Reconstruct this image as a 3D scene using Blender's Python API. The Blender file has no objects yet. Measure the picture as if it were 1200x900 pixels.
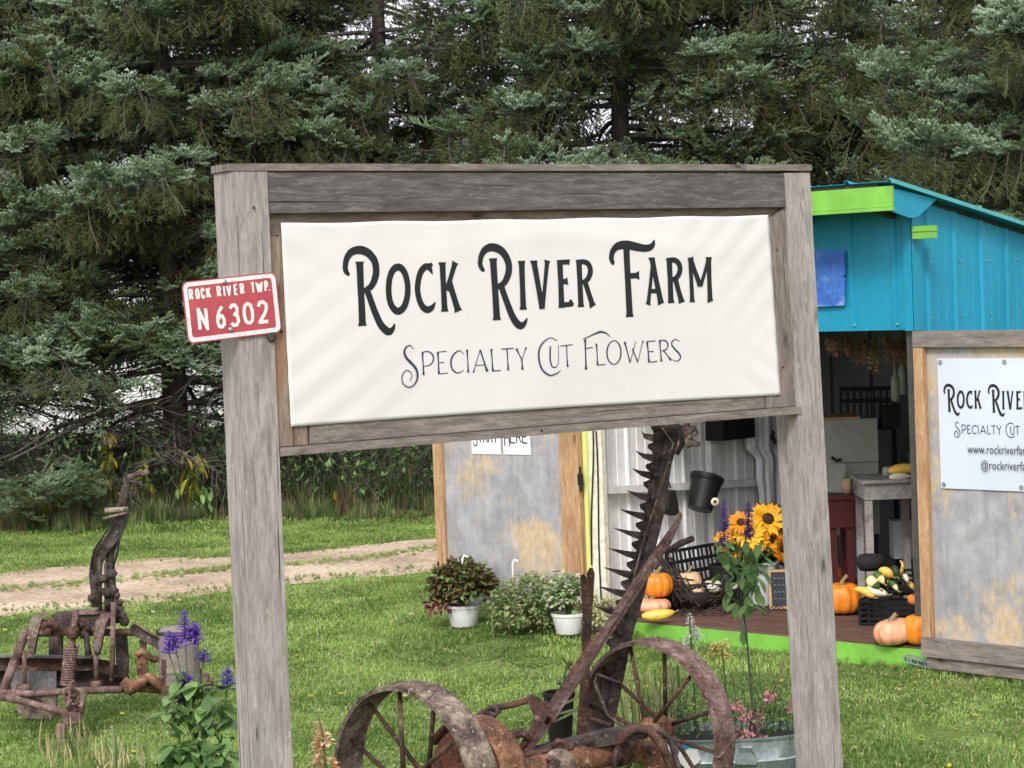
import bpy, bmesh, math, random
import numpy as np
from mathutils import Vector, Matrix, Euler, Quaternion
random.seed(7); RND = random.Random(11)
scene = bpy.context.scene
col = scene.collection
V = Vector
# ------------------------------------------------------------------ camera
FOC = 2570.0; PITCH = math.radians(2.32); ROLL = math.radians(2.2); CAM = V((0, 0, 2.35))
fwd = V((0, math.cos(PITCH), -math.sin(PITCH))); up0 = V((0, math.sin(PITCH), math.cos(PITCH)))
rgt = math.cos(ROLL)*V((1, 0, 0)) - math.sin(ROLL)*up0
upv = math.cos(ROLL)*up0 + math.sin(ROLL)*V((1, 0, 0))
cd = bpy.data.cameras.new('camera'); cam = bpy.data.objects.new('camera', cd); col.objects.link(cam)
cd.sensor_width = 36; cd.lens = FOC/1200*36; cd.clip_start = 0.1; cd.clip_end = 2000
cam.matrix_world = Matrix(((rgt.x, upv.x, -fwd.x, CAM.x), (rgt.y, upv.y, -fwd.y, CAM.y), (rgt.z, upv.z, -fwd.z, CAM.z), (0, 0, 0, 1)))
cd.dof.use_dof = False
scene.camera = cam
# ------------------------------------------------------------------ light
SUN_EL, SUN_AZ = math.radians(43), math.radians(192)      # compass-like: 0 = +Y, clockwise
w = bpy.data.worlds.new("World"); scene.world = w; w.use_nodes = True
nt = w.node_tree; nt.nodes.clear()
sky = nt.nodes.new('ShaderNodeTexSky'); sky.sky_type = 'NISHITA'; sky.sun_disc = False
sky.sun_elevation = SUN_EL; sky.sun_rotation = SUN_AZ; sky.air_density = 1.0; sky.dust_density = 4.0
hs = nt.nodes.new('ShaderNodeHueSaturation'); hs.inputs['Saturation'].default_value = 0.22; hs.inputs['Value'].default_value = 1.0
mixc = nt.nodes.new('ShaderNodeMix'); mixc.data_type = 'RGBA'; mixc.inputs[0].default_value = 0.55
mixc.inputs[7].default_value = (7.9, 7.75, 8.5, 1)            # thin overcast veil over the physical sky
bg = nt.nodes.new('ShaderNodeBackground'); bg.inputs['Strength'].default_value = 0.15
wo = nt.nodes.new('ShaderNodeOutputWorld')
nt.links.new(sky.outputs[0], hs.inputs['Color']); nt.links.new(hs.outputs[0], mixc.inputs[6])
nt.links.new(mixc.outputs[2], bg.inputs['Color']); nt.links.new(bg.outputs[0], wo.inputs[0])
sd = bpy.data.lights.new('sun', 'SUN'); sun = bpy.data.objects.new('sun', sd); col.objects.link(sun)
sd.energy = 1.7; sd.angle = math.radians(14); sd.color = (1.0, 0.94, 0.91)
sdir = V((math.sin(SUN_AZ)*math.cos(SUN_EL), math.cos(SUN_AZ)*math.cos(SUN_EL), math.sin(SUN_EL)))
sun.rotation_euler = sdir.to_track_quat('Z', 'Y').to_euler(); sun.location = (0, 0, 30)
scene.view_settings.view_transform = 'Standard'; scene.view_settings.look = 'None'
scene.view_settings.exposure = 0.64; scene.view_settings.gamma = 1.0
scene.cycles.max_bounces = 6; scene.cycles.diffuse_bounces = 3; scene.cycles.glossy_bounces = 2
scene.cycles.transmission_bounces = 2; scene.cycles.transparent_max_bounces = 6
# ------------------------------------------------------------------ geometry helpers
def ray(x, y): return fwd + rgt*((x-600)/FOC) - upv*((y-450)/FOC)
def at(x, y, Y):                       # the world point seen at (x, y) of the photograph at distance Y
    d = ray(x, y); return CAM + d*(Y/d.y)
def on_z(x, y, h): d = ray(x, y); return CAM + d*((h-CAM.z)/d.z)
def on_plane(x, y, A, n): d = ray(x, y); return CAM + d*((A-CAM).dot(n)/d.dot(n))
SA = math.radians(34); SGA = V((-0.98846, 7.85, 0)); SGD = V((math.cos(SA), math.sin(SA), 0)); SGN = V((math.sin(SA), -math.cos(SA), 0))
def SG(u, v, o=0.0): return SGA + SGD*u + SGN*o + V((0, 0, v))       # farm sign frame: along, height, towards viewer
SC = V((2.39, 12.95, 0)); SF = V((-.731, .682, 0)); SS = V((.682, .731, 0))
SHIFT = 0
def SH(a, b, z): return SC + SF*a + SS*b + V((0, 0, z))              # shed frame: along front to the left, depth, height
def sh_on(x, y, b=None, a=None):
    if b is not None: return on_plane(x, y, SC+SS*b, SS)
    return on_plane(x, y, SC+SF*a, SF)

ROOT = {}
def wloc(o):
    p = V((0, 0, 0))
    while o is not None: p = p + o.location; o = o.parent
    return p
def new_bm():
    bm = bmesh.new(); bm.loops.layers.uv.new('UVMap'); return bm
def obj(name, bm, mat, parent=None, smooth=False, origin=None, kind=None, label=None, cat=None, group=None, bevel=0):
    me = bpy.data.meshes.new(name)
    if bevel:
        bmesh.ops.bevel(bm, geom=[e for e in bm.edges if e.is_manifold and e.calc_face_angle(0) > 0.6], offset=bevel, segments=1, affect='EDGES', clamp_overlap=True)
    org = V(origin) if origin is not None else (wloc(parent) if parent else V((0, 0, 0)))
    if origin is None and parent is None and bm.verts:
        xs = [v.co for v in bm.verts]
        org = V((sum(c.x for c in xs)/len(xs), sum(c.y for c in xs)/len(xs), min(c.z for c in xs)))
    bmesh.ops.translate(bm, verts=bm.verts, vec=-org)
    if smooth:
        for f in bm.faces: f.smooth = True
    bm.to_mesh(me); bm.free()
    if smooth == 'auto': me.set_sharp_from_angle(angle=math.radians(40))
    if mat is not None:
        for m in (mat if isinstance(mat, (list, tuple)) else [mat]): me.materials.append(m)
    o = bpy.data.objects.new(name, me); col.objects.link(o)
    if parent is not None:
        o.parent = parent; o.location = org - wloc(parent)
    else: o.location = org
    if kind: o['kind'] = kind
    if label: o['label'] = label
    if cat: o['category'] = cat
    if group: o['group'] = group
    return o
def thing(name, label, cat, loc, group=None):
    o = bpy.data.objects.new(name, None); col.objects.link(o); o.location = loc; o.empty_display_size = 0.1
    o['label'] = label; o['category'] = cat
    if group: o['group'] = group
    return o
def face(bm, vs, uvs=None, mi=0):
    try: f = bm.faces.new(vs)
    except ValueError: return None
    f.material_index = mi
    if uvs:
        l = bm.loops.layers.uv.active
        for lp, q in zip(f.loops, uvs): lp[l].uv = q
    return f
def hexa(bm, P, mi=0):
    """P: 8 points, bottom ring 0-3, top ring 4-7 (matching). UV in metres with U along the longest edge."""
    vs = [bm.verts.new(p) for p in P]
    ox, oy = RND.random()*20, RND.random()*20
    L = [(P[1]-P[0]).length, (P[3]-P[0]).length, (P[4]-P[0]).length]; big = L.index(max(L))
    for k, (a, b, c, d) in enumerate(((3, 2, 1, 0), (4, 5, 6, 7), (0, 1, 5, 4), (1, 2, 6, 5), (2, 3, 7, 6), (3, 0, 4, 7))):
        e1 = (P[b]-P[a]).length; e2 = (P[d]-P[a]).length
        ax1 = (P[b]-P[a]); 
        main = (P[1]-P[0], P[3]-P[0], P[4]-P[0])[big]
        al = abs(ax1.normalized().dot(main.normalized())) if ax1.length > 1e-6 and main.length > 1e-6 else 1
        o2 = oy+k*1.37
        if al > .7: uv = [(ox, o2), (ox+e1, o2), (ox+e1, o2+e2), (ox, o2+e2)]
        else: uv = [(ox, o2), (ox, o2+e1), (ox+e2, o2+e1), (ox+e2, o2)]
        face(bm, [vs[a], vs[b], vs[c], vs[d]], uv, mi)
    return vs
def box(bm, p, x, y, z, mi=0):
    p = V(p); x = V(x); y = V(y); z = V(z)
    return hexa(bm, [p, p+x, p+x+y, p+y, p+z, p+x+z, p+x+y+z, p+y+z], mi)
def sgbox(bm, u0, u1, v0, v1, o0, o1): return box(bm, SG(u0, v0, o0), SGD*(u1-u0), SGN*(o1-o0), V((0, 0, v1-v0)))
def shbox(bm, a0, a1, b0, b1, z0, z1): return box(bm, SH(a0, b0, z0), SF*(a1-a0), SS*(b1-b0), V((0, 0, z1-z0)))
def perp(d):
    d = V(d).normalized(); a = V((0, 0, 1)) if abs(d.z) < .9 else V((1, 0, 0))
    x = d.cross(a).normalized(); return x, d.cross(x).normalized()
def tube(bm, pts, r, n=8, cap=True, mi=0, flat=1.0, ref=None):
    pts = [V(p) for p in pts]; rs = r if isinstance(r, (list, tuple)) else [r]*len(pts)
    rings = []; X = None; acc = 0; lens = [0]
    for i in range(1, len(pts)): acc += (pts[i]-pts[i-1]).length; lens.append(acc)
    for i, p in enumerate(pts):
        d = (pts[min(i+1, len(pts)-1)]-pts[max(i-1, 0)])
        if d.length < 1e-9: d = V((0, 0, 1))
        d.normalize()
        if X is None: X = V(ref) if ref is not None else perp(d)[0]
        X = (X - d*X.dot(d))
        if X.length < 1e-6: X = perp(d)[0]
        X.normalize(); Y = d.cross(X)
        rings.append([bm.verts.new(p + X*math.cos(2*math.pi*k/n)*rs[i] + Y*math.sin(2*math.pi*k/n)*rs[i]*flat) for k in range(n)])
    o = RND.random()*9
    for i in range(len(rings)-1):
        for k in range(n):
            c = 2*math.pi*max(rs[i], .002)/n
            face(bm, [rings[i][k], rings[i][(k+1) % n], rings[i+1][(k+1) % n], rings[i+1][k]],
                 [(o+lens[i], o+k*c), (o+lens[i], o+(k+1)*c), (o+lens[i+1], o+(k+1)*c), (o+lens[i+1], o+k*c)], mi)
    if cap and n > 2:
        face(bm, list(reversed(rings[0])), None, mi); face(bm, rings[-1], None, mi)
def bar(bm, p0, p1, w, t, side=None, mi=0):
    """flat bar: w across (along side), t thick"""
    p0 = V(p0); p1 = V(p1); d = (p1-p0); s = V(side) if side is not None else perp(d)[0]
    s = (s - d.normalized()*s.dot(d.normalized())).normalized(); u = d.normalized().cross(s)
    box(bm, p0 - s*w/2 - u*t/2, d, s*w, u*t, mi)
def lathe(bm, base, prof, n=24, axis=(0, 0, 1), ribs=0, ribd=0.0, mi=0, squash=1.0, cap=False, ph=0.0):
    ax = V(axis).normalized(); x, y = perp(ax); base = V(base); rings = []
    for (r, h) in prof:
        ring = []
        for k in range(n):
            a = 2*math.pi*k/n
            rr = r*(1 - ribd*(1-abs(math.cos(ribs*a/2+ph)))**2) if ribs else r
            ring.append(bm.verts.new(base + ax*h + x*math.cos(a)*rr + y*math.sin(a)*rr*squash))
        rings.append(ring)
    for i in range(len(rings)-1):
        for k in range(n):
            face(bm, [rings[i][k], rings[i][(k+1) % n], rings[i+1][(k+1) % n], rings[i+1][k]], [(k/n, i/len(rings)), ((k+1)/n, i/len(rings)), ((k+1)/n, (i+1)/len(rings)), (k/n, (i+1)/len(rings))], mi)
    if cap: face(bm, list(reversed(rings[0])), None, mi); face(bm, rings[-1], None, mi)
def prism(bm, pts, thick, mi=0):
    """pts: planar polygon in world space, thick: vector"""
    a = [bm.verts.new(V(p)) for p in pts]; t = V(thick); b = [bm.verts.new(V(p)+t) for p in pts]
    n = len(pts); l = [( (V(p)-V(pts[0])).length, p[2]) for p in pts]
    face(bm, a, l, mi); face(bm, list(reversed(b)), list(reversed(l)), mi)
    for i in range(n):
        j = (i+1) % n; e = (V(pts[j])-V(pts[i])).length
        face(bm, [a[i], b[i], b[j], a[j]], [(0, 0), (0, t.length), (e, t.length), (e, 0)], mi)
def pxprism(bm, px, Y, th=.02, mi=0):
    prism(bm, [at(p[0], p[1], p[2] if len(p) > 2 else Y) for p in px], V((0, th, 0)), mi)
def mobj(name, verts, faces, mat, parent=None, **k):
    bm = new_bm(); vs = [bm.verts.new(v) for v in verts]
    for f in faces: face(bm, [vs[i] for i in f])
    return obj(name, bm, mat, parent, **k)
# ------------------------------------------------------------------ materials
def mat(name, base=(.5, .5, .5), rough=.7, metal=0.0, spec=.3):
    m = bpy.data.materials.new(name); m.use_nodes = True
    b = m.node_tree.nodes['Principled BSDF']; b.inputs['Base Color'].default_value = (*base, 1)
    b.inputs['Roughness'].default_value = rough; b.inputs['Metallic'].default_value = metal
    b.inputs['Specular IOR Level'].default_value = spec
    return m
class N:
    def __init__(s, m): s.t = m.node_tree; s.b = s.t.nodes['Principled BSDF']; s.o = s.t.nodes['Material Output']
    def n(s, ty, **k):
        x = s.t.nodes.new(ty)
        for a, v in k.items(): setattr(x, a, v)
        return x
    def l(s, a, b): s.t.links.new(a, b)
    def coord(s, kind='Object', scale=(1, 1, 1), rnd=True):
        tc = s.n('ShaderNodeTexCoord'); mp = s.n('ShaderNodeMapping'); mp.inputs['Scale'].default_value = scale
        if kind == 'Geo':
            g = s.n('ShaderNodeNewGeometry'); s.l(g.outputs['Position'], mp.inputs[0])
        else: s.l(tc.outputs[kind], mp.inputs[0])
        return mp.outputs[0]
    def noise(s, vec, scale=5, detail=4, rough=.55, dist=0.0):
        x = s.n('ShaderNodeTexNoise'); x.inputs['Scale'].default_value = scale; x.inputs['Detail'].default_value = detail
        x.inputs['Roughness'].default_value = rough; x.inputs['Distortion'].default_value = dist; s.l(vec, x.inputs['Vector']); return x.outputs['Fac']
    def ramp(s, f, stops, interp='LINEAR'):
        r = s.n('ShaderNodeValToRGB'); r.color_ramp.interpolation = interp; e = r.color_ramp.elements
        while len(e) < len(stops): e.new(.5)
        for q, (p, c) in zip(e, stops): q.position = p; q.color = (*c, 1) if len(c) == 3 else c
        s.l(f, r.inputs[0]); return r.outputs[0]
    def mix(s, f, a, b, mode='MIX'):
        x = s.n('ShaderNodeMix', data_type='RGBA', blend_type=mode)
        for i, v in ((0, f), (6, a), (7, b)):
            if isinstance(v, (int, float)): x.inputs[i].default_value = v
            elif isinstance(v, tuple): x.inputs[i].default_value = (*v, 1)
            else: s.l(v, x.inputs[i])
        return x.outputs[2]
    def bump(s, h, strength=.3, dist=.002):
        b = s.n('ShaderNodeBump'); b.inputs['Strength'].default_value = strength; b.inputs['Distance'].default_value = dist
        s.l(h, b.inputs['Height']); s.l(b.outputs[0], s.b.inputs['Normal'])
    def color(s, c): s.l(c, s.b.inputs['Base Color'])
def wood(name, dark, mid, light, knots=.9, stain=None, rough=.85, bumps=.5, streak=1.0):
    m = mat(name, rough=rough, spec=.15); k = N(m)
    g = k.noise(k.coord('UV', (3, 22, 1)), 2.2, 7, .65, .8); f = k.noise(k.coord('UV', (9, 230, 1)), 2, 4, .65)
    big = k.noise(k.coord('UV', (1, 3, 1)), 2.5, 3)
    c = k.ramp(g, [(.25, dark), (.5, mid), (.75, light)])
    c = k.mix(k.ramp(f, [(.36, (.45*streak+.0,)*3 if streak < 1 else (.55,)*3), (.5, (1, 1, 1))]), c, c, 'MIX')
    c = k.mix(1.0, c, k.ramp(f, [(.3, (.5, .475, .455)), (.52, (1.04, 1.04, 1.04))]), 'MULTIPLY')
    c = k.mix(1.0, c, k.ramp(big, [(.3, (.78, .77, .76)), (.65, (1.08, 1.07, 1.06))]), 'MULTIPLY')
    sp = k.noise(k.coord('UV', (14, 30, 1)), 1.5, 4, .7); c = k.mix(k.ramp(sp, [(.6, (0, 0, 0)), (.72, (.5, .5, .5))]), c, tuple(min(1, x*1.35) for x in light))
    if stain: c = k.mix(k.ramp(k.noise(k.coord('UV', (1.3, 7, 1)), 1.6, 3), [(.52, (0, 0, 0)), (.72, (1, 1, 1))]), c, stain)
    vo = k.n('ShaderNodeTexVoronoi'); vo.inputs['Scale'].default_value = 1.0; k.l(k.coord('UV', (3.2, 8, 1)), vo.inputs['Vector'])
    kn = k.ramp(vo.outputs['Distance'], [(.05, (1, 1, 1)), (.1, (.4, .4, .4)), (.2, (0, 0, 0))])
    kf = k.n('ShaderNodeMath', operation='MULTIPLY'); kf.inputs[1].default_value = knots; k.l(kn, kf.inputs[0])
    c = k.mix(kf.outputs[0], c, tuple(x*.35 for x in dark))
    # split checks: rare thin dark cracks along the grain
    ck = k.noise(k.coord('UV', (.8, 60, 1)), 1.4, 2, .4); cr = k.ramp(ck, [(.29, (1, 1, 1)), (.325, (0, 0, 0))])
    c = k.mix(cr, c, tuple(x*.4 for x in dark))
    k.color(c)
    h = k.mix(.5, g, f); k.bump(h, bumps, .004)
    return m
def mottled(name, cols, scale=6, rough=.7, metal=0, bumpd=.002, coord='Object', stretch=(1, 1, 1), det=5, fine=None, spec=.3):
    m = mat(name, rough=rough, metal=metal, spec=spec); k = N(m); v = k.coord(coord, stretch)
    f = k.noise(v, scale, det, .6); n = len(cols)
    c = k.ramp(f, [(.28 + .44*i/(n-1), q) for i, q in enumerate(cols)])
    f2 = k.noise(v, scale*7, 3)
    c = k.mix(1.0, c, k.ramp(f2, [(.3, (.72, .72, .72)), (.6, (1.08, 1.08, 1.08))]), 'MULTIPLY')
    k.color(c); k.bump(f2, .5, bumpd); return m
M = {}
M['post'] = wood('weathered_post_wood', (.17, .155, .145), (.31, .285, .268), (.43, .4, .378), .9)
M['beam'] = wood('dark_weathered_wood', (.055, .05, .05), (.11, .1, .098), (.2, .185, .18), .3)
M['board'] = wood('grey_brown_board', (.1, .083, .075), (.2, .17, .15), (.32, .28, .25), .9)
M['brownboard'] = wood('brown_stained_board', (.13, .09, .065), (.24, .185, .145), (.34, .285, .24), .9, stain=(.26, .14, .07))
M['fir'] = wood('fir_wood', (.3, .15, .07), (.45, .28, .15), (.55, .4, .26), .8)
M['greyrail'] = wood('grey_rail_wood', (.12, .1, .09), (.22, .19, .17), (.32, .28, .26), .5)
M['deck'] = wood('brown_red_deck_wood', (.07, .04, .032), (.13, .075, .06), (.2, .13, .11), .3)
M['cream'] = mottled('cream_paint', [(.62, .58, .42), (.72, .69, .55), (.76, .73, .6)], 3, .6)
M['yellowgreen'] = mat('yellow_green_paint', (.62, .66, .2), .6)
def ply():
    m = mat('worn_plywood', rough=.75, spec=.25); k = N(m)
    v = k.coord('Geo'); v2 = k.coord('Geo', (14, 14, 1.2)); v3 = k.coord('Geo', (9, 9, 5))
    a = k.noise(v2, 2, 5, .6); b = k.noise(v, 7, 6, .65)
    c = k.ramp(b, [(.3, (.23, .23, .24)), (.55, (.33, .33, .335)), (.75, (.42, .42, .41))])
    c = k.mix(1.0, c, k.ramp(a, [(.3, (.86, .86, .87)), (.6, (1.03, 1.03, 1.03))]), 'MULTIPLY')
    pz = k.noise(v, 1.9, 2, .5); pf = k.noise(v3, 2.2, 6, .75); pm = k.mix(.42, pz, pf)
    tan = k.ramp(k.noise(v3, 3, 5), [(.3, (.42, .3, .17)), (.7, (.6, .47, .28))])
    c = k.mix(k.ramp(pm, [(.525, (0, 0, 0)), (.56, (.45, .45, .45)), (.62, (.85, .85, .85))]), c, tan)
    sp = k.noise(v, 70, 2); c = k.mix(k.ramp(sp, [(.68, (0, 0, 0)), (.73, (.45, .45, .45))]), c, (.55, .54, .52))
    k.color(c); k.bump(k.mix(.5, a, b), .2, .002); return m
M['ply'] = ply()
def vinyl(name, base):
    m = mat(name, base, .42, spec=.4); k = N(m); v = k.coord('Geo')
    f = k.noise(v, 1.6, 4); g = k.noise(v, 60, 2)
    c = k.mix(1.0, base, k.ramp(f, [(.3, (.93, .92, .9)), (.7, (1, 1, 1))]), 'MULTIPLY')
    c = k.mix(k.ramp(g, [(.7, (0, 0, 0)), (.76, (.25, .25, .25))]), c, (.4, .38, .34)); k.color(c)
    return m
M['banner'] = vinyl('banner_vinyl', (.635, .62, .61)); M['banner2'] = vinyl('blue_white_vinyl', (.56, .61, .7))
M['ink'] = mat('black_ink', (.012, .012, .014), .5); M['ink2'] = mat('blue_black_ink', (.03, .03, .07), .5)
def redp():
    m = mat('red_plate', rough=.45, spec=.4); k = N(m); v = k.coord('Geo')
    c = k.ramp(k.noise(v, 9, 4), [(.3, (.34, .04, .055)), (.7, (.43, .075, .085))]); k.color(c); return m
M['red'] = redp(); M['refl'] = mottled('white_plate_paint', [(.66, .63, .63), (.74, .72, .72)], 12, .4); M['redletter'] = mat('cream_letter_paint', (.72, .69, .65), .4)
def painted(name, c, rough=.42, dirt=.25, sc=2.5):
    m = mat(name, c, rough, spec=.4); k = N(m)
    f = k.noise(k.coord('Geo', (1, 1, .35)), sc, 5); g = k.noise(k.coord('Geo'), 26, 3)
    q = k.mix(1.0, tuple(c), k.ramp(f, [(.25, (1-dirt,)*3), (.7, (1.05, 1.05, 1.05))]), 'MULTIPLY')
    q = k.mix(1.0, q, k.ramp(g, [(.3, (.9, .9, .9)), (.6, (1.02, 1.02, 1.02))]), 'MULTIPLY')
    k.color(q); r = k.ramp(f, [(.3, (rough+.2,)*3), (.7, (rough-.05,)*3)]); k.l(r, k.b.inputs['Roughness']); return m
M['teal'] = painted('teal_sheet_metal', (.003, .25, .39), .5, .22); M['tealtrim'] = painted('pale_teal_trim', (.06, .36, .38), .35)
M['lime'] = painted('lime_paint', (.19, .47, .06), .45, .3, 5)
M['blueboard'] = mottled('faded_blue_board', [(.02, .075, .32), (.05, .16, .5), (.3, .38, .55)], 5, .7)
M['whitemetal'] = painted('white_sheet_metal', (.86, .86, .85), .5, .05); M['greywall'] = painted('grey_green_wall', (.2, .22, .22), .7, .35)
M['whitewood'] = painted('white_painted_wood', (.8, .8, .78), .6, .25, 8)
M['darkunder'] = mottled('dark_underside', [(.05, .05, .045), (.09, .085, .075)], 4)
RUST = dict(
    rust=[(.022, .014, .013), (.05, .03, .025), (.1, .05, .035), (.19, .12, .09)],
    rustpink=[(.05, .03, .028), (.11, .065, .055), (.19, .125, .11), (.3, .23, .2)],
    rustorange=[(.04, .02, .014), (.1, .05, .03), (.2, .1, .055), (.3, .19, .125)],
    rustred=[(.06, .025, .018), (.14, .055, .035), (.24, .1, .065)],
    rustdark=[(.018, .014, .013), (.042, .033, .03), (.08, .06, .054), (.14, .12, .108)],
    rustgrey=[(.04, .028, .024), (.095, .068, .056), (.2, .16, .125), (.34, .3, .225)],
    greysteel=[(.08, .08, .08), (.14, .14, .145), (.2, .19, .18)])
def rusty(name, cols):
    m = mat(name, rough=.8, metal=.1, spec=.25); k = N(m); v = k.coord('Geo'); f = k.noise(v, 11, 8, .68, .3); n = len(cols)
    c = k.ramp(f, [(.3 + .4*i/(n-1), q) for i, q in enumerate(cols)])
    g = k.noise(v, 75, 5, .7); c = k.mix(1.0, c, k.ramp(g, [(.34, (.45, .43, .42)), (.5, (1, 1, 1)), (.68, (1.35, 1.3, 1.25))]), 'MULTIPLY')
    h = k.noise(v, 34, 4, .6); c = k.mix(k.ramp(h, [(.62, (0, 0, 0)), (.68, (.7, .7, .7))]), c, tuple(min(.5, x*1.25+.02) for x in cols[-1]))
    k.color(c); k.bump(k.mix(.4, g, h), .9, .005); return m
for nme, cs in RUST.items(): M[nme] = rusty(nme, cs)
M['galv'] = mottled('galvanised_steel', [(.2, .26, .26), (.3, .36, .36), (.42, .47, .46)], 9, .42, .6, .0006)
M['black'] = mat('black_plastic', (.012, .012, .013), .45); M['darkfab'] = mat('dark_fabric', (.02, .019, .018), .9)
M['whiteplastic'] = painted('white_plastic', (.74, .74, .72), .4, .12, 9); M['greyplastic'] = painted('pale_grey_plastic', (.5, .53, .55), .5, .15)
M['shirt'] = painted('white_cotton', (.8, .81, .85), .9, .1, 8); M['coolgrey'] = painted('grey_green_enamel', (.34, .37, .32), .4, .2, 3)
M['redwood'] = painted('dark_red_paint', (.07, .007, .009), .45, .3, 6); M['chipped'] = mottled('chipped_grey_paint', [(.12, .09, .08), (.35, .32, .3), (.42, .4, .38)], 7, .8)
M['chalk'] = mottled('chalkboard', [(.018, .024, .028), (.035, .045, .05)], 8, .7); M['paper'] = mat('white_paper', (.72, .74, .79), .7)
M['tan'] = mat('tan_cardboard', (.42, .3, .19), .8); M['black2'] = mottled('dark_twig', [(.02, .014, .012), (.06, .045, .035)], 20)
def pump(name, cols, sc=3): return mottled(name, cols, sc, .42, 0, .0006, det=3, spec=.4)
M['pumpkin'] = pump('orange_pumpkin_skin', [(.72, .17, .012), (.82, .24, .02), (.85, .3, .03)])
M['pumpkinpink'] = pump('pink_pumpkin_skin', [(.72, .27, .14), (.8, .36, .2), (.78, .42, .27)])
M['squash'] = pump('yellow_squash_skin', [(.75, .4, .05), (.82, .52, .1)]); M['tansquash'] = pump('tan_squash_skin', [(.6, .42, .22), (.7, .52, .3)])
M['creamsquash'] = pump('cream_squash_skin', [(.72, .64, .46), (.8, .74, .58)]); M['stem'] = mat('dry_stem', (.22, .19, .09), .85)
def striped():
    m = mat('striped_gourd_skin', rough=.45); k = N(m); tc = k.n('ShaderNodeTexCoord'); mp = k.n('ShaderNodeMapping'); mp.inputs['Scale'].default_value = (10, .6, 1)
    k.l(tc.outputs['UV'], mp.inputs[0]); f = k.n('ShaderNodeTexWave'); f.inputs['Scale'].default_value = .3; f.inputs['Distortion'].default_value = 2.0; k.l(mp.outputs[0], f.inputs['Vector'])
    c = k.ramp(f.outputs['Fac'], [(.35, (.05, .12, .03)), (.55, (.75, .6, .18)), (.8, (.8, .72, .4))]); k.color(c); return m
M['stripe'] = striped()
def leafm(name, c1, c2, sc=8, rough=.55, trans=.25, bumps=True, cw=.0):
    m = mat(name, rough=rough, spec=.3); k = N(m); oi = k.n('ShaderNodeObjectInfo'); g = k.noise(k.coord('Geo'), sc, 3)
    ad = k.n('ShaderNodeMath', operation='ADD'); k.l(g, ad.inputs[0]); mm = k.n('ShaderNodeMath', operation='MULTIPLY_ADD'); mm.inputs[1].default_value = .5; mm.inputs[2].default_value = -.25
    k.l(oi.outputs['Random'], mm.inputs[0]); k.l(mm.outputs[0], ad.inputs[1])
    c = k.ramp(ad.outputs[0], [(.3, c1), (.7, c2)]); k.color(c)
    tr = k.n('ShaderNodeBsdfTranslucent'); k.l(c, tr.inputs['Color']); ms = k.n('ShaderNodeMixShader'); ms.inputs[0].default_value = trans
    k.l(k.b.outputs[0], ms.inputs[1]); k.l(tr.outputs[0], ms.inputs[2]); k.l(ms.outputs[0], k.o.inputs['Surface']); return m
M['leaf'] = leafm('green_leaf', (.07, .14, .04), (.19, .32, .1), 14); M['leafdark'] = leafm('dark_green_leaf', (.02, .05, .018), (.06, .13, .04), 14)
M['leafvar'] = leafm('variegated_leaf', (.09, .12, .035), (.42, .42, .2), 60); M['coleus'] = leafm('coleus_leaf', (.07, .025, .022), (.13, .11, .035), 9)
M['leafred'] = leafm('maroon_leaf', (.1, .015, .03), (.25, .05, .08), 20); M['leafyellow'] = leafm('yellow_green_leaf', (.3, .3, .03), (.62, .52, .04), 12)
M['ivy'] = leafm('pale_variegated_leaf', (.1, .16, .05), (.42, .46, .3), 60)
M['purple'] = leafm('purple_petal', (.07, .03, .25), (.2, .09, .5), 60, trans=.2); M['white_fl'] = leafm('white_petal', (.7, .72, .6), (.8, .8, .74), 30, trans=.2)
M['yellow_fl'] = leafm('pale_yellow_petal', (.75, .66, .2), (.85, .8, .42), 30, trans=.2); M['peach'] = leafm('peach_petal', (.75, .4, .2), (.85, .65, .42), 30, trans=.2)
M['pink_fl'] = leafm('pink_petal', (.5, .2, .24), (.72, .45, .48), 30, trans=.2); M['sun_fl'] = leafm('sunflower_petal', (.78, .3, .01), (.88, .5, .02), 18, trans=.2)
M['sun_c'] = mottled('sunflower_disc', [(.02, .01, .005), (.09, .04, .012)], 60, .9); M['stemg'] = mat('green_stem', (.06, .12, .03), .6); M['stemd'] = mat('dark_stem', (.05, .055, .06), .6)
M['dry'] = leafm('dried_flower', (.25, .12, .08), (.5, .3, .2), 20); M['twig'] = mottled('grey_twig_bark', [(.04, .033, .028), (.11, .095, .08), (.2, .18, .155)], 14, .9)
M['bark'] = mottled('spruce_bark', [(.03, .024, .02), (.075, .06, .05), (.14, .12, .1)], 9, .95, 0, .03, stretch=(1, 1, .4))
M['bushbrown'] = leafm('brown_weed', (.07, .05, .025), (.17, .12, .06), 5)
def spruce(name, stops):
    m = mat(name, rough=.6, spec=.25); k = N(m); oi = k.n('ShaderNodeObjectInfo'); g = k.noise(k.coord('Geo'), .55, 2)
    ad = k.n('ShaderNodeMath', operation='MULTIPLY_ADD'); ad.inputs[1].default_value = .55; k.l(oi.outputs['Random'], ad.inputs[0]); 
    sb = k.n('ShaderNodeMath', operation='MULTIPLY_ADD'); sb.inputs[1].default_value = .9; sb.inputs[2].default_value = -.22; k.l(g, sb.inputs[0]); k.l(sb.outputs[0], ad.inputs[2])
    c = k.ramp(ad.outputs[0], stops); k.color(c)
    tr = k.n('ShaderNodeBsdfTranslucent'); k.l(c, tr.inputs['Color']); ms = k.n('ShaderNodeMixShader'); ms.inputs[0].default_value = .3
    k.l(k.b.outputs[0], ms.inputs[1]); k.l(tr.outputs[0], ms.inputs[2]); k.l(ms.outputs[0], k.o.inputs['Surface']); return m
M['needle'] = spruce('blue_green_needles', [(.08, (.15, .15, .04)), (.3, (.14, .19, .075)), (.55, (.28, .4, .24)), (.85, (.5, .62, .46))])
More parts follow.
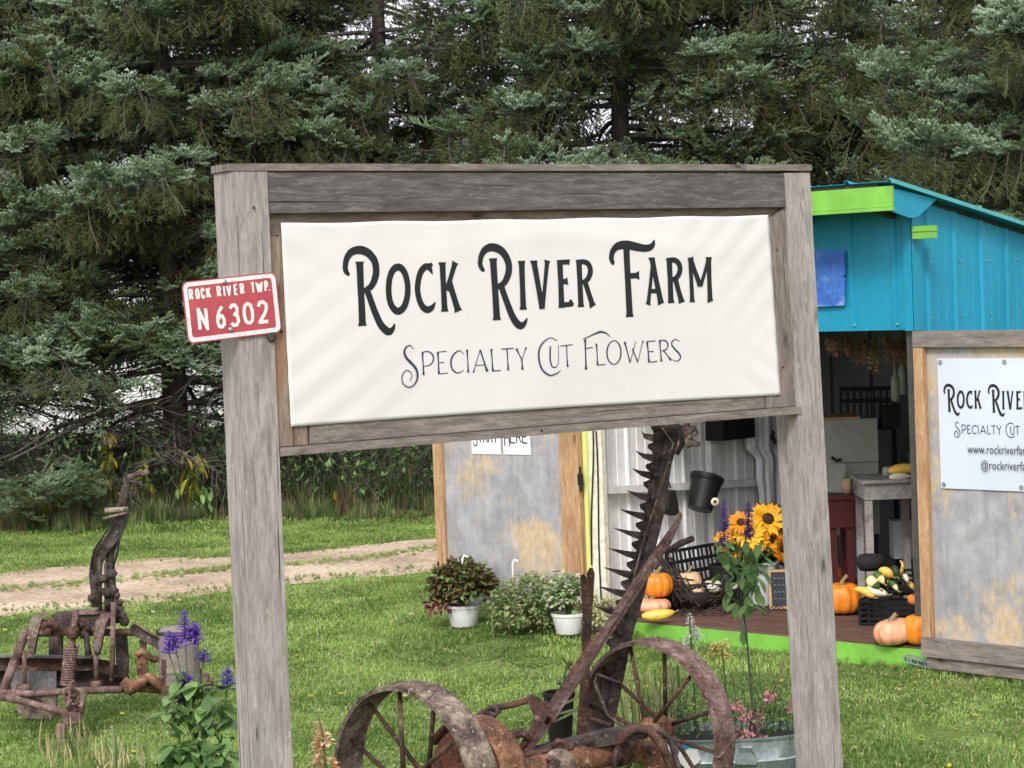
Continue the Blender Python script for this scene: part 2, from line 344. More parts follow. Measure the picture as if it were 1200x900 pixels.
M['needlein'] = spruce('inner_needles', [(.1, (.1, .09, .03)), (.5, (.12, .15, .055)), (.9, (.21, .24, .1))])
# lettering strokes on the banner: (along, height, width) in millimetres
STROKES_MAIN=[[(480,2451,15.0),(479,2453,16.1),(477,2455,17.7),(474,2457,19.3),(473,2461,20.5),(471,2464,21.1),(470,2469,21.3),(469,2474,21.5),(470,2479,21.8),(471,2486,22.4),(472,2494,23.0),(475,2502,23.7),(478,2510,24.6),(483,2517,25.5),(488,2523,26.6),(494,2529,27.7),(501,2533,28.7),(509,2536,29.5),(518,2538,30.3),(528,2539,31.0),(537,2539,31.5),(546,2537,31.8),(555,2534,31.8),(564,2530,31.8),(572,2525,31.6),(579,2519,31.2),(585,2512,30.6),(591,2505,30.0),(595,2497,29.6),(598,2488,29.3),(600,2478,29.2),(601,2468,29.1),(601,2459,28.9),(600,2449,28.7),(597,2439,28.4),(593,2430,28.1),(590,2421,27.5),(585,2414,26.7),(581,2408,25.6),(576,2402,24.5),(570,2398,23.4),(563,2394,22.2),(555,2390,21.0),(548,2388,19.9),(543,2386,19.2)],[(531,2496,37.0),(531,2493,35.7),(531,2483,29.6),(532,2377,27.4),(533,2271,29.6),(533,2261,35.8),(533,2257,37.0)],[(559,2388,26.1),(562,2379,26.1),(566,2367,26.0),(571,2353,26.0),(576,2339,26.1),(581,2326,26.4),(586,2312,26.7),(592,2299,27.2),(597,2287,27.5),(602,2276,27.9),(606,2267,28.3),(611,2259,28.7),(617,2251,29.0),(623,2245,29.3),(630,2239,29.7),(636,2234,29.7),(642,2232,29.0),(648,2231,27.4),(653,2233,25.1),(657,2236,22.3),(661,2239,19.4),(665,2244,15.9),(668,2250,11.9),(670,2256,8.1),(672,2259,5.5)],[(735,2388,25.0),(733,2369,25.1),(729,2352,25.3),(723,2336,25.6),(716,2323,26.0),(707,2314,26.5),(698,2308,27.1),(689,2306,27.7),(679,2308,27.1),(671,2315,26.5),(663,2325,25.9),(657,2338,25.5),(653,2354,25.1),(651,2372,24.9),(651,2390,24.9),(653,2409,24.9),(656,2426,25.1),(662,2442,25.5),(669,2455,25.9),(678,2465,26.5),(687,2470,27.1),(697,2472,27.7),(706,2470,27.1),(714,2464,26.5),(722,2453,26.0),(728,2440,25.6),(732,2424,25.3),(735,2406,25.1),(735,2388,25.0)],[(846,2441,4.2),(845,2445,6.9),(843,2450,10.8),(841,2455,14.9),(838,2460,18.2),(835,2464,20.6),(830,2468,22.5),(826,2471,24.1),(821,2471,25.1),(814,2469,25.6),(808,2464,25.6),(801,2458,25.3),(795,2450,25.1),(790,2441,25.0),(786,2429,24.7),(782,2417,24.5),(780,2405,24.4),(778,2395,24.3),(777,2386,24.3),(778,2376,24.3),(779,2367,24.4),(781,2357,24.5),(783,2347,24.7),(787,2337,24.9),(791,2328,25.1),(796,2321,25.6),(801,2315,26.2),(807,2311,26.7),(813,2308,26.6),(819,2307,25.9),(826,2308,24.9),(832,2311,23.3),(838,2314,21.0),(843,2319,17.2),(847,2325,12.3),(851,2330,7.5),(853,2335,4.2)],[(834,2472,21.0),(848,2480,12.6)],[(892,2485,33.7),(892,2482,32.4),(893,2471,26.1),(893,2391,23.9),(894,2311,26.1),(894,2300,32.5),(894,2297,33.7)],[(951,2484,28.2),(949,2480,27.1),(945,2470,21.8),(929,2430,19.7),(907,2377,21.1)],[(919,2412,26.7),(937,2354,25.4),(951,2309,27.6),(954,2299,34.0),(955,2296,35.3)],[(1078,2451,15.6),(1076,2453,16.5),(1073,2455,17.7),(1071,2459,18.9),(1069,2462,19.9),(1067,2466,20.4),(1066,2471,20.7),(1065,2475,20.9),(1065,2481,21.3),(1067,2488,21.9),(1068,2496,22.5),(1071,2504,23.3),(1075,2511,24.1),(1079,2517,25.1),(1084,2523,26.3),(1090,2528,27.4),(1096,2532,28.4),(1103,2534,29.3),(1111,2537,30.2),(1119,2538,30.9),(1128,2537,31.3),(1137,2536,31.6),(1147,2533,31.6),(1156,2529,31.5),(1164,2524,31.4),(1172,2518,31.3),(1178,2511,31.1),(1184,2504,31.0),(1189,2495,30.8),(1193,2486,30.6),(1196,2477,30.5),(1198,2467,30.3),(1198,2458,30.1),(1197,2449,29.8),(1195,2439,29.6),(1192,2430,29.2),(1188,2422,28.6),(1184,2415,27.8),(1179,2407,26.7),(1174,2401,25.5),(1168,2396,24.3),(1160,2391,23.1),(1152,2388,21.9),(1143,2385,20.8),(1138,2384,20.0)],[(1126,2495,38.5),(1126,2492,37.2),(1126,2481,30.8),(1128,2376,28.5),(1130,2270,30.8),(1130,2259,37.3),(1130,2256,38.5)],[(1158,2385,27.2),(1161,2376,27.1),(1165,2364,27.1),(1170,2350,27.1),(1175,2337,27.2),(1180,2324,27.5),(1185,2311,27.8),(1190,2298,28.3),(1195,2286,28.7),(1200,2275,29.1),(1205,2265,29.6),(1211,2255,30.0),(1216,2248,30.2),(1222,2241,30.2),(1228,2236,30.2),(1234,2232,29.8),(1240,2230,28.8),(1245,2230,26.9),(1250,2232,24.5),(1255,2235,21.6),(1259,2238,18.7),(1263,2243,15.4),(1267,2248,11.6),(1270,2254,8.2),(1272,2258,5.8)],[(1258,2482,34.5),(1258,2478,33.2),(1258,2467,26.7),(1257,2387,24.5),(1256,2307,26.8),(1256,2296,33.2),(1256,2292,34.5)],[(1316,2482,34.6),(1316,2478,33.3),(1318,2467,26.8),(1331,2387,24.6),(1346,2292,26.1)],[(1381,2481,29.0),(1380,2477,27.5),(1378,2466,19.9),(1364,2386,17.4),(1348,2292,18.8)],[(1442,2481,32.0),(1442,2477,31.1),(1441,2466,26.8),(1441,2387,24.7),(1440,2307,26.8),(1440,2297,31.2),(1440,2293,32.0)],[(1438,2472,18.9),(1479,2473,19.0),(1488,2471,24.8)],[(1444,2396,18.9),(1465,2396,20.4),(1475,2397,32.1)],[(1437,2303,20.4),(1480,2305,20.4),(1488,2310,30.7),(1496,2315,21.9)],[(1535,2480,32.2),(1535,2477,31.3),(1535,2466,26.9),(1535,2386,24.9),(1535,2306,27.0),(1535,2295,31.4),(1535,2292,32.2)],[(1528,2470,20.5),(1534,2471,20.4),(1543,2471,20.3),(1552,2472,20.3),(1560,2471,20.5),(1567,2469,21.1),(1573,2467,21.9),(1578,2464,22.8),(1582,2459,23.5),(1585,2454,24.0),(1588,2447,24.5),(1589,2440,24.9),(1589,2433,25.0),(1588,2427,24.9),(1586,2420,24.5),(1582,2414,24.0),(1579,2408,23.5),(1575,2403,22.9),(1571,2400,22.2),(1566,2396,21.4),(1561,2394,20.5),(1555,2392,19.4),(1548,2390,18.1),(1542,2389,16.9),(1538,2389,16.1)],[(1558,2398,24.9),(1576,2345,23.5),(1589,2306,25.9),(1592,2296,32.5),(1594,2292,33.8)],[(1708,2460,14.8),(1706,2461,15.9),(1704,2463,17.6),(1701,2466,19.3),(1699,2469,20.7),(1697,2473,21.7),(1696,2477,22.4),(1695,2481,23.0),(1695,2486,23.7),(1696,2492,24.4),(1698,2499,25.0),(1700,2506,25.8),(1704,2512,26.6),(1708,2517,27.6),(1714,2522,28.8),(1720,2527,30.0),(1728,2530,31.1),(1736,2532,32.4),(1746,2534,33.7),(1756,2534,34.9),(1767,2534,35.6),(1778,2534,35.8),(1789,2532,35.5),(1800,2530,35.0),(1812,2528,34.3),(1823,2525,33.3),(1836,2523,32.2),(1847,2521,30.9),(1858,2519,29.9),(1868,2519,29.1),(1876,2519,28.6),(1884,2520,28.0),(1891,2522,26.9),(1897,2524,25.6),(1902,2528,24.0),(1906,2532,22.0),(1909,2536,19.5),(1911,2541,15.8),(1913,2545,11.1),(1914,2550,6.8),(1914,2553,3.7)],[(1772,2525,31.2),(1774,2385,29.7),(1776,2259,32.2),(1776,2248,38.9),(1776,2244,40.2)],[(1778,2409,22.3),(1817,2410,22.4),(1832,2410,37.3)],[(1907,2479,18.0),(1890,2384,16.5),(1875,2305,18.7),(1873,2293,24.3),(1872,2290,25.5)],[(1900,2479,27.0),(1919,2385,25.5),(1936,2305,28.0),(1938,2294,34.7),(1939,2291,36.1)],[(1880,2344,18.0),(1931,2345,18.0)],[(1883,2476,9.0),(1913,2477,9.0)],[(1989,2476,34.6),(1989,2472,33.5),(1989,2461,27.9),(1990,2385,25.6),(1990,2308,27.9),(1991,2297,33.6),(1991,2293,34.7)],[(1977,2467,19.6),(1984,2468,19.8),(1994,2468,20.2),(2004,2469,20.6),(2013,2468,21.1),(2020,2466,21.8),(2025,2464,22.7),(2030,2460,23.5),(2034,2456,24.2),(2038,2451,24.7),(2041,2444,25.2),(2042,2437,25.6),(2043,2431,25.7),(2042,2425,25.6),(2040,2418,25.2),(2037,2412,24.7),(2034,2407,24.2),(2030,2402,23.6),(2026,2398,22.8),(2021,2395,22.0),(2016,2392,21.1),(2010,2390,20.0),(2003,2389,18.7),(1997,2389,17.4),(1993,2388,16.6)],[(2016,2394,25.7),(2031,2343,24.2),(2042,2308,26.6),(2045,2297,33.4),(2046,2293,34.8)],[(2098,2476,28.8),(2098,2472,27.7),(2098,2461,22.0),(2100,2384,19.7),(2101,2308,22.0),(2102,2296,27.7),(2102,2293,28.9)],[(2195,2476,32.0),(2195,2472,30.9),(2195,2461,25.2),(2196,2383,22.9),(2196,2306,25.2),(2196,2295,30.9),(2197,2291,32.1)],[(2097,2474,31.9),(2099,2470,30.7),(2103,2459,25.0),(2122,2415,22.8),(2146,2357,24.4)],[(2195,2471,18.3),(2172,2414,16.8),(2148,2357,18.3)]]
STROKES_SUB=[[(749,2162,2.8),(746,2165,2.9),(743,2169,3.0),(739,2173,3.2),(735,2176,3.5),(730,2176,3.9),(725,2174,4.4),(720,2172,5.0),(716,2169,5.6),(713,2166,6.2),(710,2161,7.0),(709,2156,7.7),(708,2150,8.3),(709,2145,8.8),(712,2139,9.2),(715,2133,9.5),(719,2127,9.7),(724,2122,9.8),(730,2116,9.8),(736,2111,9.8),(742,2105,9.7),(747,2100,9.8),(752,2094,9.9),(756,2088,9.9),(760,2081,9.8),(762,2074,9.4),(763,2066,8.9),(763,2059,8.3),(762,2051,7.7),(760,2044,7.0),(756,2037,6.2),(752,2031,5.4),(747,2026,4.9),(741,2023,4.5),(735,2020,4.4),(728,2019,4.3),(721,2019,4.2),(715,2021,4.1),(709,2024,4.1),(704,2029,4.2),(699,2034,4.2),(696,2040,4.2),(695,2047,4.2),(694,2054,4.2),(695,2060,4.2),(698,2067,4.0),(702,2073,3.8),(707,2078,3.6),(712,2082,3.5),(717,2083,3.4),(722,2082,3.5),(727,2079,3.5),(731,2077,3.5),(735,2073,3.4),(737,2069,3.2),(739,2064,3.0),(739,2059,2.8),(737,2055,2.6),(734,2050,2.4),(731,2046,2.2),(728,2043,2.1)],[(789,2146,10.5),(789,2143,9.8),(789,2133,6.7),(790,2104,4.9),(791,2075,6.7),(791,2064,9.9),(791,2061,10.5)],[(787,2147,3.5),(792,2147,3.6),(799,2149,3.7),(807,2149,3.9),(814,2149,4.2),(819,2147,4.7),(825,2144,5.3),(829,2140,5.9),(833,2136,6.3),(835,2132,6.5),(837,2126,6.6),(837,2121,6.5),(836,2116,6.3),(834,2111,5.9),(831,2107,5.3),(826,2102,4.7),(821,2099,4.2),(814,2096,3.8),(806,2095,3.4),(798,2094,3.0),(793,2093,2.8)],[(857,2145,10.5),(857,2142,9.9),(857,2131,6.7),(858,2104,4.9),(859,2076,6.7),(859,2065,9.9),(859,2062,10.5)],[(857,2145,2.8),(896,2146,3.5)],[(858,2104,2.8),(884,2104,3.5)],[(859,2062,2.8),(899,2063,3.5)],[(973,2132,2.1),(970,2135,2.3),(965,2140,2.6),(959,2144,3.0),(953,2146,3.5),(947,2145,4.2),(940,2141,5.0),(933,2137,5.8),(927,2132,6.3),(922,2126,6.7),(918,2119,6.9),(915,2112,7.0),(914,2105,7.0),(914,2098,7.0),(915,2090,6.9),(917,2082,6.7),(920,2075,6.3),(925,2070,5.9),(931,2066,5.4),(938,2062,4.8),(944,2061,4.2),(951,2062,3.7),(959,2064,3.0),(965,2068,2.5),(970,2070,2.1)],[(989,2148,9.9),(989,2144,9.3),(989,2134,6.1),(990,2104,4.2),(991,2075,6.1),(991,2064,9.3),(992,2060,9.9)],[(1048,2145,2.8),(1031,2102,1.4),(1020,2073,3.3),(1016,2063,6.5),(1014,2059,7.1)],[(1048,2145,7.1),(1063,2103,5.7),(1073,2074,7.7),(1077,2064,12.0),(1078,2060,12.8)],[(1027,2086,2.8),(1069,2086,2.8)],[(1099,2146,10.0),(1100,2143,9.3),(1100,2132,6.1),(1102,2103,4.3),(1103,2075,6.1),(1104,2064,9.3),(1104,2060,10.0)],[(1104,2060,3.6),(1140,2061,3.6)],[(1172,2143,5.7),(1174,2102,4.3),(1175,2075,6.2),(1175,2064,9.4),(1176,2060,10.0)],[(1145,2143,3.6),(1203,2144,3.6)],[(1216,2142,10.1),(1218,2139,9.4),(1223,2129,6.2),(1228,2120,4.3),(1240,2097,5.8)],[(1262,2145,7.2),(1261,2141,6.6),(1256,2131,3.3),(1251,2121,1.4),(1240,2097,2.9)],[(1240,2097,6.5),(1241,2078,5.0),(1241,2073,6.9),(1242,2063,10.2),(1242,2059,10.8)],[(1411,2164,2.9),(1406,2167,2.9),(1399,2171,2.8),(1391,2175,2.8),(1383,2177,2.9),(1375,2176,3.3),(1367,2174,3.9),(1358,2170,4.5),(1351,2165,5.1),(1343,2160,5.6),(1336,2153,6.2),(1330,2145,6.8),(1325,2136,7.2),(1322,2126,7.6),(1321,2115,7.8),(1321,2104,7.9),(1322,2093,8.0),(1324,2082,7.9),(1327,2071,7.7),(1332,2061,7.5),(1337,2052,7.2),(1345,2045,6.9),(1353,2038,6.6),(1363,2033,6.2),(1372,2030,5.8),(1381,2029,5.5),(1390,2031,5.1),(1399,2034,4.8),(1407,2036,4.4),(1413,2039,3.8),(1417,2042,3.2),(1421,2045,2.6),(1423,2048,2.2)],[(1379,2144,6.5),(1378,2134,6.7),(1377,2119,7.0),(1376,2103,7.2),(1376,2090,7.3),(1378,2081,7.1),(1380,2073,6.7),(1382,2067,6.3),(1386,2063,5.8),(1390,2060,5.3),(1395,2059,4.7),(1400,2059,4.1),(1404,2061,3.6),(1408,2064,3.3),(1411,2068,3.1),(1414,2073,3.0),(1416,2082,2.9),(1417,2097,2.9),(1417,2116,2.9),(1417,2134,2.9),(1417,2146,2.9)],[(1457,2145,5.8),(1458,2102,4.4),(1459,2073,6.3),(1460,2062,9.6),(1460,2058,10.2)],[(1428,2142,3.6),(1487,2145,3.7)],[(1549,2163,13.2),(1549,2159,12.3),(1549,2148,7.9),(1549,2103,5.9),(1549,2058,7.9),(1549,2047,12.3),(1550,2043,13.2)],[(1540,2165,3.7),(1547,2167,3.9),(1558,2170,4.2),(1570,2174,4.6),(1581,2178,5.1),(1591,2181,5.9),(1600,2184,6.9),(1610,2187,7.7),(1618,2189,8.1),(1627,2190,8.0),(1635,2189,7.4),(1642,2188,6.7),(1649,2186,5.9),(1657,2182,5.0),(1664,2177,3.9),(1670,2172,2.9),(1674,2168,2.2)],[(1549,2127,3.7),(1586,2130,3.7)],[(1604,2144,10.3),(1604,2140,9.7),(1605,2129,6.3),(1606,2101,4.4),(1606,2073,6.3),(1607,2062,9.7),(1607,2058,10.3)],[(1607,2058,3.7),(1644,2059,3.7)],[(1725,2103,6.7),(1724,2092,6.6),(1721,2083,6.3),(1716,2074,5.9),(1710,2066,5.3),(1703,2061,4.6),(1696,2058,3.8),(1688,2057,3.0),(1680,2059,3.8),(1673,2063,4.6),(1666,2069,5.3),(1661,2076,5.9),(1657,2086,6.3),(1655,2096,6.6),(1655,2106,6.7),(1656,2117,6.6),(1659,2127,6.3),(1664,2135,5.8),(1670,2143,5.3),(1677,2148,4.6),(1684,2151,3.8),(1692,2152,3.0),(1700,2151,3.8),(1707,2147,4.6),(1713,2141,5.3),(1719,2133,5.9),(1723,2124,6.3),(1725,2114,6.6),(1725,2103,6.7)],[(1746,2145,11.2),(1747,2141,10.5),(1750,2130,7.1),(1758,2102,5.2),(1770,2060,6.7)],[(1802,2144,3.0),(1786,2102,1.5),(1770,2060,3.0)],[(1784,2117,6.0),(1796,2088,4.5),(1809,2060,6.0)],[(1839,2146,7.5),(1838,2143,6.8),(1834,2132,3.4),(1824,2103,1.5),(1809,2060,3.0)],[(1860,2142,11.2),(1860,2138,10.6),(1861,2127,7.2),(1864,2100,5.2),(1866,2072,7.2),(1867,2061,10.6),(1867,2057,11.2)],[(1860,2142,3.0),(1902,2142,3.8)],[(1864,2100,3.0),(1891,2100,3.8)],[(1867,2057,3.0),(1909,2059,3.8)],[(1924,2143,10.5),(1925,2139,9.8),(1925,2128,6.5),(1927,2100,4.5),(1929,2072,6.5),(1930,2061,9.9),(1930,2057,10.5)],[(1923,2143,3.8),(1928,2143,3.9),(1937,2143,4.0),(1946,2143,4.3),(1953,2141,4.5),(1958,2139,4.9),(1962,2135,5.4),(1965,2130,5.8),(1967,2126,6.0),(1967,2121,5.9),(1965,2116,5.5),(1963,2111,5.0),(1959,2107,4.5),(1953,2104,4.1),(1945,2102,3.7),(1937,2101,3.3),(1932,2099,3.0)],[(1945,2100,6.0),(1964,2079,4.5),(1971,2071,6.5),(1979,2062,9.9),(1982,2059,10.6)],[(2030,2134,2.3),(2026,2136,2.5),(2020,2139,2.9),(2014,2142,3.3),(2009,2143,3.8),(2004,2142,4.3),(1999,2141,5.0),(1995,2139,5.6),(1991,2136,6.0),(1989,2133,6.3),(1987,2129,6.5),(1987,2125,6.6),(1988,2121,6.8),(1991,2116,7.0),(1995,2112,7.2),(2001,2106,7.4),(2006,2101,7.6),(2012,2096,7.6),(2018,2091,7.7),(2023,2086,7.7),(2027,2081,7.6),(2030,2077,7.3),(2031,2072,7.0),(2031,2068,6.5),(2029,2064,6.1),(2026,2060,5.5),(2022,2057,4.9),(2016,2055,4.3),(2011,2054,3.8),(2005,2055,3.3),(1998,2057,2.9),(1992,2060,2.5),(1988,2062,2.3)]]
# ------------------------------------------------------------------ instancing for what nobody could count
def scatter(name, pts, dirs, scales, protos, parent=None, spin=None, roll=None, label=None, cat=None):
    """many small pieces as one object: points carry rotation, size and which prototype mesh they take"""
    org = wloc(parent) if parent else V((0, 0, 0))
    me = bpy.data.meshes.new(name); n = len(pts)
    me.vertices.add(n); me.vertices.foreach_set('co', np.array([list(V(p)-org) for p in pts], dtype=np.float32).ravel())
    rot = []
    for i in range(n):
        q = V(dirs[i]).to_track_quat('Y', 'Z') if dirs is not None else Quaternion()
        if roll is not None: q = q @ Quaternion((0, 1, 0), roll[i])
        if spin is not None: q = q @ Quaternion((0, 0, 1), spin[i])
        rot.append(list(q.to_euler()))
    a = me.attributes.new('rot', 'FLOAT_VECTOR', 'POINT'); a.data.foreach_set('vector', np.array(rot, dtype=np.float32).ravel())
    a = me.attributes.new('scl', 'FLOAT', 'POINT'); a.data.foreach_set('value', np.array(scales, dtype=np.float32))
    a = me.attributes.new('idx', 'INT', 'POINT'); a.data.foreach_set('value', np.array([RND.randrange(len(protos)) for _ in range(n)], dtype=np.int32))
    o = bpy.data.objects.new(name, me); col.objects.link(o); o['kind'] = 'stuff'
    if parent: o.parent = parent
    if label: o['label'] = label
    if cat: o['category'] = cat
    ng = bpy.data.node_groups.new(name+'_nodes', 'GeometryNodeTree')
    ng.interface.new_socket('Geometry', in_out='INPUT', socket_type='NodeSocketGeometry'); ng.interface.new_socket('Geometry', in_out='OUTPUT', socket_type='NodeSocketGeometry')
    gi = ng.nodes.new('NodeGroupInput'); go = ng.nodes.new('NodeGroupOutput'); ip = ng.nodes.new('GeometryNodeInstanceOnPoints')
    j = ng.nodes.new('GeometryNodeJoinGeometry')
    for p in protos:
        oi = ng.nodes.new('GeometryNodeObjectInfo'); oi.inputs['Object'].default_value = p; oi.inputs['As Instance'].default_value = True
        ng.links.new(oi.outputs['Geometry'], j.inputs[0])
    def na(nm, ty):
        x = ng.nodes.new('GeometryNodeInputNamedAttribute'); x.data_type = ty; x.inputs['Name'].default_value = nm; return x.outputs['Attribute']
    e2r = ng.nodes.new('FunctionNodeEulerToRotation'); ng.links.new(na('rot', 'FLOAT_VECTOR'), e2r.inputs[0])
    ng.links.new(gi.outputs[0], ip.inputs['Points']); ng.links.new(j.outputs[0], ip.inputs['Instance']); ip.inputs['Pick Instance'].default_value = True
    ng.links.new(na('idx', 'INT'), ip.inputs['Instance Index']); ng.links.new(e2r.outputs[0], ip.inputs['Rotation']); ng.links.new(na('scl', 'FLOAT'), ip.inputs['Scale'])
    ng.links.new(ip.outputs[0], go.inputs[0])
    md = o.modifiers.new('scatter', 'NODES'); md.node_group = ng
    return o
def proto(name, bm, mats, smooth=False):
    me = bpy.data.meshes.new(name)
    if smooth:
        for f in bm.faces: f.smooth = True
    bm.to_mesh(me); bm.free()
    for m in (mats if isinstance(mats, (list, tuple)) else [mats]): me.materials.append(m)
    return bpy.data.objects.new(name, me)          # a prototype: never linked to the scene itself
# ------------------------------------------------------------------ ground
def hgt(x, y):
    return .08*math.exp(-((x-.1)**2+(y-15.1)**2)/1.1) + .03*math.sin(x*.7+.4)*math.cos(y*.45) + .015*math.sin(x*2.1+y*1.7)
def grid_sheet(name, xs, ys, zf, mat_, **k):
    bm = new_bm(); G = [[bm.verts.new((x, y, zf(x, y))) for x in xs] for y in ys]
    for j in range(len(ys)-1):
        for i in range(len(xs)-1): face(bm, [G[j][i], G[j][i+1], G[j+1][i+1], G[j+1][i]], [(xs[i], ys[j]), (xs[i+1], ys[j]), (xs[i+1], ys[j+1]), (xs[i], ys[j+1])])
    return obj(name, bm, mat_, smooth=True, origin=(0, 0, 0), **k)
def groundmat():
    m = mat('turf_soil', rough=.95, spec=.1); k = N(m); v = k.coord('Geo')
    c = k.ramp(k.noise(v, .9, 5), [(.3, (.09, .14, .035)), (.5, (.13, .19, .05)), (.72, (.19, .2, .08))])
    c = k.mix(1.0, c, k.ramp(k.noise(v, 35, 4), [(.3, (.5, .5, .5)), (.65, (1.15, 1.15, 1.1))]), 'MULTIPLY')
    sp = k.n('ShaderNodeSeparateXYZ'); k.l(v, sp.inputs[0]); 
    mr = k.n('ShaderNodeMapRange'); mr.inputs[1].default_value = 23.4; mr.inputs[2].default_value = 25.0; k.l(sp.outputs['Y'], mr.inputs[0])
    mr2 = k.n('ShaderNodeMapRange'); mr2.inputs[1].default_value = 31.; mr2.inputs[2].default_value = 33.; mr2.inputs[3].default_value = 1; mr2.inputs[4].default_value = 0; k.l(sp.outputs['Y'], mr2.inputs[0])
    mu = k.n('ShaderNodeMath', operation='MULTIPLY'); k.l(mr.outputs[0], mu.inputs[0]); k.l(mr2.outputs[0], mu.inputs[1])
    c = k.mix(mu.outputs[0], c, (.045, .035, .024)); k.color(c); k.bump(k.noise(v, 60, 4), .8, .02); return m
def gravelmat():
    m = mat('tan_gravel', rough=.95, spec=.1); k = N(m); v = k.coord('Geo')
    c = k.ramp(k.noise(v, 1.3, 6), [(.3, (.31, .24, .18)), (.5, (.44, .35, .25)), (.72, (.56, .46, .35))])
    vo = k.n('ShaderNodeTexVoronoi'); vo.inputs['Scale'].default_value = 32; k.l(v, vo.inputs['Vector'])
    c = k.mix(.55, c, k.mix(1.0, c, k.ramp(vo.outputs['Color'], [(.2, (.55, .52, .5)), (.8, (1.25, 1.25, 1.25))]), 'MULTIPLY')); k.color(c); k.bump(vo.outputs['Distance'], .5, .015); return m
xs = [-600, -300, -120, -60, -30] + [-15+.5*i for i in range(61)] + [30, 60, 120, 300, 600]
ys = [-60, -20, 0, 4] + [6+.5*i for i in range(60)] + [40, 50, 70, 110, 200, 500, 1200]
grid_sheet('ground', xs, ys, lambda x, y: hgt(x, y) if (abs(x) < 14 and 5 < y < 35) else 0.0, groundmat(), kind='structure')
# driveway: a two-track gravel lane curving past behind the stand
LFAR = [on_z(x, y, 0) for x, y in ((0, 671), (267, 656.5), (390, 646), (510, 633))]; LNEAR = [on_z(x, y, 0) for x, y in ((0, 721), (267, 695), (390, 681), (510, 666))]
def lint(P, x):
    k = 0
    while k < len(P)-2 and x > P[k+1].x: k += 1
    f = (x-P[k].x)/(P[k+1].x-P[k].x); f = min(f, 4.5); return P[k].y+(P[k+1].y-P[k].y)*f
def lane_y(x): return (lint(LFAR, x)+lint(LNEAR, x))/2
def lane_h(x): return (lint(LFAR, x)-lint(LNEAR, x))/2
def lane_in(x, y): return (y-lane_y(x))/lane_h(x)*1.6
bm = new_bm(); LX = [-14+.35*i for i in range(86)]; prev = None
wob = lambda x, s: .09*math.sin(x*1.9+s)+.05*math.sin(x*4.7+s*2)
for x in LX:
    c = lane_y(x)
    row = []
    for q, t in enumerate([lane_h(x)/1.6*t_ for t_ in (-1.75+wob(x, 0), -1.2, -.6, 0.0, .6, 1.15, 1.65+wob(x, 2))]):
        zz = hgt(x, c+t) + .03 + (.018 if q == 3 else 0) - (.026 if q in (0, 6) else 0)
        row.append(bm.verts.new((x, c+t, zz)))
    if prev:
        for q in range(6): face(bm, [prev[q], row[q], row[q+1], prev[q+1]])
    prev = row
obj('driveway', bm, gravelmat(), smooth=True, origin=(0, 0, 0), kind='structure')
# ---- lawn grass
def blade(bm, p, h, w, lean, az, mi=0):
    s = V((math.cos(az), math.sin(az), 0))*w; l = V((-math.sin(az), math.cos(az), 0))*lean
    a = bm.verts.new(p-s); b = bm.verts.new(p+s); c = bm.verts.new(p+s*.7+l*.4+V((0, 0, h*.6))); d = bm.verts.new(p-s*.7+l*.4+V((0, 0, h*.6))); e = bm.verts.new(p+l+V((0, 0, h)))
    for f in ([a, b, c, d], [d, c, e]): q = bm.faces.new(f); q.material_index = mi
M['grass'] = leafm('lawn_blade', (.11, .2, .035), (.3, .43, .105), 1.0, .5, .35); M['grasspale'] = leafm('pale_blade', (.32, .36, .15), (.52, .54, .28), 3, .6, .3)
M['weed'] = leafm('tall_grass_blade', (.05, .095, .025), (.15, .22, .07), .8, .5, .3); M['straw'] = leafm('straw_blade', (.32, .27, .13), (.5, .42, .22), 3, .7, .3)
gp = []
for v in range(3):
    bm = bmesh.new()
    for i in range(760):
        p = V((RND.uniform(-.22, .22), RND.uniform(-.22, .22), -.004)); h = RND.uniform(.012, .036)
        blade(bm, p, h*(1.0, .7, 1.35)[v], RND.uniform(.0022, .0042), RND.uniform(0.01, .035), RND.uniform(0, 6.3), 1 if RND.random() < (.1, .28, .08)[v] else 0)
    for i in range(26):                                     # clover and broad weeds
        p = V((RND.uniform(-.22, .22), RND.uniform(-.22, .22), RND.uniform(.012, .03)))
        for k in range(3):
            a = RND.random()*6.3; s = .012
            bm.faces.new([bm.verts.new(p), bm.verts.new(p+V((math.cos(a)*s, math.sin(a)*s, .003))), bm.verts.new(p+V((math.cos(a+.8)*s*1.2, math.sin(a+.8)*s*1.2, .004))), bm.verts.new(p+V((math.cos(a+1.5)*s, math.sin(a+1.5)*s, .003)))])
    gp.append(proto('grass_patch', bm, [M['grass'], M['grasspale']]))
def in_shed(x, y):
    r = V((x, y, 0))-SC; a = r.dot(SF)/SF.length_squared; b = r.dot(SS)/SS.length_squared
    return -.1 < a < 2.75 and -.02 < b < 2.7
pts = []; dr = []; sc = []; sp = []
y = 6.6
while y < 24.3:
    hw = (y*.25+.9); x = -hw
    while x < hw:
        px = x+RND.uniform(-.08, .08); py = y+RND.uniform(-.08, .08); t = lane_in(px, py)
        ok = not in_shed(px, py) and not (-1.6+wob(px, 0) < t < 1.5+wob(px, 2))
        if not ok and not in_shed(px, py) and abs(t+.1) < .12 and RND.random() < .3: ok = True; 
        if ok: pts.append((px, py, hgt(px, py))); sc.append(RND.uniform(.7, 1.25)*(1 if py < 23 else 1.6)); sp.append(RND.uniform(0, 6.3))
        x += .3
    y += .3
scatter('lawn_grass', pts, None, sc, gp, spin=sp)
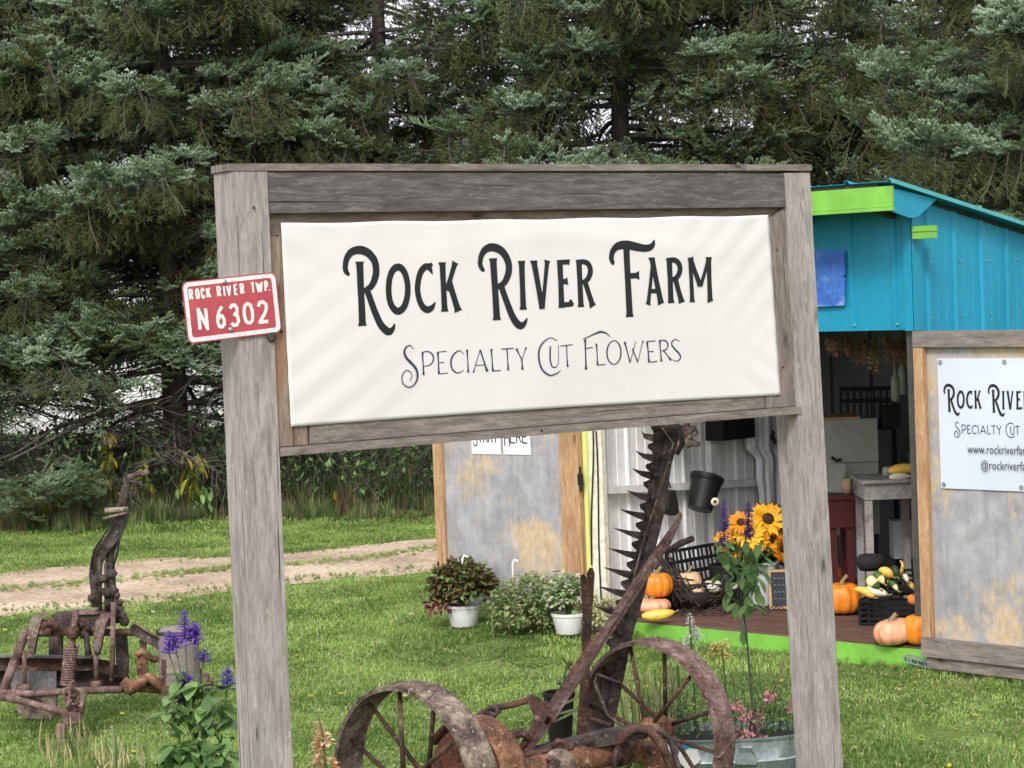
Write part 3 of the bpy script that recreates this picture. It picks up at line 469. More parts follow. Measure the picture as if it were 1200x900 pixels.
# loose tufts at the lane edges and in its middle, round the stand's skirt and the posts
tp = []
for v in range(3):
    bm = bmesh.new()
    for i in range(60):
        a = RND.random()*6.3; r = RND.random()*.05; p = V((math.cos(a)*r, math.sin(a)*r, -.01)); blade(bm, p, RND.uniform(.05, .16), RND.uniform(.002, .004), RND.uniform(.01, .09), a, 1 if RND.random() < .2 else 0)
    tp.append(proto('grass_tuft', bm, [M['grass'], M['grasspale']]))
pts = []; sc = []; sp = []
for i in range(5200):
    x = RND.uniform(-6, 4); k = RND.choice((0, 1, 1, 1, 1, 2)); t = (-1.62+wob(x, 0), -.1, 1.4+wob(x, 2))[k] + RND.gauss(0, .2 if k != 1 else .12)
    yy = lane_y(x)+t*lane_h(x)/1.6
    if in_shed(x, yy): continue
    pts.append((x, yy, hgt(x, yy)+.03)); sc.append(RND.uniform(.14, .36) if k == 1 else RND.uniform(.08, .26)); sp.append(RND.random()*6.3)
for i in range(190):
    a = RND.uniform(-.9, 4.1); b = RND.uniform(-.16, .0); 
    if a < 0: b = RND.uniform(-.1, .5)
    p = SH(a, b, 0); pts.append((p.x, p.y, hgt(p.x, p.y)-.01)); sc.append(RND.uniform(.15, .55)); sp.append(RND.random()*6.3)
for uu in (.08, 2.77):
    for i in range(24):
        p = SG(uu+RND.uniform(-.2, .2), 0, RND.uniform(-.3, .1)); pts.append((p.x, p.y, hgt(p.x, p.y)-.0 if False else 0)); sc.append(RND.uniform(.6, 1.2)); sp.append(RND.random()*6.3)
scatter('edge_grass', pts, None, sc, tp, spin=sp)
lp = []
for v in range(2):
    bm = bmesh.new(); bm.faces.new([bm.verts.new(q) for q in ((0, 0, .03), (.014, .02, .034), (.0, .05, .04), (-.016, .022, .03))]); lp.append(proto('fallen_leaf', bm, [M['leafyellow'] if v else M['straw']]))
pts = []; sc = []; sp = []
for i in range(900):
    yy = RND.uniform(9, 24); x = RND.uniform(-yy*.25, yy*.25)
    if in_shed(x, yy) or RND.random() < .3*math.sin(x*2+yy)+.2: continue
    pts.append((x, yy, hgt(x, yy))); sc.append(RND.uniform(.5, 1.2)); sp.append(RND.random()*6.3)
scatter('fallen_leaves', pts, None, sc, lp, spin=sp)
# tall weeds under the spruce row
wp = []
for v in range(4):
    bm = bmesh.new()
    for i in range(70):
        a = RND.random()*6.3; r = RND.random()*.16; p = V((math.cos(a)*r, math.sin(a)*r, -.02)); h = RND.uniform(.2, .62)
        blade(bm, p, h, RND.uniform(.004, .008), RND.uniform(.05, .3)*h*1.6, a, (0 if v < 3 else 1) if RND.random() < .9 else 2)
    wp.append(proto('weed_clump', bm, [M['weed'], M['bushbrown'], M['straw']]))
pts = []; sc = []; sp = []
for i in range(1500):
    x = RND.uniform(-7.5, 8); yy = 23.2+abs(RND.gauss(0, 1.5)) + .15*math.sin(x*1.7)
    if yy > 30: continue
    k = min(1, .3+(yy-23.2)*.5); pts.append((x, yy, 0)); sc.append(RND.uniform(.6, 1.15)*k); sp.append(RND.random()*6.3)
scatter('tall_weeds', pts, None, sc, wp, spin=sp)
# bare brush stems in the shade under the trees
bp = []
for v in range(3):
    bm = new_bm()
    for i in range(9):
        a = RND.random()*6.3; p = V((RND.uniform(-.2, .2), RND.uniform(-.2, .2), 0)); q = p; L = [p]
        for k in range(5): q = q+V((math.cos(a)*.07+RND.gauss(0, .03), math.sin(a)*.07+RND.gauss(0, .03), RND.uniform(.1, .24))); L.append(q)
        tube(bm, L, [.005, .004, .0035, .003, .002, .001], 3, False)
        for k in range(16):
            b = L[RND.randrange(1, 6)]; w2 = RND.uniform(.02, .06); d = V((RND.gauss(0, 1), RND.gauss(0, 1), RND.gauss(0, .5))).normalized(); s = perp(d)[0]
            bm.faces.new([bm.verts.new(b), bm.verts.new(b+d*w2+s*w2*.4), bm.verts.new(b+d*w2*2), bm.verts.new(b+d*w2-s*w2*.4)]).material_index = 1
    bp.append(proto('brush_stem', bm, [M['twig'], M['leafdark'] if v == 2 else M['leaf' if v == 0 else 'leafdark']]))
pts = []; sc = []; sp = []
for i in range(700):
    x = RND.uniform(-7.5, 8); yy = RND.uniform(23.7, 28.5); pts.append((x, yy, 0)); sc.append(RND.uniform(.5, 1.3)); sp.append(RND.random()*6.3)
scatter('undergrowth', pts, None, sc, bp, spin=sp)
# ------------------------------------------------------------------ spruces
def needles(bm, a, b, n, ln, wd, mi=0):
    d = (b-a); L = d.length; d = d/L; x, y = perp(d)
    for i in range(n):
        t = (i+RND.random())/n; an = i*2.4+RND.uniform(-.3, .3); p = a+d*L*t
        o = x*math.cos(an)+y*math.sin(an); q = p+(o*.8+d*.75)*ln*(1-.25*t); s = o.cross(d)*wd
        f = bm.faces.new([bm.verts.new(p-s), bm.verts.new(p+s), bm.verts.new(q)]); f.material_index = mi
def spray(bm, L=.42, nf=9, nn=36, droop=.0):
    stem = [V((0, L*t, -droop*t*t)) for t in (0, .35, .7, 1)]
    tube(bm, stem, [.006, .005, .004, .002], 3, False, 1)
    needles(bm, stem[1], stem[3], nn, .021, .0048)
    for i in range(nf):
        t = .12+.86*i/nf; s = 1 if i % 2 else -1; p = V((0, L*t, -droop*t*t)); fl = (.55-.34*t)*L*1.05*RND.uniform(.75, 1.15)
        d = V((s*.8, .8, RND.uniform(.0, .75))).normalized(); q = p+d*fl
        tube(bm, [p, q], [.0035, .0015], 3, False, 1)
        needles(bm, p, q, int(nn*fl/.13)+6, .024, .0048)
        if fl > .11:
            for s2 in (-1, 1):
                p2 = p+d*fl*.45; q2 = p2+(d+V((s2*.5*d.y, -s2*.5*d.x, .2))).normalized()*fl*.5; needles(bm, p2, q2, int(nn*fl*.5/.13)+5, .02, .0048)
SPo = []; SPi = []
for v in range(4):
    bm = new_bm(); spray(bm, .40, 7, 58, .03); SPo.append(proto('spruce_spray', bm, [M['needle'], M['twig']]))
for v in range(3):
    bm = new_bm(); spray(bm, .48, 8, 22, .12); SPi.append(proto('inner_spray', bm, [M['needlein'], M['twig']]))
DEADTW = []
for v in range(3):
    bm = new_bm()
    for i in range(11):
        t = i/11; p = V((0, .55*t, 0)); d = V((RND.choice((-1, 1))*.8, .7, RND.uniform(-.5, .3))).normalized(); q = p+d*RND.uniform(.12, .34); mid = (p+q)/2+V((0, 0, RND.uniform(-.02, .03)))
        tube(bm, [p, mid, q], [.0035, .0028, .0012], 3, False)
        q2 = mid+V((RND.gauss(0, .08), .1, RND.gauss(0, .06))); tube(bm, [mid, q2], [.002, .001], 3, False)
    tube(bm, [(0, 0, 0), (0, .3, -.01), (0, .6, .02)], [.006, .004, .002], 3, False)
    DEADTW.append(proto('dead_twig', bm, [M['twig']]))
def spruce_tree(x, y, H, R, label, lowgreen=2.0, seed=0, trunk_r=.13, dens=1.0, front=None):
    rr = random.Random(seed); t = thing('spruce_tree', label, 'spruce tree', (x, y, 0), 'spruces in the row behind the stand')
    bm = new_bm(); lx, ly = rr.uniform(-.15, .15), rr.uniform(-.15, .15)
    zs = [-.1, .15, .6, 1.5, 3, 5, 7, 9, H]; tube(bm, [(x+lx*z/H, y+ly*z/H, z) for z in zs], [trunk_r*1.35, trunk_r*1.15]+[trunk_r*(1-z/H)+.01 for z in zs[2:]], 12)
    for v in bm.verts:
        if v.co.z < H-.2: v.co += V((rr.uniform(-1, 1), rr.uniform(-1, 1), 0))*.008
    obj('trunk', bm, M['bark'], t, True)
    bm = new_bm(); P = []; D = []; S = []; RL = []; Pi = []; Di = []; Si = []; Ri = []; Pd = []; Dd = []; Sd = []; Rd = []
    z = .55
    while z < H-.4:
        nb = rr.choice((3, 4, 5)) if z < 8 else 3
        for k in range(nb):
            az = rr.random()*6.283; zz = z+rr.uniform(-.1, .1)
            L = R*(1-(zz/H)**1.15)*rr.uniform(.72, 1.12) + .25
            green = zz > lowgreen+rr.uniform(-.35, .5)
            if zz < 1.5: L *= rr.uniform(.4, .85)
            h = V((math.cos(az), math.sin(az), 0)); side = V((-h.y, h.x, 0)); n = 7; pl = []
            rise = rr.uniform(-.02, .14) if green else rr.uniform(-.15, .05); sag = rr.uniform(.28, .5); tip = rr.uniform(.12, .3)
            cv = rr.uniform(-.15, .15)
            for i in range(n):
                s = i/(n-1); pl.append(V((x, y, zz))+h*L*s+side*cv*L*s*s+V((0, 0, L*(rise*s-sag*s*s*.75+tip*s**4))))
            br = .012+.011*L
            tube(bm, pl, [br*(1-.85*i/(n-1)) for i in range(n)], 5, False)
            def pos(s):
                f = s*(n-1); i = min(int(f), n-2); return pl[i].lerp(pl[i+1], f-i), (pl[i+1]-pl[i]).normalized()
            back = h.y > .35 and not front       # the far side is seen only through gaps
            m = int(L/.058*dens*(.4 if back else 1)*(1 if zz < 6.5 else .4))
            if not green:
                for i in range(int(L/.22)):
                    p, d = pos(rr.uniform(.12, 1)); Pd.append(p); Dd.append((d+side*rr.choice((-1, 1))*rr.uniform(.4, 1.2)+V((0, 0, rr.uniform(-.6, .1)))).normalized()); Sd.append(rr.uniform(.6, 1.35)); Rd.append(rr.uniform(-.8, .8))
                continue
            for i in range(m):
                s = rr.uniform(.18, 1)**.8; p, d = pos(s); sd = rr.choice((-1, 1)); w = (1-s)*.55*L*.55+.1; off = rr.random()
                q = p+side*sd*off*w+V((0, 0, -off*w*.3-rr.random()*.05))
                outer = s > .5 or off > .6
                dd = (d*1.0+side*sd*rr.uniform(.2, 1.0)+V((0, 0, rr.uniform(-.2, .65) if outer else rr.uniform(-.9, .1)))).normalized()
                if outer and h.y < .3: dd = (dd+V((0, -.45, .1))).normalized()
                if outer: P.append(q); D.append(dd); S.append(rr.uniform(.6, 1.1)); RL.append(rr.uniform(-.7, .7))
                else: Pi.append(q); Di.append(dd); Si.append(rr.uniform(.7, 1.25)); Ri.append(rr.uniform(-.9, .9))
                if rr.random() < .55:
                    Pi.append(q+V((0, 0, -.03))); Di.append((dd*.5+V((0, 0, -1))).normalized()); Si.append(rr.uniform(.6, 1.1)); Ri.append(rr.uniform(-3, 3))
            for i in range(int(L/.4)):
                p, d = pos(rr.uniform(.1, .6)); Pd.append(p); Dd.append((d+side*rr.choice((-1, 1))*rr.uniform(.4, 1.2)+V((0, 0, rr.uniform(-1, 0)))).normalized()); Sd.append(rr.uniform(.5, 1.1)); Rd.append(rr.uniform(-.8, .8))
        z += rr.uniform(.14, .26) if z < 8 else .5
    o = obj('limbs', bm, M['twig'], t, True, kind='stuff')
    if P: scatter('foliage', P, D, S, SPo, t, roll=RL)
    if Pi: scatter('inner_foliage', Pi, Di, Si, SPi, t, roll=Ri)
    if Pd: scatter('dead_twigs', Pd, Dd, Sd, DEADTW, t, roll=Rd)
    return t
TREES = [  # trunk position (x at height 1.2, Y), height, radius, low green, trunk radius, label
 (-20, 25.6, 13, 2.9, 1.9, .15, 'big dense spruce filling the left edge of the picture beside the lane'),
 (205, 25.2, 13, 2.6, 2.35, .15, 'spruce whose grey trunk shows left of the tall left sign post'),
 (335, 27.0, 12, 2.4, 2.7, .13, 'spruce directly behind the left post of the farm sign'),
 (455, 26.2, 12, 2.6, 2.0, .13, 'spruce behind the left half of the big banner'),
 (590, 28.6, 12, 2.0, 2.4, .12, 'thin spruce behind the middle of the big banner with sky gaps in its crown'),
 (735, 25.2, 13, 2.7, 1.8, .14, 'spruce with long pale green boughs above the right half of the banner'),
 (905, 25.9, 13, 2.7, 2.3, .15, 'dark spruce with a thick trunk above the right post of the sign'),
 (1030, 27.6, 12, 2.2, 2.8, .14, 'sparse spruce with long bare limbs above the green fascia of the stand'),
 (1160, 25.5, 12, 2.4, 2.8, .13, 'dark open spruce behind the teal roof of the stand'),
 (1345, 20.3, 12, 3.0, 1.6, .14, 'near blue-green spruce beside the right end of the teal stand')]
for i, (px, Y, H, R, lg, tr, lb) in enumerate(TREES):
    p = at(px, 470, Y); spruce_tree(p.x, Y, H, R, lb, lg, 100+i, tr, {590: .4, 1030: .35, 1160: .6, 455: .75, 335: .8, -20: 1.3, 205: 1.15}.get(px, 1.0))
# second line further back, thinner
for i, (px, Y, H, R, lb) in enumerate([(-70, 30.5, 12, 2.4, 'back-row spruce glimpsed behind the leftmost big spruce'), 
                                     (1235, 30.5, 12, 2.3, 'back-row spruce glimpsed above the sloping teal roof edge')]):
    p = at(px, 470, Y); spruce_tree(p.x, Y, H, R, lb, 2.3, 200+i, .11, .5)
# near low boughs of the left tree, and the bare leaning limb
lt = [o for o in bpy.data.objects if o.name == 'spruce_tree'][0]
bm = new_bm()
def limb(px, r0, r1): n = len(px); P_ = [at(*p) for p in px]; tube(bm, P_, [r0+(r1-r0)*i/(n-1) for i in range(n)], 6, False); return P_
limb([(200, 475, 25.2), (150, 478, 24.8), (105, 492, 24.3), (60, 515, 23.9), (10, 540, 23.5)], .04, .012)
limb([(105, 492, 24.3), (75, 505, 24.1), (55, 540, 23.9), (50, 558, 23.8), (60, 570, 23.7)], .016, .006)
limb([(120, 487, 24.5), (70, 498, 24.2), (20, 530, 23.7), (-20, 545, 23.5)], .02, .008)
obj('bare_limb', bm, M['twig'], lt, True)
P = []; D = []; S = []; RL = []
for i in range(150):
    u = RND.random(); px = -10+120*u; py = 588-18*math.sin(u*2)+RND.gauss(0, 12)+(8 if u < .4 else 0)
    P.append(at(px, py, 23.4+RND.uniform(-.4, .5))); D.append((RND.uniform(-.3, 1), -.7, RND.uniform(-.1, .4))); S.append(RND.uniform(.4, .8)); RL.append(RND.uniform(-.6, .6))
scatter('low_foliage', P, D, S, SPo, lt, roll=RL)
for (x0, x1, y0, n, nm) in ((-10, 150, 452, 150, 0), (-10, 250, 400, 380, 0), (260, 330, 408, 90, 1)):
    P = []; D = []; S = []; RL = []
    for i in range(n):
        u = RND.random(); px = x0+(x1-x0)*u; py = y0+16*math.sin(u*9)+RND.gauss(0, 13)-10*u; q = at(px, py, 23.9+RND.uniform(-.3, .9))
        P.append(q); D.append((RND.uniform(-.9, .9), -.7, RND.uniform(-.4, .5))); S.append(RND.uniform(.6, 1.0)); RL.append(RND.uniform(-.6, .6))
    scatter('low_foliage', P, D, S, SPo, lt, roll=RL)
# ------------------------------------------------------------------ far background seen through the gaps
def leafball(bm, c, rx, rz, n, s, rr):
    for i in range(n):
        d = V((rr.gauss(0, 1), rr.gauss(0, 1), rr.gauss(0, 1))).normalized(); r = rr.random()**.4; p = V(c)+V((d.x*rx*r, d.y*rx*r, d.z*rz*r))
        a = V((rr.gauss(0, 1), rr.gauss(0, 1), rr.gauss(0, 1))).normalized(); x, y = perp(a); q = s*rr.uniform(.6, 1.3)
        bm.faces.new([bm.verts.new(p), bm.verts.new(p+x*q+y*q*.5), bm.verts.new(p+x*q*2), bm.verts.new(p+x*q-y*q*.5)])
M['autumn'] = leafm('orange_autumn_leaf', (.45, .13, .04), (.65, .26, .08), .8); M['autumn2'] = leafm('tan_autumn_leaf', (.4, .24, .09), (.6, .4, .16), .8)
for i, (px, py, Y, r, m_, lb) in enumerate([(1140, 128, 48, 1.1, 'autumn', 'red-orange autumn tree glimpsed through the spruces at upper right'), (1040, 190, 52, 2.0, 'autumn2', 'tan autumn tree glimpsed above the green fascia'), (560, 165, 55, 1.5, 'autumn2', 'yellowing tree glimpsed just above the middle of the sign'), (1190, 265, 46, 1.6, 'autumn2', 'tan autumn tree glimpsed above the sloping roof end')]):
    p = at(px, py, Y); t = thing('autumn_tree', lb, 'tree', (p.x, p.y, 0)); rr = random.Random(i)
    bm = new_bm(); tube(bm, [(p.x, p.y, 0), (p.x+.1, p.y, p.z*.6), (p.x, p.y, p.z)], [.18, .12, .05], 8)
    for k in range(7): tube(bm, [(p.x, p.y, p.z*.5+k*.25), (p.x+rr.uniform(-1, 1)*r*.7, p.y+rr.uniform(-1, 1)*r*.7, p.z+rr.uniform(-.3, .6)*r)], [.05, .015], 5)
    obj('trunk', bm, M['bark'], t, True); bm = new_bm()
    for k in range(9): leafball(bm, (p.x+rr.uniform(-1, 1)*r*.7, p.y+rr.uniform(-1, 1)*r*.6, p.z+rr.uniform(-.7, .7)*r), r*.45, r*.4, 260, .06, rr)
    obj('crown', bm, M[m_], t, kind='stuff')
# pale tunnel greenhouse in the field beyond the trees
gh = thing('greenhouse_tunnel', 'long pale plastic tunnel glimpsed through bare twigs behind the grey spruce trunk', 'greenhouse', (-7.5, 46, 0))
bm = new_bm(); prev = None
for k in range(17):
    a = math.pi*k/16; yy = 46-3.2*math.cos(a); zz = .9+1.9*math.sin(a) if 0 < k < 16 else 0
    row = [bm.verts.new((xx, yy, zz)) for xx in (-16, 2.0)]
    if prev: face(bm, [prev[0], prev[1], row[1], row[0]])
    prev = row
obj('cover', bm, M['whiteplastic'], gh, True)
bm = new_bm()
for xx in range(-16, 3, 2): tube(bm, [(xx, 46-3.22*math.cos(math.pi*k/16), (.92+1.9*math.sin(math.pi*k/16)) if 0 < k < 16 else 0) for k in range(17)], .03, 5)
obj('hoops', bm, M['galv'], gh, True)
# ------------------------------------------------------------------ the farm sign
WOODBV = .003
fs = thing('farm_sign', 'big weathered wood frame on two thick posts holding the white farm banner', 'sign', SG(1.35, 0, 0))
bm = new_bm(); sgbox(bm, 0.02, .163, -.1, 2.83, -.143, 0); obj('post', bm, M['post'], fs, bevel=.006)
bm = new_bm(); W_ = .143
def lean(v): return 2.625+.079*(2.83-v)/2.6
hexa(bm, [SG(lean(-.1), -.1, 0), SG(lean(-.1)+W_, -.1, 0), SG(lean(-.1)+W_, -.1, -W_), SG(lean(-.1), -.1, -W_), SG(lean(2.83), 2.822, 0), SG(lean(2.83)+W_, 2.822, 0), SG(lean(2.83)+W_, 2.822, -W_), SG(lean(2.83), 2.822, -W_)])
obj('post', bm, M['post'], fs, bevel=.006)
bm = new_bm(); sgbox(bm, .012, 2.778, 2.832, 2.858, -.148, .003); obj('cap_board', bm, M['board'], fs, bevel=WOODBV)
bm = new_bm(); hexa(bm, [SG(.167, 2.679, -.038), SG(2.633, 2.679, -.038), SG(2.633, 2.679, -.002), SG(.167, 2.679, -.002), SG(.167, 2.826, -.038), SG(2.63, 2.818, -.038), SG(2.63, 2.818, -.002), SG(.167, 2.826, -.002)]); obj('top_beam', bm, M['beam'], fs, bevel=WOODBV)
bm = new_bm(); sgbox(bm, .167, 2.62, 2.60, 2.73, -.075, -.0395); obj('inner_rail', bm, M['brownboard'], fs, bevel=WOODBV)
bm = new_bm(); sgbox(bm, .166, .29, 1.832, 2.598, -.055, -.014); obj('inner_board', bm, M['brownboard'], fs, bevel=WOODBV)
bm = new_bm(); hexa(bm, [SG(2.49, 1.832, -.012), SG(2.665, 1.832, -.012), SG(2.665, 1.832, -.05), SG(2.49, 1.832, -.05), SG(2.49, 2.598, -.012), SG(2.626, 2.674, -.012), SG(2.626, 2.674, -.05), SG(2.49, 2.598, -.05)]); obj('inner_board', bm, M['board'], fs, bevel=WOODBV)
bm = new_bm(); sgbox(bm, .30, 2.48, 1.834, 1.985, -.048, -.012); obj('bottom_board', bm, M['board'], fs, bevel=WOODBV)
bm = new_bm(); sgbox(bm, .166, 2.675, 1.798, 1.829, -.09, .006); obj('ledge', bm, M['board'], fs, bevel=WOODBV)
bm = new_bm(); sgbox(bm, .30, 2.48, 1.99, 2.59, -.05, -.04); obj('backing_sheet', bm, M['greyrail'], fs)
# nails and bolts
for (u, v) in ((.196, 2.6), (.2, 2.25), (2.58, 2.5), (2.59, 2.0), (1.17, 1.91), (1.32, 1.815), (2.2, 1.9), (.1, 2.7)):
    bm = new_bm(); lathe(bm, SG(u, v, -.013 if .16 < u < 2.6 and v > 1.84 else .006), [(.001, .004), (.005, .003), (.006, 0)], 8, SGN); obj('nail', bm, M['rustdark'], fs)
bm = new_bm(); lathe(bm, SG(.149, 2.232, .0), [(.018, 0), (.018, .012), (.012, .016), (.001, .017)], 14, SGN); obj('bolt', bm, M['rustdark'], fs, True)
# banner
def wr(u, v):
    U = (u-.213)/2.32; Vv = (v-1.9)/.745; r = 0
    r += .006*math.sin(math.pi*min(max(U, 0), 1))*math.sin(math.pi*min(max(Vv, 0), 1))
    for (cu, cv, an, f, s) in ((0, 0, .55, 55, .5), (1, 1, .75, 60, .42), (1, 0, 2.6, 60, .22), (0, 1, -.5, 50, .22)):
        du, dv = (U-cu)*2.32, (Vv-cv)*.745; R2 = math.hypot(du, dv); c = du*math.sin(an)-dv*math.cos(an)
        r += .0017*math.exp(-(R2/s)**2)*math.sin(c*f)*min(1, R2/.06)
    for cu in (.14, .31, .47, .63, .8):
        r += .003*math.exp(-((U-cu)/.03)**2)*math.exp(-((1-Vv)/.25)**2) - .002*math.exp(-((U-cu-.07)/.03)**2)*math.exp(-(Vv/.2)**2)
    r += .0015*math.sin(u*3.1+v*5)+.0035*math.exp(-((Vv-.86+.05*math.sin(U*9))/.06)**2)*math.exp(-((U-.62)/.3)**2)
    return r
def BU(s, t):    # s,t in 0..1 -> u,v on the banner with its slightly bowed edges
    uL = .213+.007*(1-t); uR = 2.530+.037*(1-t); vB = 1.902-.019*s+.006*math.sin(math.pi*s); vT = 2.644+.002*s-.004*math.sin(math.pi*s*5)**2
    return uL+(uR-uL)*s, vB+(vT-vB)*t
bm = new_bm(); NX, NY = 150, 56; G = []
for j in range(NY+1):
    row = []
    for i in range(NX+1):
        u, v = BU(i/NX, j/NY); row.append(bm.verts.new(SG(u, v, -.008+wr(u, v)+.004)))
    G.append(row)
for j in range(NY):
    for i in range(NX): face(bm, [G[j][i], G[j][i+1], G[j+1][i+1], G[j+1][i]])
# hem: a small return to the back gives the sheet its edge
for seq in ([G[0][i] for i in range(NX+1)], [G[j][NX] for j in range(NY+1)], [G[NY][i] for i in range(NX, -1, -1)], [G[j][0] for j in range(NY, -1, -1)]):
    bk = [bm.verts.new(v.co - SGN*.004) for v in seq]
    for i in range(len(seq)-1): face(bm, [seq[i], bk[i], bk[i+1], seq[i+1]])
ban = obj('banner', bm, M['banner'], None, True, origin=SG(1.35, 1.9, 0), label='large cream-white vinyl banner for the farm and its cut flowers, stapled inside the wood frame', cat='banner')
SCNT = [0]
def ribbon(bm, pts, place, w_min=0):
    """pts (u, v, width) in metres; place(u, v, lift) -> world"""
    SCNT[0] += 1; lift = .0012+.00009*(SCNT[0] % 19); P = []
    for i, (u, v, w) in enumerate(pts):
        if P and math.hypot(u-P[-1][0], v-P[-1][1]) < 1e-5: continue
        P.append((u, v, max(w, w_min)))
    n = len(P); L = []; R = []
    for i, (u, v, w) in enumerate(P):
        a = P[max(i-1, 0)]; b = P[min(i+1, n-1)]; dx, dy = b[0]-a[0], b[1]-a[1]; q = math.hypot(dx, dy) or 1; nx, ny = -dy/q, dx/q
        L.append(bm.verts.new(place(u+nx*w/2, v+ny*w/2, lift))); R.append(bm.verts.new(place(u-nx*w/2, v-ny*w/2, lift)))
    for i in range(n-1): face(bm, [L[i], R[i], R[i+1], L[i+1]])
def densify(pts, st):
    o = []
    for i in range(len(pts)-1):
        a, b = pts[i], pts[i+1]; k = max(1, int(math.hypot(b[0]-a[0], b[1]-a[1])/st))
        for j in range(k): o.append(tuple(a[q]+(b[q]-a[q])*j/k for q in range(3)))
    o.append(pts[-1]); return o
def balls(bm, pts, place):
    for (u, v, w) in (pts[0], pts[-1]):
        if w > .012:
            c = [bm.verts.new(place(u+math.cos(a)*w*.5, v+math.sin(a)*w*.5, .0011)) for a in [k*math.pi/6 for k in range(12)]]; face(bm, c)
main = [[(a/1000, b/1000, c/1000) for a, b, c in s] for s in STROKES_MAIN]; sub = [[(a/1000, b/1000, c/1000) for a, b, c in s] for s in STROKES_SUB]
pb = lambda u, v, l: SG(u, v, -.004+wr(u, v)+l)
bm = new_bm()
for s in main: ribbon(bm, densify(s, .02), pb)
for k in (0, 3, 9, 10, 24): pass
for s in (main[0], main[9 if len(main) > 9 else 0]): balls(bm, [s[0], s[0]], pb)
obj('main_lettering', bm, M['ink'], ban)
bm = new_bm()
for s in sub: ribbon(bm, densify(s, .02), pb, .0028)
obj('small_lettering', bm, M['ink2'], ban)
# ---- stroke font for the plate, the papers (unit box, y up)
GL = {'R': [[(0, 0), (0, 1), (.65, 1), (.95, .88), (.95, .62), (.65, .5), (0, .5)], [(.5, .5), (1, 0)]], 'O': [[(.5, 0), (.15, .1), (0, .3), (0, .7), (.15, .9), (.5, 1), (.85, .9), (1, .7), (1, .3), (.85, .1), (.5, 0)]],
      'C': [[(1, .72), (.88, .92), (.5, 1), (.12, .9), (0, .68), (0, .32), (.12, .1), (.5, 0), (.88, .08), (1, .28)]], 'K': [[(0, 0), (0, 1)], [(1, 1), (0, .42)], [(.35, .6), (1, 0)]], 'I': [[(.5, 0), (.5, 1)]],
      'V': [[(0, 1), (.5, 0), (1, 1)]], 'E': [[(1, 1), (0, 1), (0, 0), (1, 0)], [(0, .52), (.8, .52)]], 'T': [[(0, 1), (1, 1)], [(.5, 1), (.5, 0)]], 'W': [[(0, 1), (.25, 0), (.5, .8), (.75, 0), (1, 1)]],
      'P': [[(0, 0), (0, 1), (.7, 1), (1, .86), (1, .6), (.7, .46), (0, .46)]], '.': [[(.4, 0), (.4, .1)]], 'N': [[(0, 0), (0, 1), (1, 0), (1, 1)]], 'H': [[(0, 0), (0, 1)], [(1, 0), (1, 1)], [(0, .5), (1, .5)]], 'A': [[(0, 0), (.5, 1), (1, 0)], [(.2, .35), (.8, .35)]],
      'S': [[(1, .8), (.8, .97), (.4, 1), (.05, .85), (.08, .62), (.5, .5), (.92, .36), (.95, .14), (.6, 0), (.2, .03), (0, .2)]],
      '6': [[(.85, 1), (.4, .8), (.08, .5), (0, .25), (.2, .03), (.6, 0), (.95, .12), (1, .32), (.8, .52), (.45, .55), (.08, .38)]], '3': [[(.02, .85), (.3, 1), (.7, 1), (.97, .84), (.92, .62), (.55, .54), (.95, .45), (1, .2), (.75, .02), (.3, 0), (0, .14)]],
      '0': [[(.5, 0), (.12, .12), (0, .4), (0, .62), (.14, .9), (.5, 1), (.86, .9), (1, .62), (1, .4), (.88, .12), (.5, 0)]], '2': [[(.02, .78), (.2, .96), (.6, 1), (.94, .86), (.96, .66), (.7, .4), (.02, .0), (1, .0)]]}
def write(bm, ch, x0, x1, y0, y1, w, place):
    for s in GL[ch]:
        P = [(x0+(x1-x0)*p[0], y0+(y1-y0)*p[1]) for p in s]
        for a, b in zip(P, P[1:]): ribbon(bm, [(*a, w), (*b, w)], place)
        for p in P[1:-1]:
            SCNT[0] += 1; l = .0012+.00009*(SCNT[0] % 19)
            c = [bm.verts.new(place(p[0]+math.cos(a)*w*.49, p[1]+math.sin(a)*w*.49, l)) for a in [k*math.pi/5 for k in range(10)]]; face(bm, c)
# red address plate: local frame on the front of the left post, tilted a little
rx = (SG(.190, 2.4621, 0)-SG(-.1846, 2.4358, 0)); RW = rx.length; rx.normalize(); ry = (SG(-.1846, 2.4358, 0)-SG(-.1851, 2.2219, 0)); RH = .2200; ry.normalize(); RO = SG(-.1851, 2.2210, .008)
ry = (ry - rx*ry.dot(rx)).normalized()
def RP(x, y, l=0.0): return RO+rx*(x*RW)+ry*(y*RH)+SGN*l
def rrect(x0, x1, y0, y1, r, n=5):
    out = []; ar = RH/RW
    for cx, cy, a0 in ((x1-r*ar, y1-r, 0), (x0+r*ar, y1-r, 90), (x0+r*ar, y0+r, 180), (x1-r*ar, y0+r, 270)):
        for k in range(n+1): a = math.radians(a0+90*k/n); out.append((cx+math.cos(a)*r*ar, cy+math.sin(a)*r))
    return out
plate = thing('address_plate', 'small red metal plate with township name and house number on the left post', 'sign', RP(.5, 0))
bm = new_bm(); prism(bm, [RP(x, y, 0) for x, y in rrect(0, 1, 0, 1, .1)], SGN*.0022); obj('plate', bm, M['red'], plate)
bm = new_bm(); A_ = rrect(.012, .988, .02, .98, .09); B_ = rrect(.05, .945, .09, .915, .05); a = [bm.verts.new(RP(x, y, .0031)) for x, y in A_]; b = [bm.verts.new(RP(x, y, .0031)) for x, y in B_]
for i in range(len(a)): j = (i+1) % len(a); face(bm, [a[i], a[j], b[j], b[i]])
obj('border', bm, M['refl'], plate)
bm = new_bm(); rp = lambda x, y, l: RP(x/RW, y/RH, .0023+l*.8)
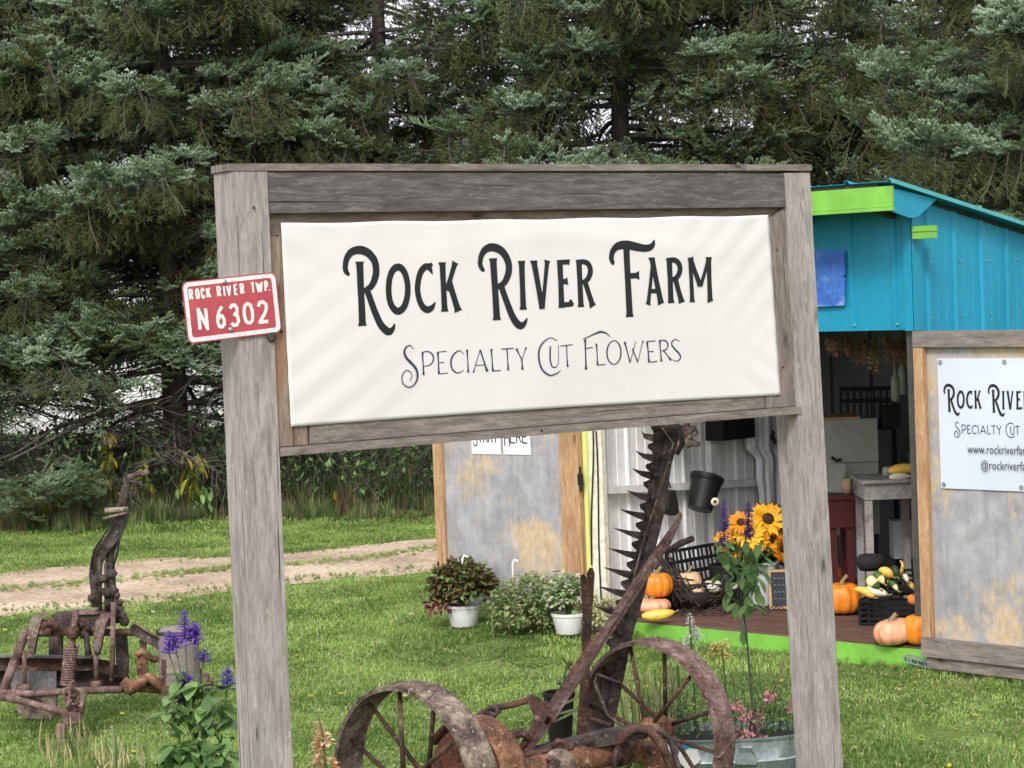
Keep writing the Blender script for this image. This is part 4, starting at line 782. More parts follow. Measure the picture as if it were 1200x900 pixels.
def rwrite(ch, xa, xb, ya, yb, w):    # zoomed picture units -> plate metres
    tx = lambda x: (x-115)/850*RW
    bm = new_bm(); write(bm, ch, tx(xa)+w/2, tx(xb)-w/2, ya*RH+w/2, yb*RH-w/2, w, rp); obj('digit' if ch.isdigit() else 'letter', bm, M['redletter'], plate)
for ch, xa, xb in (('R', 165, 205), ('O', 222, 262), ('C', 270, 310), ('K', 320, 362), ('R', 413, 455), ('I', 468, 494), ('V', 500, 546), ('E', 566, 606), ('R', 622, 664), ('T', 720, 762), ('W', 768, 834), ('P', 846, 882), ('.', 880, 900)): rwrite(ch, xa, xb, .69, .875, .0075)
for ch, xa, xb in (('N', 218, 312), ('6', 380, 468), ('3', 500, 594), ('0', 625, 727), ('2', 755, 862)): rwrite(ch, xa, xb, .18, .565, .0125)
for (x, y, m_) in ((.445, .93, 'galv'), (.455, .15, 'galv')):
    bm = new_bm(); lathe(bm, RP(x, y, .003), [(.009, 0), (.009, .003), (.005, .006), (.0005, .007)], 8, SGN); obj('bolt', bm, M[m_], plate)
# ------------------------------------------------------------------ the stand
shed = thing('farm_stand_shed', 'open-fronted flower stand of teal metal siding with lime fascia and wooden deck', 'shed', SH(1.3, 1.3, 0))
def corr(bm, o, ud, uw, vd, prof_h=.018, pitch=.305, minor=True, th=.003, off=0.0, nrm=None, topf=None):
    """ribbed sheet: o origin, ud unit across, uw width, vd vector up (or topf(u) -> height)"""
    ud = V(ud); n = V(nrm); P = [(0, 0)]; x = -off
    while x < uw+pitch:
        for q, h in ((-.02, 0), (-.009, prof_h), (.009, prof_h), (.02, 0)):
            P.append((x+q, h))
        if minor:
            for f in (.36, .66):
                for q, h in ((-.008, 0), (0, prof_h*.3), (.008, 0)): P.append((x+pitch*f+q, h))
        x += pitch
    P = sorted([p for p in P if 0 <= p[0] <= uw]+[(uw, 0)]); 
    lo = [bm.verts.new(V(o)+ud*a+n*h) for a, h in P]; hi = [bm.verts.new(V(o)+ud*a+n*h+(V((0, 0, topf(a))) if topf else V(vd))) for a, h in P]
    lo2 = [bm.verts.new(V(o)+ud*a+n*(h-th)) for a, h in P]; hi2 = [bm.verts.new(V(o)+ud*a+n*(h-th)+(V((0, 0, topf(a))) if topf else V(vd))) for a, h in P]
    for i in range(len(P)-1):
        face(bm, [lo[i], lo[i+1], hi[i+1], hi[i]]); face(bm, [lo2[i+1], lo2[i], hi2[i], hi2[i+1]]); face(bm, [lo2[i], lo2[i+1], lo[i+1], lo[i]]); face(bm, [hi[i], hi[i+1], hi2[i+1], hi2[i]])
FW = 2.62; DP = 2.6; zr = lambda b: 2.86-.17*b
# front header
bm = new_bm(); corr(bm, SH(0, -.012, 2.055), SF, FW, V((0, 0, .72)), .016, .305, False, off=-.12, nrm=-SS); obj('front_siding', bm, M['teal'], shed)
bm = new_bm(); shbox(bm, -.012, .045, -.035, -.028, 2.05, 2.8); shbox(bm, -.026, -.018, -.035, .05, 2.05, 2.8); obj('corner_trim', bm, M['teal'], shed)
bm = new_bm(); corr(bm, SH(-.004, 0.05, .12), SS, DP-.05, None, .016, .305, True, off=-.1, nrm=-SF, topf=lambda a: zr(a+.05)-.035-.12); obj('side_siding', bm, M['teal'], shed)
for k in range(6):
    bm = new_bm(); lathe(bm, SH(.1+.305*k*1.0, -.028, 2.09), [(.008, 0), (.008, .004), (.001, .006)], 8, -SS); obj('screw', bm, M['galv'], shed)
for k in range(6):
    for bb_ in (.18+.305*1.1*k,):
        for zz_ in (2.12, 2.45):
            if zz_ < zr(bb_)-.1:
                bm = new_bm(); lathe(bm, SH(-.006, bb_, zz_), [(.008, 0), (.008, .004), (.001, .006)], 8, -SF); obj('screw', bm, M['galv'], shed)
# interior lining and frame
bm = new_bm(); corr(bm, SH(FW-.05, .05, .17), SS, DP-.1, V((0, 0, 2.4)), .016, .305, True, off=-.02, nrm=-SF); obj('left_lining', bm, M['whitemetal'], shed)
bm = new_bm(); shbox(bm, .02, FW-.06, DP-.06, DP-.02, .17, 2.4); obj('back_wall', bm, M['greywall'], shed)
bm = new_bm(); shbox(bm, .02, .05, .1, DP-.07, .17, 2.5); obj('right_lining', bm, M['greywall'], shed)
bm = new_bm()
P0 = sh_on(700, 571, a=FW-.10); P1 = sh_on(905, 561, a=FW-.10)
bar(bm, P0-V((0, 0, .022)), P1-V((0, 0, .022)), .05, .045, V((0, 0, 1))); obj('girt', bm, M['whitewood'], shed)
P0 = sh_on(700, 497, a=FW-.10); P1 = sh_on(940, 480, a=FW-.10)
bm = new_bm(); bar(bm, P0+V((0, 0, .3)), P1+V((0, 0, .3)), .05, .045, V((0, 0, 1))); obj('girt', bm, M['whitewood'], shed)
pq = sh_on(835, 600, a=FW-.10); bb = (pq-SC).dot(SS)/SS.length_squared
bm = new_bm(); shbox(bm, FW-.13, FW-.075, bb-.03, bb+.05, .17, 2.4); obj('stud', bm, M['whitewood'], shed)
bm = new_bm(); shbox(bm, FW-.13, FW-.075, 2.42, 2.50, .17, 2.4); obj('stud', bm, M['whitewood'], shed)
# back wall battens and shelf
for a in (1.55, 2.0, 2.35): bm = new_bm(); shbox(bm, a, a+.05, DP-.1, DP-.062, .17, 2.38); obj('batten', bm, M['greywall'], shed)
# front jamb, header beam
bm = new_bm(); shbox(bm, 2.45, 2.565, -.03, .012, .0, 2.053); obj('jamb_board', bm, M['cream'], shed, bevel=.003)
bm = new_bm(); shbox(bm, 2.567, 2.60, -.05, .09, .0, 2.053); obj('jamb_strip', bm, M['yellowgreen'], shed)
bm = new_bm(); shbox(bm, .0, .06, .0, .06, .17, 2.5); obj('corner_post', bm, M['darkunder'], shed)
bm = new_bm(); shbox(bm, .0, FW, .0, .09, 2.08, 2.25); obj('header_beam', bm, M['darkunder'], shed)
# roof
bm = new_bm(); rl = V((0, 0, 0))
b0, b1 = -.34, 2.95; o_ = SH(-.085, b0, zr(b0)+.005); corr(bm, o_, SF, FW+.2, SS*(b1-b0)+V((0, 0, zr(b1)-zr(b0))), .02, .305, True, nrm=V((0, 0, 1))); obj('roof', bm, M['teal'], shed)
bm = new_bm(); hexa(bm, [SH(-.105, b0, zr(b0)-.008), SH(-.09, b0, zr(b0)-.008), SH(-.09, b1, zr(b1)-.008), SH(-.105, b1, zr(b1)-.008), SH(-.105, b0, zr(b0)+.016), SH(-.09, b0, zr(b0)+.016), SH(-.09, b1, zr(b1)+.016), SH(-.105, b1, zr(b1)+.016)]); obj('rake_trim', bm, M['tealtrim'], shed)
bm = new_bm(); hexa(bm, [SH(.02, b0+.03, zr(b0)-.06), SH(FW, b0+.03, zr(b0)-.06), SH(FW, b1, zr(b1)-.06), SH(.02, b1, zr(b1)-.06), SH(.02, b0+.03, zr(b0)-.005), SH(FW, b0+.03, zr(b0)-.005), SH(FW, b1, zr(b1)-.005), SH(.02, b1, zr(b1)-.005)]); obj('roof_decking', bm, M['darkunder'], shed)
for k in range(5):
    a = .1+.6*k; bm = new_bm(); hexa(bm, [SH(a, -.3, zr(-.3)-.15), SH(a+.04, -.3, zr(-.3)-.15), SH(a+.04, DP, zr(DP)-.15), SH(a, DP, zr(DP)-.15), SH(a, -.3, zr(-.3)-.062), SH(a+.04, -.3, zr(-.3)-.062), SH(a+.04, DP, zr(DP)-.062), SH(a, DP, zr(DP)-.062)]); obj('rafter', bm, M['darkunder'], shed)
bm = new_bm(); shbox(bm, -.10, FW+.1, -.36, -.335, 2.775, 2.893); shbox(bm, -.105, FW+.1, -.372, -.337, 2.752, 2.773); obj('fascia', bm, M['lime'], shed, bevel=.003)
bm = new_bm(); prism(bm, [SH(-.078, -.333, 2.75), SH(-.078, -.333, 2.885), SH(-.078, .16, zr(.16)-.012), SH(-.078, .04, 2.76), SH(-.078, -.06, 2.715), SH(-.078, -.14, 2.71)], SF*.012); obj('gable_end_trim', bm, M['teal'], shed)
bm = new_bm(); shbox(bm, -.16, -.04, -.06, .02, 2.588, 2.662); shbox(bm, -.165, -.04, -.066, .02, 2.63, 2.64); obj('beam_end', bm, M['lime'], shed, bevel=.004)
bm = new_bm(); P = [sh_on(x, y, b=-.04) for x, y in ((950, 293), (989, 293), (990, 322), (987, 324), (990, 326), (989, 358), (950, 360))]; prism(bm, P, SS*.014); 
obj('blue_board', bm, M['blueboard'], None, label='faded blue weathered board nailed on the teal siding beside the sign post', cat='board')
# deck: separate boards, skirt
for k in range(17):
    b = .0+k*.145-.02; bm = new_bm(); z1 = .168+RND.uniform(-.003, .003); a1 = 2.56 if k else 2.72; shbox(bm, .0 if k else -.03, a1-.06, b, b+.137, .14, z1)
    obj('deck_board', bm, M['deck'], shed)
bm = new_bm(); shbox(bm, -.04, 2.72, -.05, -.023, .0, .158); obj('skirt_board', bm, M['lime'], shed, bevel=.003)
bm = new_bm(); shbox(bm, .12, 2.7, -.068, -.053, -.02, .075); obj('skirt_board', bm, M['lime'], shed, bevel=.003)
# threshold metal ladder-like vent under the right door
vent = thing('metal_track', 'short slotted metal strip lying below the right door', 'metal strip', SH(.12, -.12, .03))
bm = new_bm(); Pv = [at(1059, 770, 12.9), at(1100, 781, 12.82)]
dv = (Pv[1]-Pv[0]); 
box(bm, Pv[0], dv, SS*.06, V((0, 0, .008))); box(bm, Pv[0]+V((0, 0, -.03)), dv, SS*.02, V((0, 0, .008)))
for k in range(6): box(bm, Pv[0]+dv*(k/5.2)+V((0, 0, -.022)), dv*.03, SS*.02, V((0, 0, .022)))
obj('strip', bm, M['galv'], vent)
# right door, swung flat, hanging proud of the front
def shq(a0, a1, b0, b1, z0a, z0b, z1a, z1b):
    bm = new_bm(); hexa(bm, [SH(a0, b0, z0a), SH(a1, b0, z0b), SH(a1, b1, z0b), SH(a0, b1, z0a), SH(a0, b0, z1a), SH(a1, b0, z1b), SH(a1, b1, z1b), SH(a0, b1, z1a)]); return bm
dr_ = obj('door', shq(-.135, -1.42, -.115, -.10, .25, .235, 1.955, 1.948), M['ply'], shed, label='right door of bare grey plywood')
obj('top_rail', shq(-.078, -1.45, -.155, -.10, 1.957, 1.945, 2.05, 2.038), M['greyrail'], dr_, bevel=.003)
obj('stile', shq(-.078, -.148, -.15, -.10, .255, .255, 1.955, 1.955), M['fir'], dr_, bevel=.003)
obj('stile', shq(-1.37, -1.45, -.15, -.10, .24, .24, 1.945, 1.945), M['fir'], dr_, bevel=.003)
obj('bottom_rail', shq(-.078, -1.45, -.16, -.10, .145, .125, .253, .238), M['greyrail'], dr_, bevel=.003)
obj('lower_rail', shq(-.10, -1.45, -.14, -.08, .075, .05, .142, .122), M['board'], dr_, bevel=.003)
# left door
dl = obj('door', shq(2.79, 3.92, -.05, -.035, .2, .2, 1.95, 1.95), M['ply'], shed, label='left door of bare grey plywood')
obj('stile', shq(2.665, 2.79, -.075, -.03, .2, .2, 1.95, 1.95), M['fir'], dl, bevel=.003)
obj('hinge_strip', shq(2.605, 2.662, -.09, -.03, .15, .15, 1.95, 1.95), M['fir'], dl, bevel=.003)
obj('stile', shq(3.91, 4.0, -.075, -.03, .2, .2, 1.95, 1.95), M['fir'], dl, bevel=.003)
bm = new_bm(); hx = sh_on(680, 562, b=-.10); 
prism(bm, [hx+SF*a*.9+V((0, 0, z*.8)) for a, z in ((-.012, -.1), (.012, -.1), (.014, -.05), (.028, -.045), (.028, .045), (.012, .05), (.01, .11), (-.008, .11), (-.01, .05), (-.022, .04), (-.022, -.04), (-.012, -.05))], SS*.006); obj('hinge', bm, M['black'], dl)
# power cords on the jamb
for (xa, xb, ya, yb, lb) in ((695, 693, 500, 662, 'black cord hanging nearer the left door strap hinge'), (698.5, 704.5, 505, 712, 'thin black cord running down nearer the white lining')):
    bm = new_bm(); tube(bm, [sh_on(xa+(xb-xa)*t+math.sin(t*7)*.7, ya+(yb-ya)*t, b=-.038) for t in [i/8 for i in range(9)]], .006, 6)
    obj('power_cord', bm, M['black'], None, True, label=lb, cat='cord', group='cords on the cream jamb')
# right banner
def b2(s, t): # s from left 0..1, t up
    return SH(-.224-1.05*s, -.125-.006*math.sin(s*math.pi)*math.sin(t*math.pi)-.003*math.sin(s*21+t*5)*(1-t)*.5, 1.134+(1.889-1.134)*t+(-.004*s))
bm = new_bm(); G = [[bm.verts.new(b2(i/50, j/30)) for i in range(51)] for j in range(31)]
for j in range(30):
    for i in range(50): face(bm, [G[j][i], G[j][i+1], G[j+1][i+1], G[j+1][i]])
ban2 = obj('door_banner', bm, M['banner2'], None, True, origin=b2(.5, 0), label='bluish white farm banner with web address pinned to the right plywood door', cat='banner')
for (s, t) in ((.02, .03), (.5, .03), (.02, .97), (.42, .97), (.98, .97), (.98, .03)):
    bm = new_bm(); lathe(bm, b2(s, t)-SS*.002, [(.014, 0), (.012, .004), (.006, .004), (.006, .001)], 12, -SS); obj('grommet', bm, M['galv'], ban2)
# copy of the lettering: main ROCK spans px 1110..; fit by width
def p2(u, v, l):
    # main sign u .5..2.28 -> banner metres
    a = (u-.52)*.492+.067; z = (v-2.558)*.551+1.745
    s = a/1.05; t = (z-1.134)/.755; return b2(s, t)-SS*(l+.0006)
bm = new_bm()
for s in main: ribbon(bm, s, p2)
obj('main_lettering', bm, M['ink'], ban2)
def p3(u, v, l):
    a = (u-.80)*.54+.16; z = (v-2.205)*.56+1.538
    s = a/1.05; t = (z-1.134)/.755; return b2(s, t)-SS*(l+.0006)
bm = new_bm()
for s in sub: ribbon(bm, s, p3, .008)
obj('small_lettering', bm, M['ink2'], ban2)
def text_on(name, txt, o, xd, yd, nd, size, squeeze, mat_, parent):
    cu = bpy.data.curves.new(name, 'FONT'); cu.body = txt; cu.size = size; cu.resolution_u = 2; to = bpy.data.objects.new(name, cu); col.objects.link(to)
    bpy.context.view_layer.update(); me = bpy.data.meshes.new_from_object(to.evaluated_get(bpy.context.evaluated_depsgraph_get())); bpy.data.objects.remove(to)
    for v in me.vertices: q = V(o)+V(xd)*v.co.x*squeeze+V(yd)*v.co.y+V(nd)*.002; v.co = q-wloc(parent)
    me.materials.clear(); me.materials.append(mat_); ob = bpy.data.objects.new(name, me); col.objects.link(ob); ob.parent = parent; return ob
xd = (b2(.9, .3)-b2(.1, .3)).normalized(); Z = V((0, 0, 1))
text_on('web_lettering', 'www.rockriverfarm.com', SH(-.224-.191, -.137, 1.344), xd, Z, -SS, .072, .72, M['ink2'], ban2)
text_on('handle_lettering', '@rockriverfarm', SH(-.224-.273, -.137, 1.254), xd, Z, -SS, .072, .74, M['ink2'], ban2)
# two papers on the left door
for i, (xa, xb, yb, wd, lb) in enumerate(((553, 587, 532, 'START', 'left white paper sheet on the left door, cut off by the sign ledge'), (590, 622, 532.5, 'HERE', 'right white paper sheet on the left door beside its twin'))):
    pa = sh_on(xa, yb, b=-.056); pb_ = sh_on(xb, yb+.6, b=-.056); xw = (pb_-pa); 
    bm = new_bm(); box(bm, pa, xw, SS*.002, V((0, 0, .21))); pt = obj('paper_sign', bm, M['paper'], None, label=lb, cat='paper sign', group='papers on the left door')
    bm = new_bm(); wl = xw.length; n = len(wd)
    pl_ = lambda u, v, l: pa+xw.normalized()*u+Z*v-SS*(l+.0005)
    for k, ch in enumerate(wd):
        big = k == 0; x0 = wl*(.07+.88*k/n); x1 = x0+wl*.88/n*.78
        write(bm, ch, x0, x1, .058 if big else .082, .175 if big else .165, .009, pl_)
    obj('lettering', bm, M['ink'], pt, kind='stuff')
# ------------------------------------------------------------------ fruit
def pumpkin(base, R, H, mt, label, group=None, cat='pumpkin', ribs=9, tilt=(0, 0, 1), stem=True, depth=.13):
    t = thing('pumpkin' if cat == 'pumpkin' else cat.replace(' ', '_'), label, cat, base, group)
    bm = new_bm(); prof = []
    for i in range(15):
        a = -math.pi/2+math.pi*i/14; r = max(.004, R*abs(math.cos(a))**.62); h = H/2*(1+math.sin(a)*(1-.16*math.exp(-((abs(a)-math.pi/2)/.35)**2)))
        prof.append((r, h))
    lathe(bm, base, prof, ribs*6, tilt, ribs, depth, ph=RND.random()*3); obj('skin', bm, M[mt], t, True)
    if stem:
        bm = new_bm(); ax = V(tilt).normalized(); b = V(base)+ax*H*.9; q = R*.13
        tube(bm, [b, b+ax*H*.1, b+ax*H*.2+V((q, 0, 0)), b+ax*H*.3+V((q*2.2, 0, 0))], [q*1.5, q, q*.8, q], 6); obj('stem', bm, M['stem'], t, True)
    return t
def gourd(p0, p1, r0, r1, mt, label, cat='gourd', bend=V((0, 0, .02)), stem=True, group=None):
    p0 = V(p0); p1 = V(p1); t = thing('gourd', label, cat, p0, group); bm = new_bm(); n = 9; pts = []; rs = []
    for i in range(n+1):
        s = i/n; pts.append(p0.lerp(p1, s)+bend*math.sin(math.pi*s)); e = math.sin(math.pi*min(max(s, .02), .98))**.45; rs.append(e*(r0+(r1-r0)*(3*s*s-2*s**3)))
    tube(bm, pts, rs, 14); obj('skin', bm, M[mt], t, True)
    if stem: bm = new_bm(); d = (p1-p0).normalized(); tube(bm, [p1, p1+d*.015, p1+d*.03+V((0, 0, .01))], [.007, .005, .006], 5); obj('stem', bm, M['stem'], t, True)
    return t
DK = .17
def dk(x, y, h=DK): return on_z(x, y, h)
p = dk(768, 722); pumpkin(at(771, 700, p.y+.02), .105, .17, 'pumpkin', 'orange pumpkin on top of the pink one left of the wicker')
pumpkin(at(765, 719, p.y-.02), .125, .105, 'pumpkinpink', 'flat pink pumpkin stacked beneath the orange one left of the wicker')
p = dk(770, 726); gourd(at(752, 722, p.y-.2), at(790, 717, p.y-.2), .04, .036, 'squash', 'yellow crookneck squash lying in front of the stacked pumpkins', 'squash', V((0, 0, -.008)))
p = dk(990, 719); pumpkin(dk(988, 720), .125, .215, 'pumpkin', 'tall orange pumpkin standing on the deck right of the sign post')
p2_ = dk(985, 700); pumpkin(at(984, 682, p2_.y+.25), .085, .11, 'pumpkin', 'small orange pumpkin on a low box above the tall orange one', ribs=12)
pumpkin(dk(1050, 755), .125, .155, 'pumpkinpink', 'pink pumpkin at the front edge of the deck next to the right door', tilt=(-.15, 0, 1))
pumpkin(dk(1078, 756), .10, .19, 'pumpkin', 'orange pumpkin half hidden by the right door beside the pink one')
pumpkin(at(1073, 709, 13.5), .05, .07, 'pumpkin', 'tiny red-orange pumpkin by the gourd crate at the right door')
# wooden box carrying the small pumpkin
bq = at(984, 684, p2_.y+.25); bm = new_bm(); box(bm, bq+V((-.12, -.1, -(bq.z-DK)))-V((0, 0, 0)), (.24, 0, 0), (0, .2, 0), (0, 0, bq.z-DK)); obj('low_box', bm, M['darkunder'], None, bevel=.006, label='dark low box under the small orange pumpkin behind the tall one', cat='box')
# ------------------------------------------------------------------ wicker and crates at the left of the deck
wk = thing('wicker_basket', 'dark grapevine basket heaped with pale squash at the left of the deck', 'basket', dk(815, 712))
c = dk(812, 712); c = V((c.x, c.y, DK)); bm = new_bm(); rr = random.Random(5)
for k in range(46):
    a0 = rr.random()*6.28; sp_ = rr.uniform(1.5, 4); r = rr.uniform(.2, .27); z0 = rr.uniform(.01, .17); pts_ = []
    for i in range(12): a = a0+sp_*i/11; rr_ = r*(.8+z0*1.3)+rr.gauss(0, .008); pts_.append(c+V((math.cos(a)*rr_*1.15, math.sin(a)*rr_*.7, z0+.02*math.sin(i*1.3+k))))
    tube(bm, pts_, rr.uniform(.004, .008), 4, False)
for k in range(44):
    a = rr.random()*6.28; pts_ = [c+V((math.cos(a+.5*i/5)*(.17+.1*i/5)*1.15, math.sin(a+.5*i/5)*(.17+.1*i/5)*.75, .01+.19*i/5+rr.gauss(0, .008))) for i in range(6)]; tube(bm, pts_, .005, 4, False)
obj('weave', bm, M['black2'], wk)
bm = new_bm(); lathe(bm, c, [(.02, .01), (.19, .012), (.23, .12), (.2, .13), (.02, .13)], 20, squash=.7); obj('lining', bm, M['darkfab'], wk, True)
pumpkin(c+V((-.02, -.02, .10)), .088, .155, 'tansquash', 'round tan squash on top of the wicker basket', cat='squash', ribs=8, depth=.05)
for dx, dy, R_, H_, mm, lb in ((.13, -.09, .07, .085, 'creamsquash', 'cream squash right of the round tan squash in the wicker basket'), (.26, -.02, .06, .08, 'creamsquash', 'cream squash at the right rim of the wicker basket'), (-.15, .02, .05, .13, 'creamsquash', 'small pale yellow gourd left of the round tan squash'), (.02, -.13, .06, .06, 'tansquash', 'half buried tan squash at the front rim of the wicker basket')):
    pumpkin(c+V((dx, dy, .11)), R_, H_, mm, lb, cat='squash', ribs=8, depth=.05)
# fan of dark sticks to its left
bm = new_bm(); st_ = thing('stick_bundle', 'leaning bundle of dark vine sticks left of the wicker basket', 'sticks', dk(800, 712))
for k in range(44):
    a = on_plane(rr.uniform(762, 788), rr.uniform(648, 668), SC+SF*(FW-.14-rr.random()*.08), SF); b = at(rr.uniform(778, 822), rr.uniform(700, 712), c.y-.22+rr.uniform(-.1, .05)); m = a.lerp(b, .5)+V((rr.gauss(0, .02), 0, rr.gauss(0, .02))); tube(bm, [a, m, b], rr.uniform(.004, .008), 4, False)
for k in range(40):
    x0 = rr.uniform(750, 800); a = at(x0, rr.uniform(690, 714), c.y-.1+rr.uniform(-.1, .1)); b = a+V((rr.uniform(-.1, .25), rr.uniform(-.1, .1), rr.uniform(-.06, .08))); m = a.lerp(b, .5)+V((0, 0, .05)); tube(bm, [a, m, b], rr.uniform(.003, .006), 4, False)
obj('sticks', bm, M['black2'], st_)
def crate(name, label, o, x, y, z, nx=7, ny=4, nz=3, cat='crate'):
    """open slatted plastic crate: o corner, x/y/z edge vectors"""
    o = V(o); x = V(x); y = V(y); z = V(z); t = thing(name, label, cat, o); e = .012
    xn, yn, zn = x.normalized(), y.normalized(), z.normalized()
    bm = new_bm(); box(bm, o, x, y, zn*.006); obj('floor', bm, M['black'], t)
    for (a, b, L, nn, dn) in ((o, x, x.length, nx, yn), (o+y-yn*.008, x, x.length, nx, yn), (o, y, y.length, ny, xn), (o+x-xn*.008, y, y.length, ny, xn)):
        bm = new_bm(); d = b.normalized()
        for k in range(nz+1): box(bm, a+zn*(z.length-e*1.4)*k/nz, b, dn*.008, zn*(e*1.4))
        for k in range(nn+1): box(bm, a+d*(L-e)*k/nn-dn*.001, d*e, dn*.010, z)
        obj('side_panel', bm, M['black'], t)
    return t
A1 = on_plane(777, 690, SC+SF*(FW-.18), SF); A2 = on_plane(838, 684, SC+SF*(FW-.18), SF); ex = SS*((A2-A1).dot(SS)/SS.length_squared)
crate('plastic_crate', 'black slatted crate tipped upright behind the wicker basket', A1, ex, -SF*.2+V((0, 0, .03)), SF*.04+V((0, 0, .25)), 6, 3, 3)
# the tilted black bucket on the wall, black box, driftwood, shirt, bag
AW = FW-.10
def lw(x, y, off=0.0): return on_plane(x, y, SC+SF*(AW-off), SF)
bk = thing('hanging_bucket', 'black plastic bucket hanging tilted on the white ribbed wall', 'bucket', lw(826, 577, .12))
ctr0 = lw(820, 597, .16); ctr1 = lw(829, 558, .16); ax = (ctr1-ctr0); Lk = ax.length
bm = new_bm(); lathe(bm, ctr0, [(.001, .0), (.085, 0), (.112, Lk*.9), (.12, Lk*.9), (.122, Lk), (.108, Lk), (.08, .01), (.001, .01)], 28, ax); 
for h in (.82, .9): lathe(bm, ctr0, [(.112, Lk*h), (.118, Lk*h+.002), (.113, Lk*h+.006)], 28, ax)
obj('bucket_body', bm, M['black'], bk, 'auto')
bm = new_bm(); q = lw(838, 588, .3); lathe(bm, q, [(.012, 0), (.03, .004), (.03, .01), (.012, .012)], 14, V((0, -1, 0))); obj('shell_ornament', bm, M['creamsquash'], bk, True)
bm = new_bm(); P0 = lw(826, 493, .02); P1 = lw(864, 512, .02); sx = SS*((P1-P0).dot(SS)); box(bm, V((P0.x, P0.y, P1.z)), sx, -SF*.16, V((0, 0, .14))); obj('black_box', bm, M['black'], None, bevel=.004, label='black box mounted on the white wall beside the driftwood', cat='box')
bm = new_bm(); dw = lw(806, 512, .15); rr = random.Random(3); t = thing('driftwood', 'knotted grey-brown driftwood lump hanging beside the tip of the mower bar', 'driftwood', dw)
for k in range(16):
    a = dw+V((rr.gauss(0, .035), rr.gauss(0, .03), rr.gauss(0, .03))); d = V((rr.gauss(0, 1), rr.gauss(0, .5), rr.gauss(0, .6)))*.032; tube(bm, [a-d, a+V((rr.gauss(0, .01), 0, rr.gauss(0, .012))), a+d], [.014, rr.uniform(.022, .042), .012], 8)
obj('knot', bm, mottled('driftwood_grey', [(.08, .06, .045), (.25, .2, .15), (.42, .36, .28)], 14, .9), t, True)
# shirt on a hanger
sh = thing('hanging_shirt', 'white short-sleeved shirt on a hanger against the ribbed wall', 'shirt', lw(893, 540, .05))
bm = new_bm(); out = [(877, 480), (872, 492), (872, 527), (884, 537), (887, 530), (886, 566), (889, 573), (889, 586), (897, 592), (916, 586), (918, 470), (905, 466)]
ns = 26; nt_ = 30
def edge_x(y, left):
    L_ = [(470, 884), (485, 877), (494, 873), (527, 874), (533, 882), (538, 886), (560, 886), (575, 889), (590, 890)]; R_ = [(470, 912), (500, 918), (590, 919)]
    T = L_ if left else R_
    for i in range(len(T)-1):
        if T[i][0] <= y <= T[i+1][0]: f = (y-T[i][0])/(T[i+1][0]-T[i][0]); return T[i][1]+(T[i+1][1]-T[i][1])*f
    return T[-1][1]
F_ = []; B_ = []
for j in range(nt_+1):
    y = 470+120*j/nt_; xl, xr = edge_x(y, True), edge_x(y, False); rf = []; rb = []
    for i in range(ns+1):
        s = i/ns; x = xl+(xr-xl)*s; fold = .018*math.sin(s*17+y*.02)*min(1, j/9)+.01*math.sin(s*31+1); o = .045*math.sin(math.pi*s)+fold*.6
        rf.append(bm.verts.new(lw(x, y+(2*math.sin(s*9) if j == nt_ else 0), .07+o))); rb.append(bm.verts.new(lw(x, y, .055+fold*.3)))
    F_.append(rf); B_.append(rb)
for j in range(nt_):
    for i in range(ns): face(bm, [F_[j][i], F_[j+1][i], F_[j+1][i+1], F_[j][i+1]]); face(bm, [B_[j][i+1], B_[j+1][i+1], B_[j+1][i], B_[j][i]])
    face(bm, [B_[j][0], B_[j+1][0], F_[j+1][0], F_[j][0]]); face(bm, [F_[j][ns], F_[j+1][ns], B_[j+1][ns], B_[j][ns]])
obj('cloth', bm, M['shirt'], sh, True)
bm = new_bm(); tube(bm, [lw(874, 482, .1), lw(894, 468, .1), lw(912, 480, .1)], .006, 6); tube(bm, [lw(894, 468, .1), lw(895, 458, .09), lw(898, 456, .05)], .004, 6); obj('hanger', bm, M['black'], sh)
bm = new_bm(); hk = lw(906, 509, .14)
for (dx, dz, l) in ((0, 0, .06), (.0, .03, .03), (.01, -.03, .05), (-.015, -.01, .03)): tube(bm, [hk+V((dx, 0, dz)), hk+V((dx+.004, -.01, dz-l*.8))], [.007, .012], 6)
obj('dark_tool', bm, M['black'], None, True, label='small dark bunch of tools hanging over the white shirt', cat='tool')
bg_ = thing('dark_satchel', 'small dark cloth bag hanging behind the mower bar on the white wall', 'bag', lw(785, 590, .05))
bm = new_bm(); prism(bm, [lw(x, y, .03) for x, y in ((777, 577), (784, 574), (787, 590), (788, 600), (784, 604), (779, 603), (776, 596))], -SF*.06); obj('bag_body', bm, M['darkfab'], bg_, bevel=.01)
bm = new_bm(); tube(bm, [lw(779, 573, .06), lw(782, 557, .04), lw(786, 572, .06)], .006, 5); obj('strap', bm, M['darkfab'], bg_)
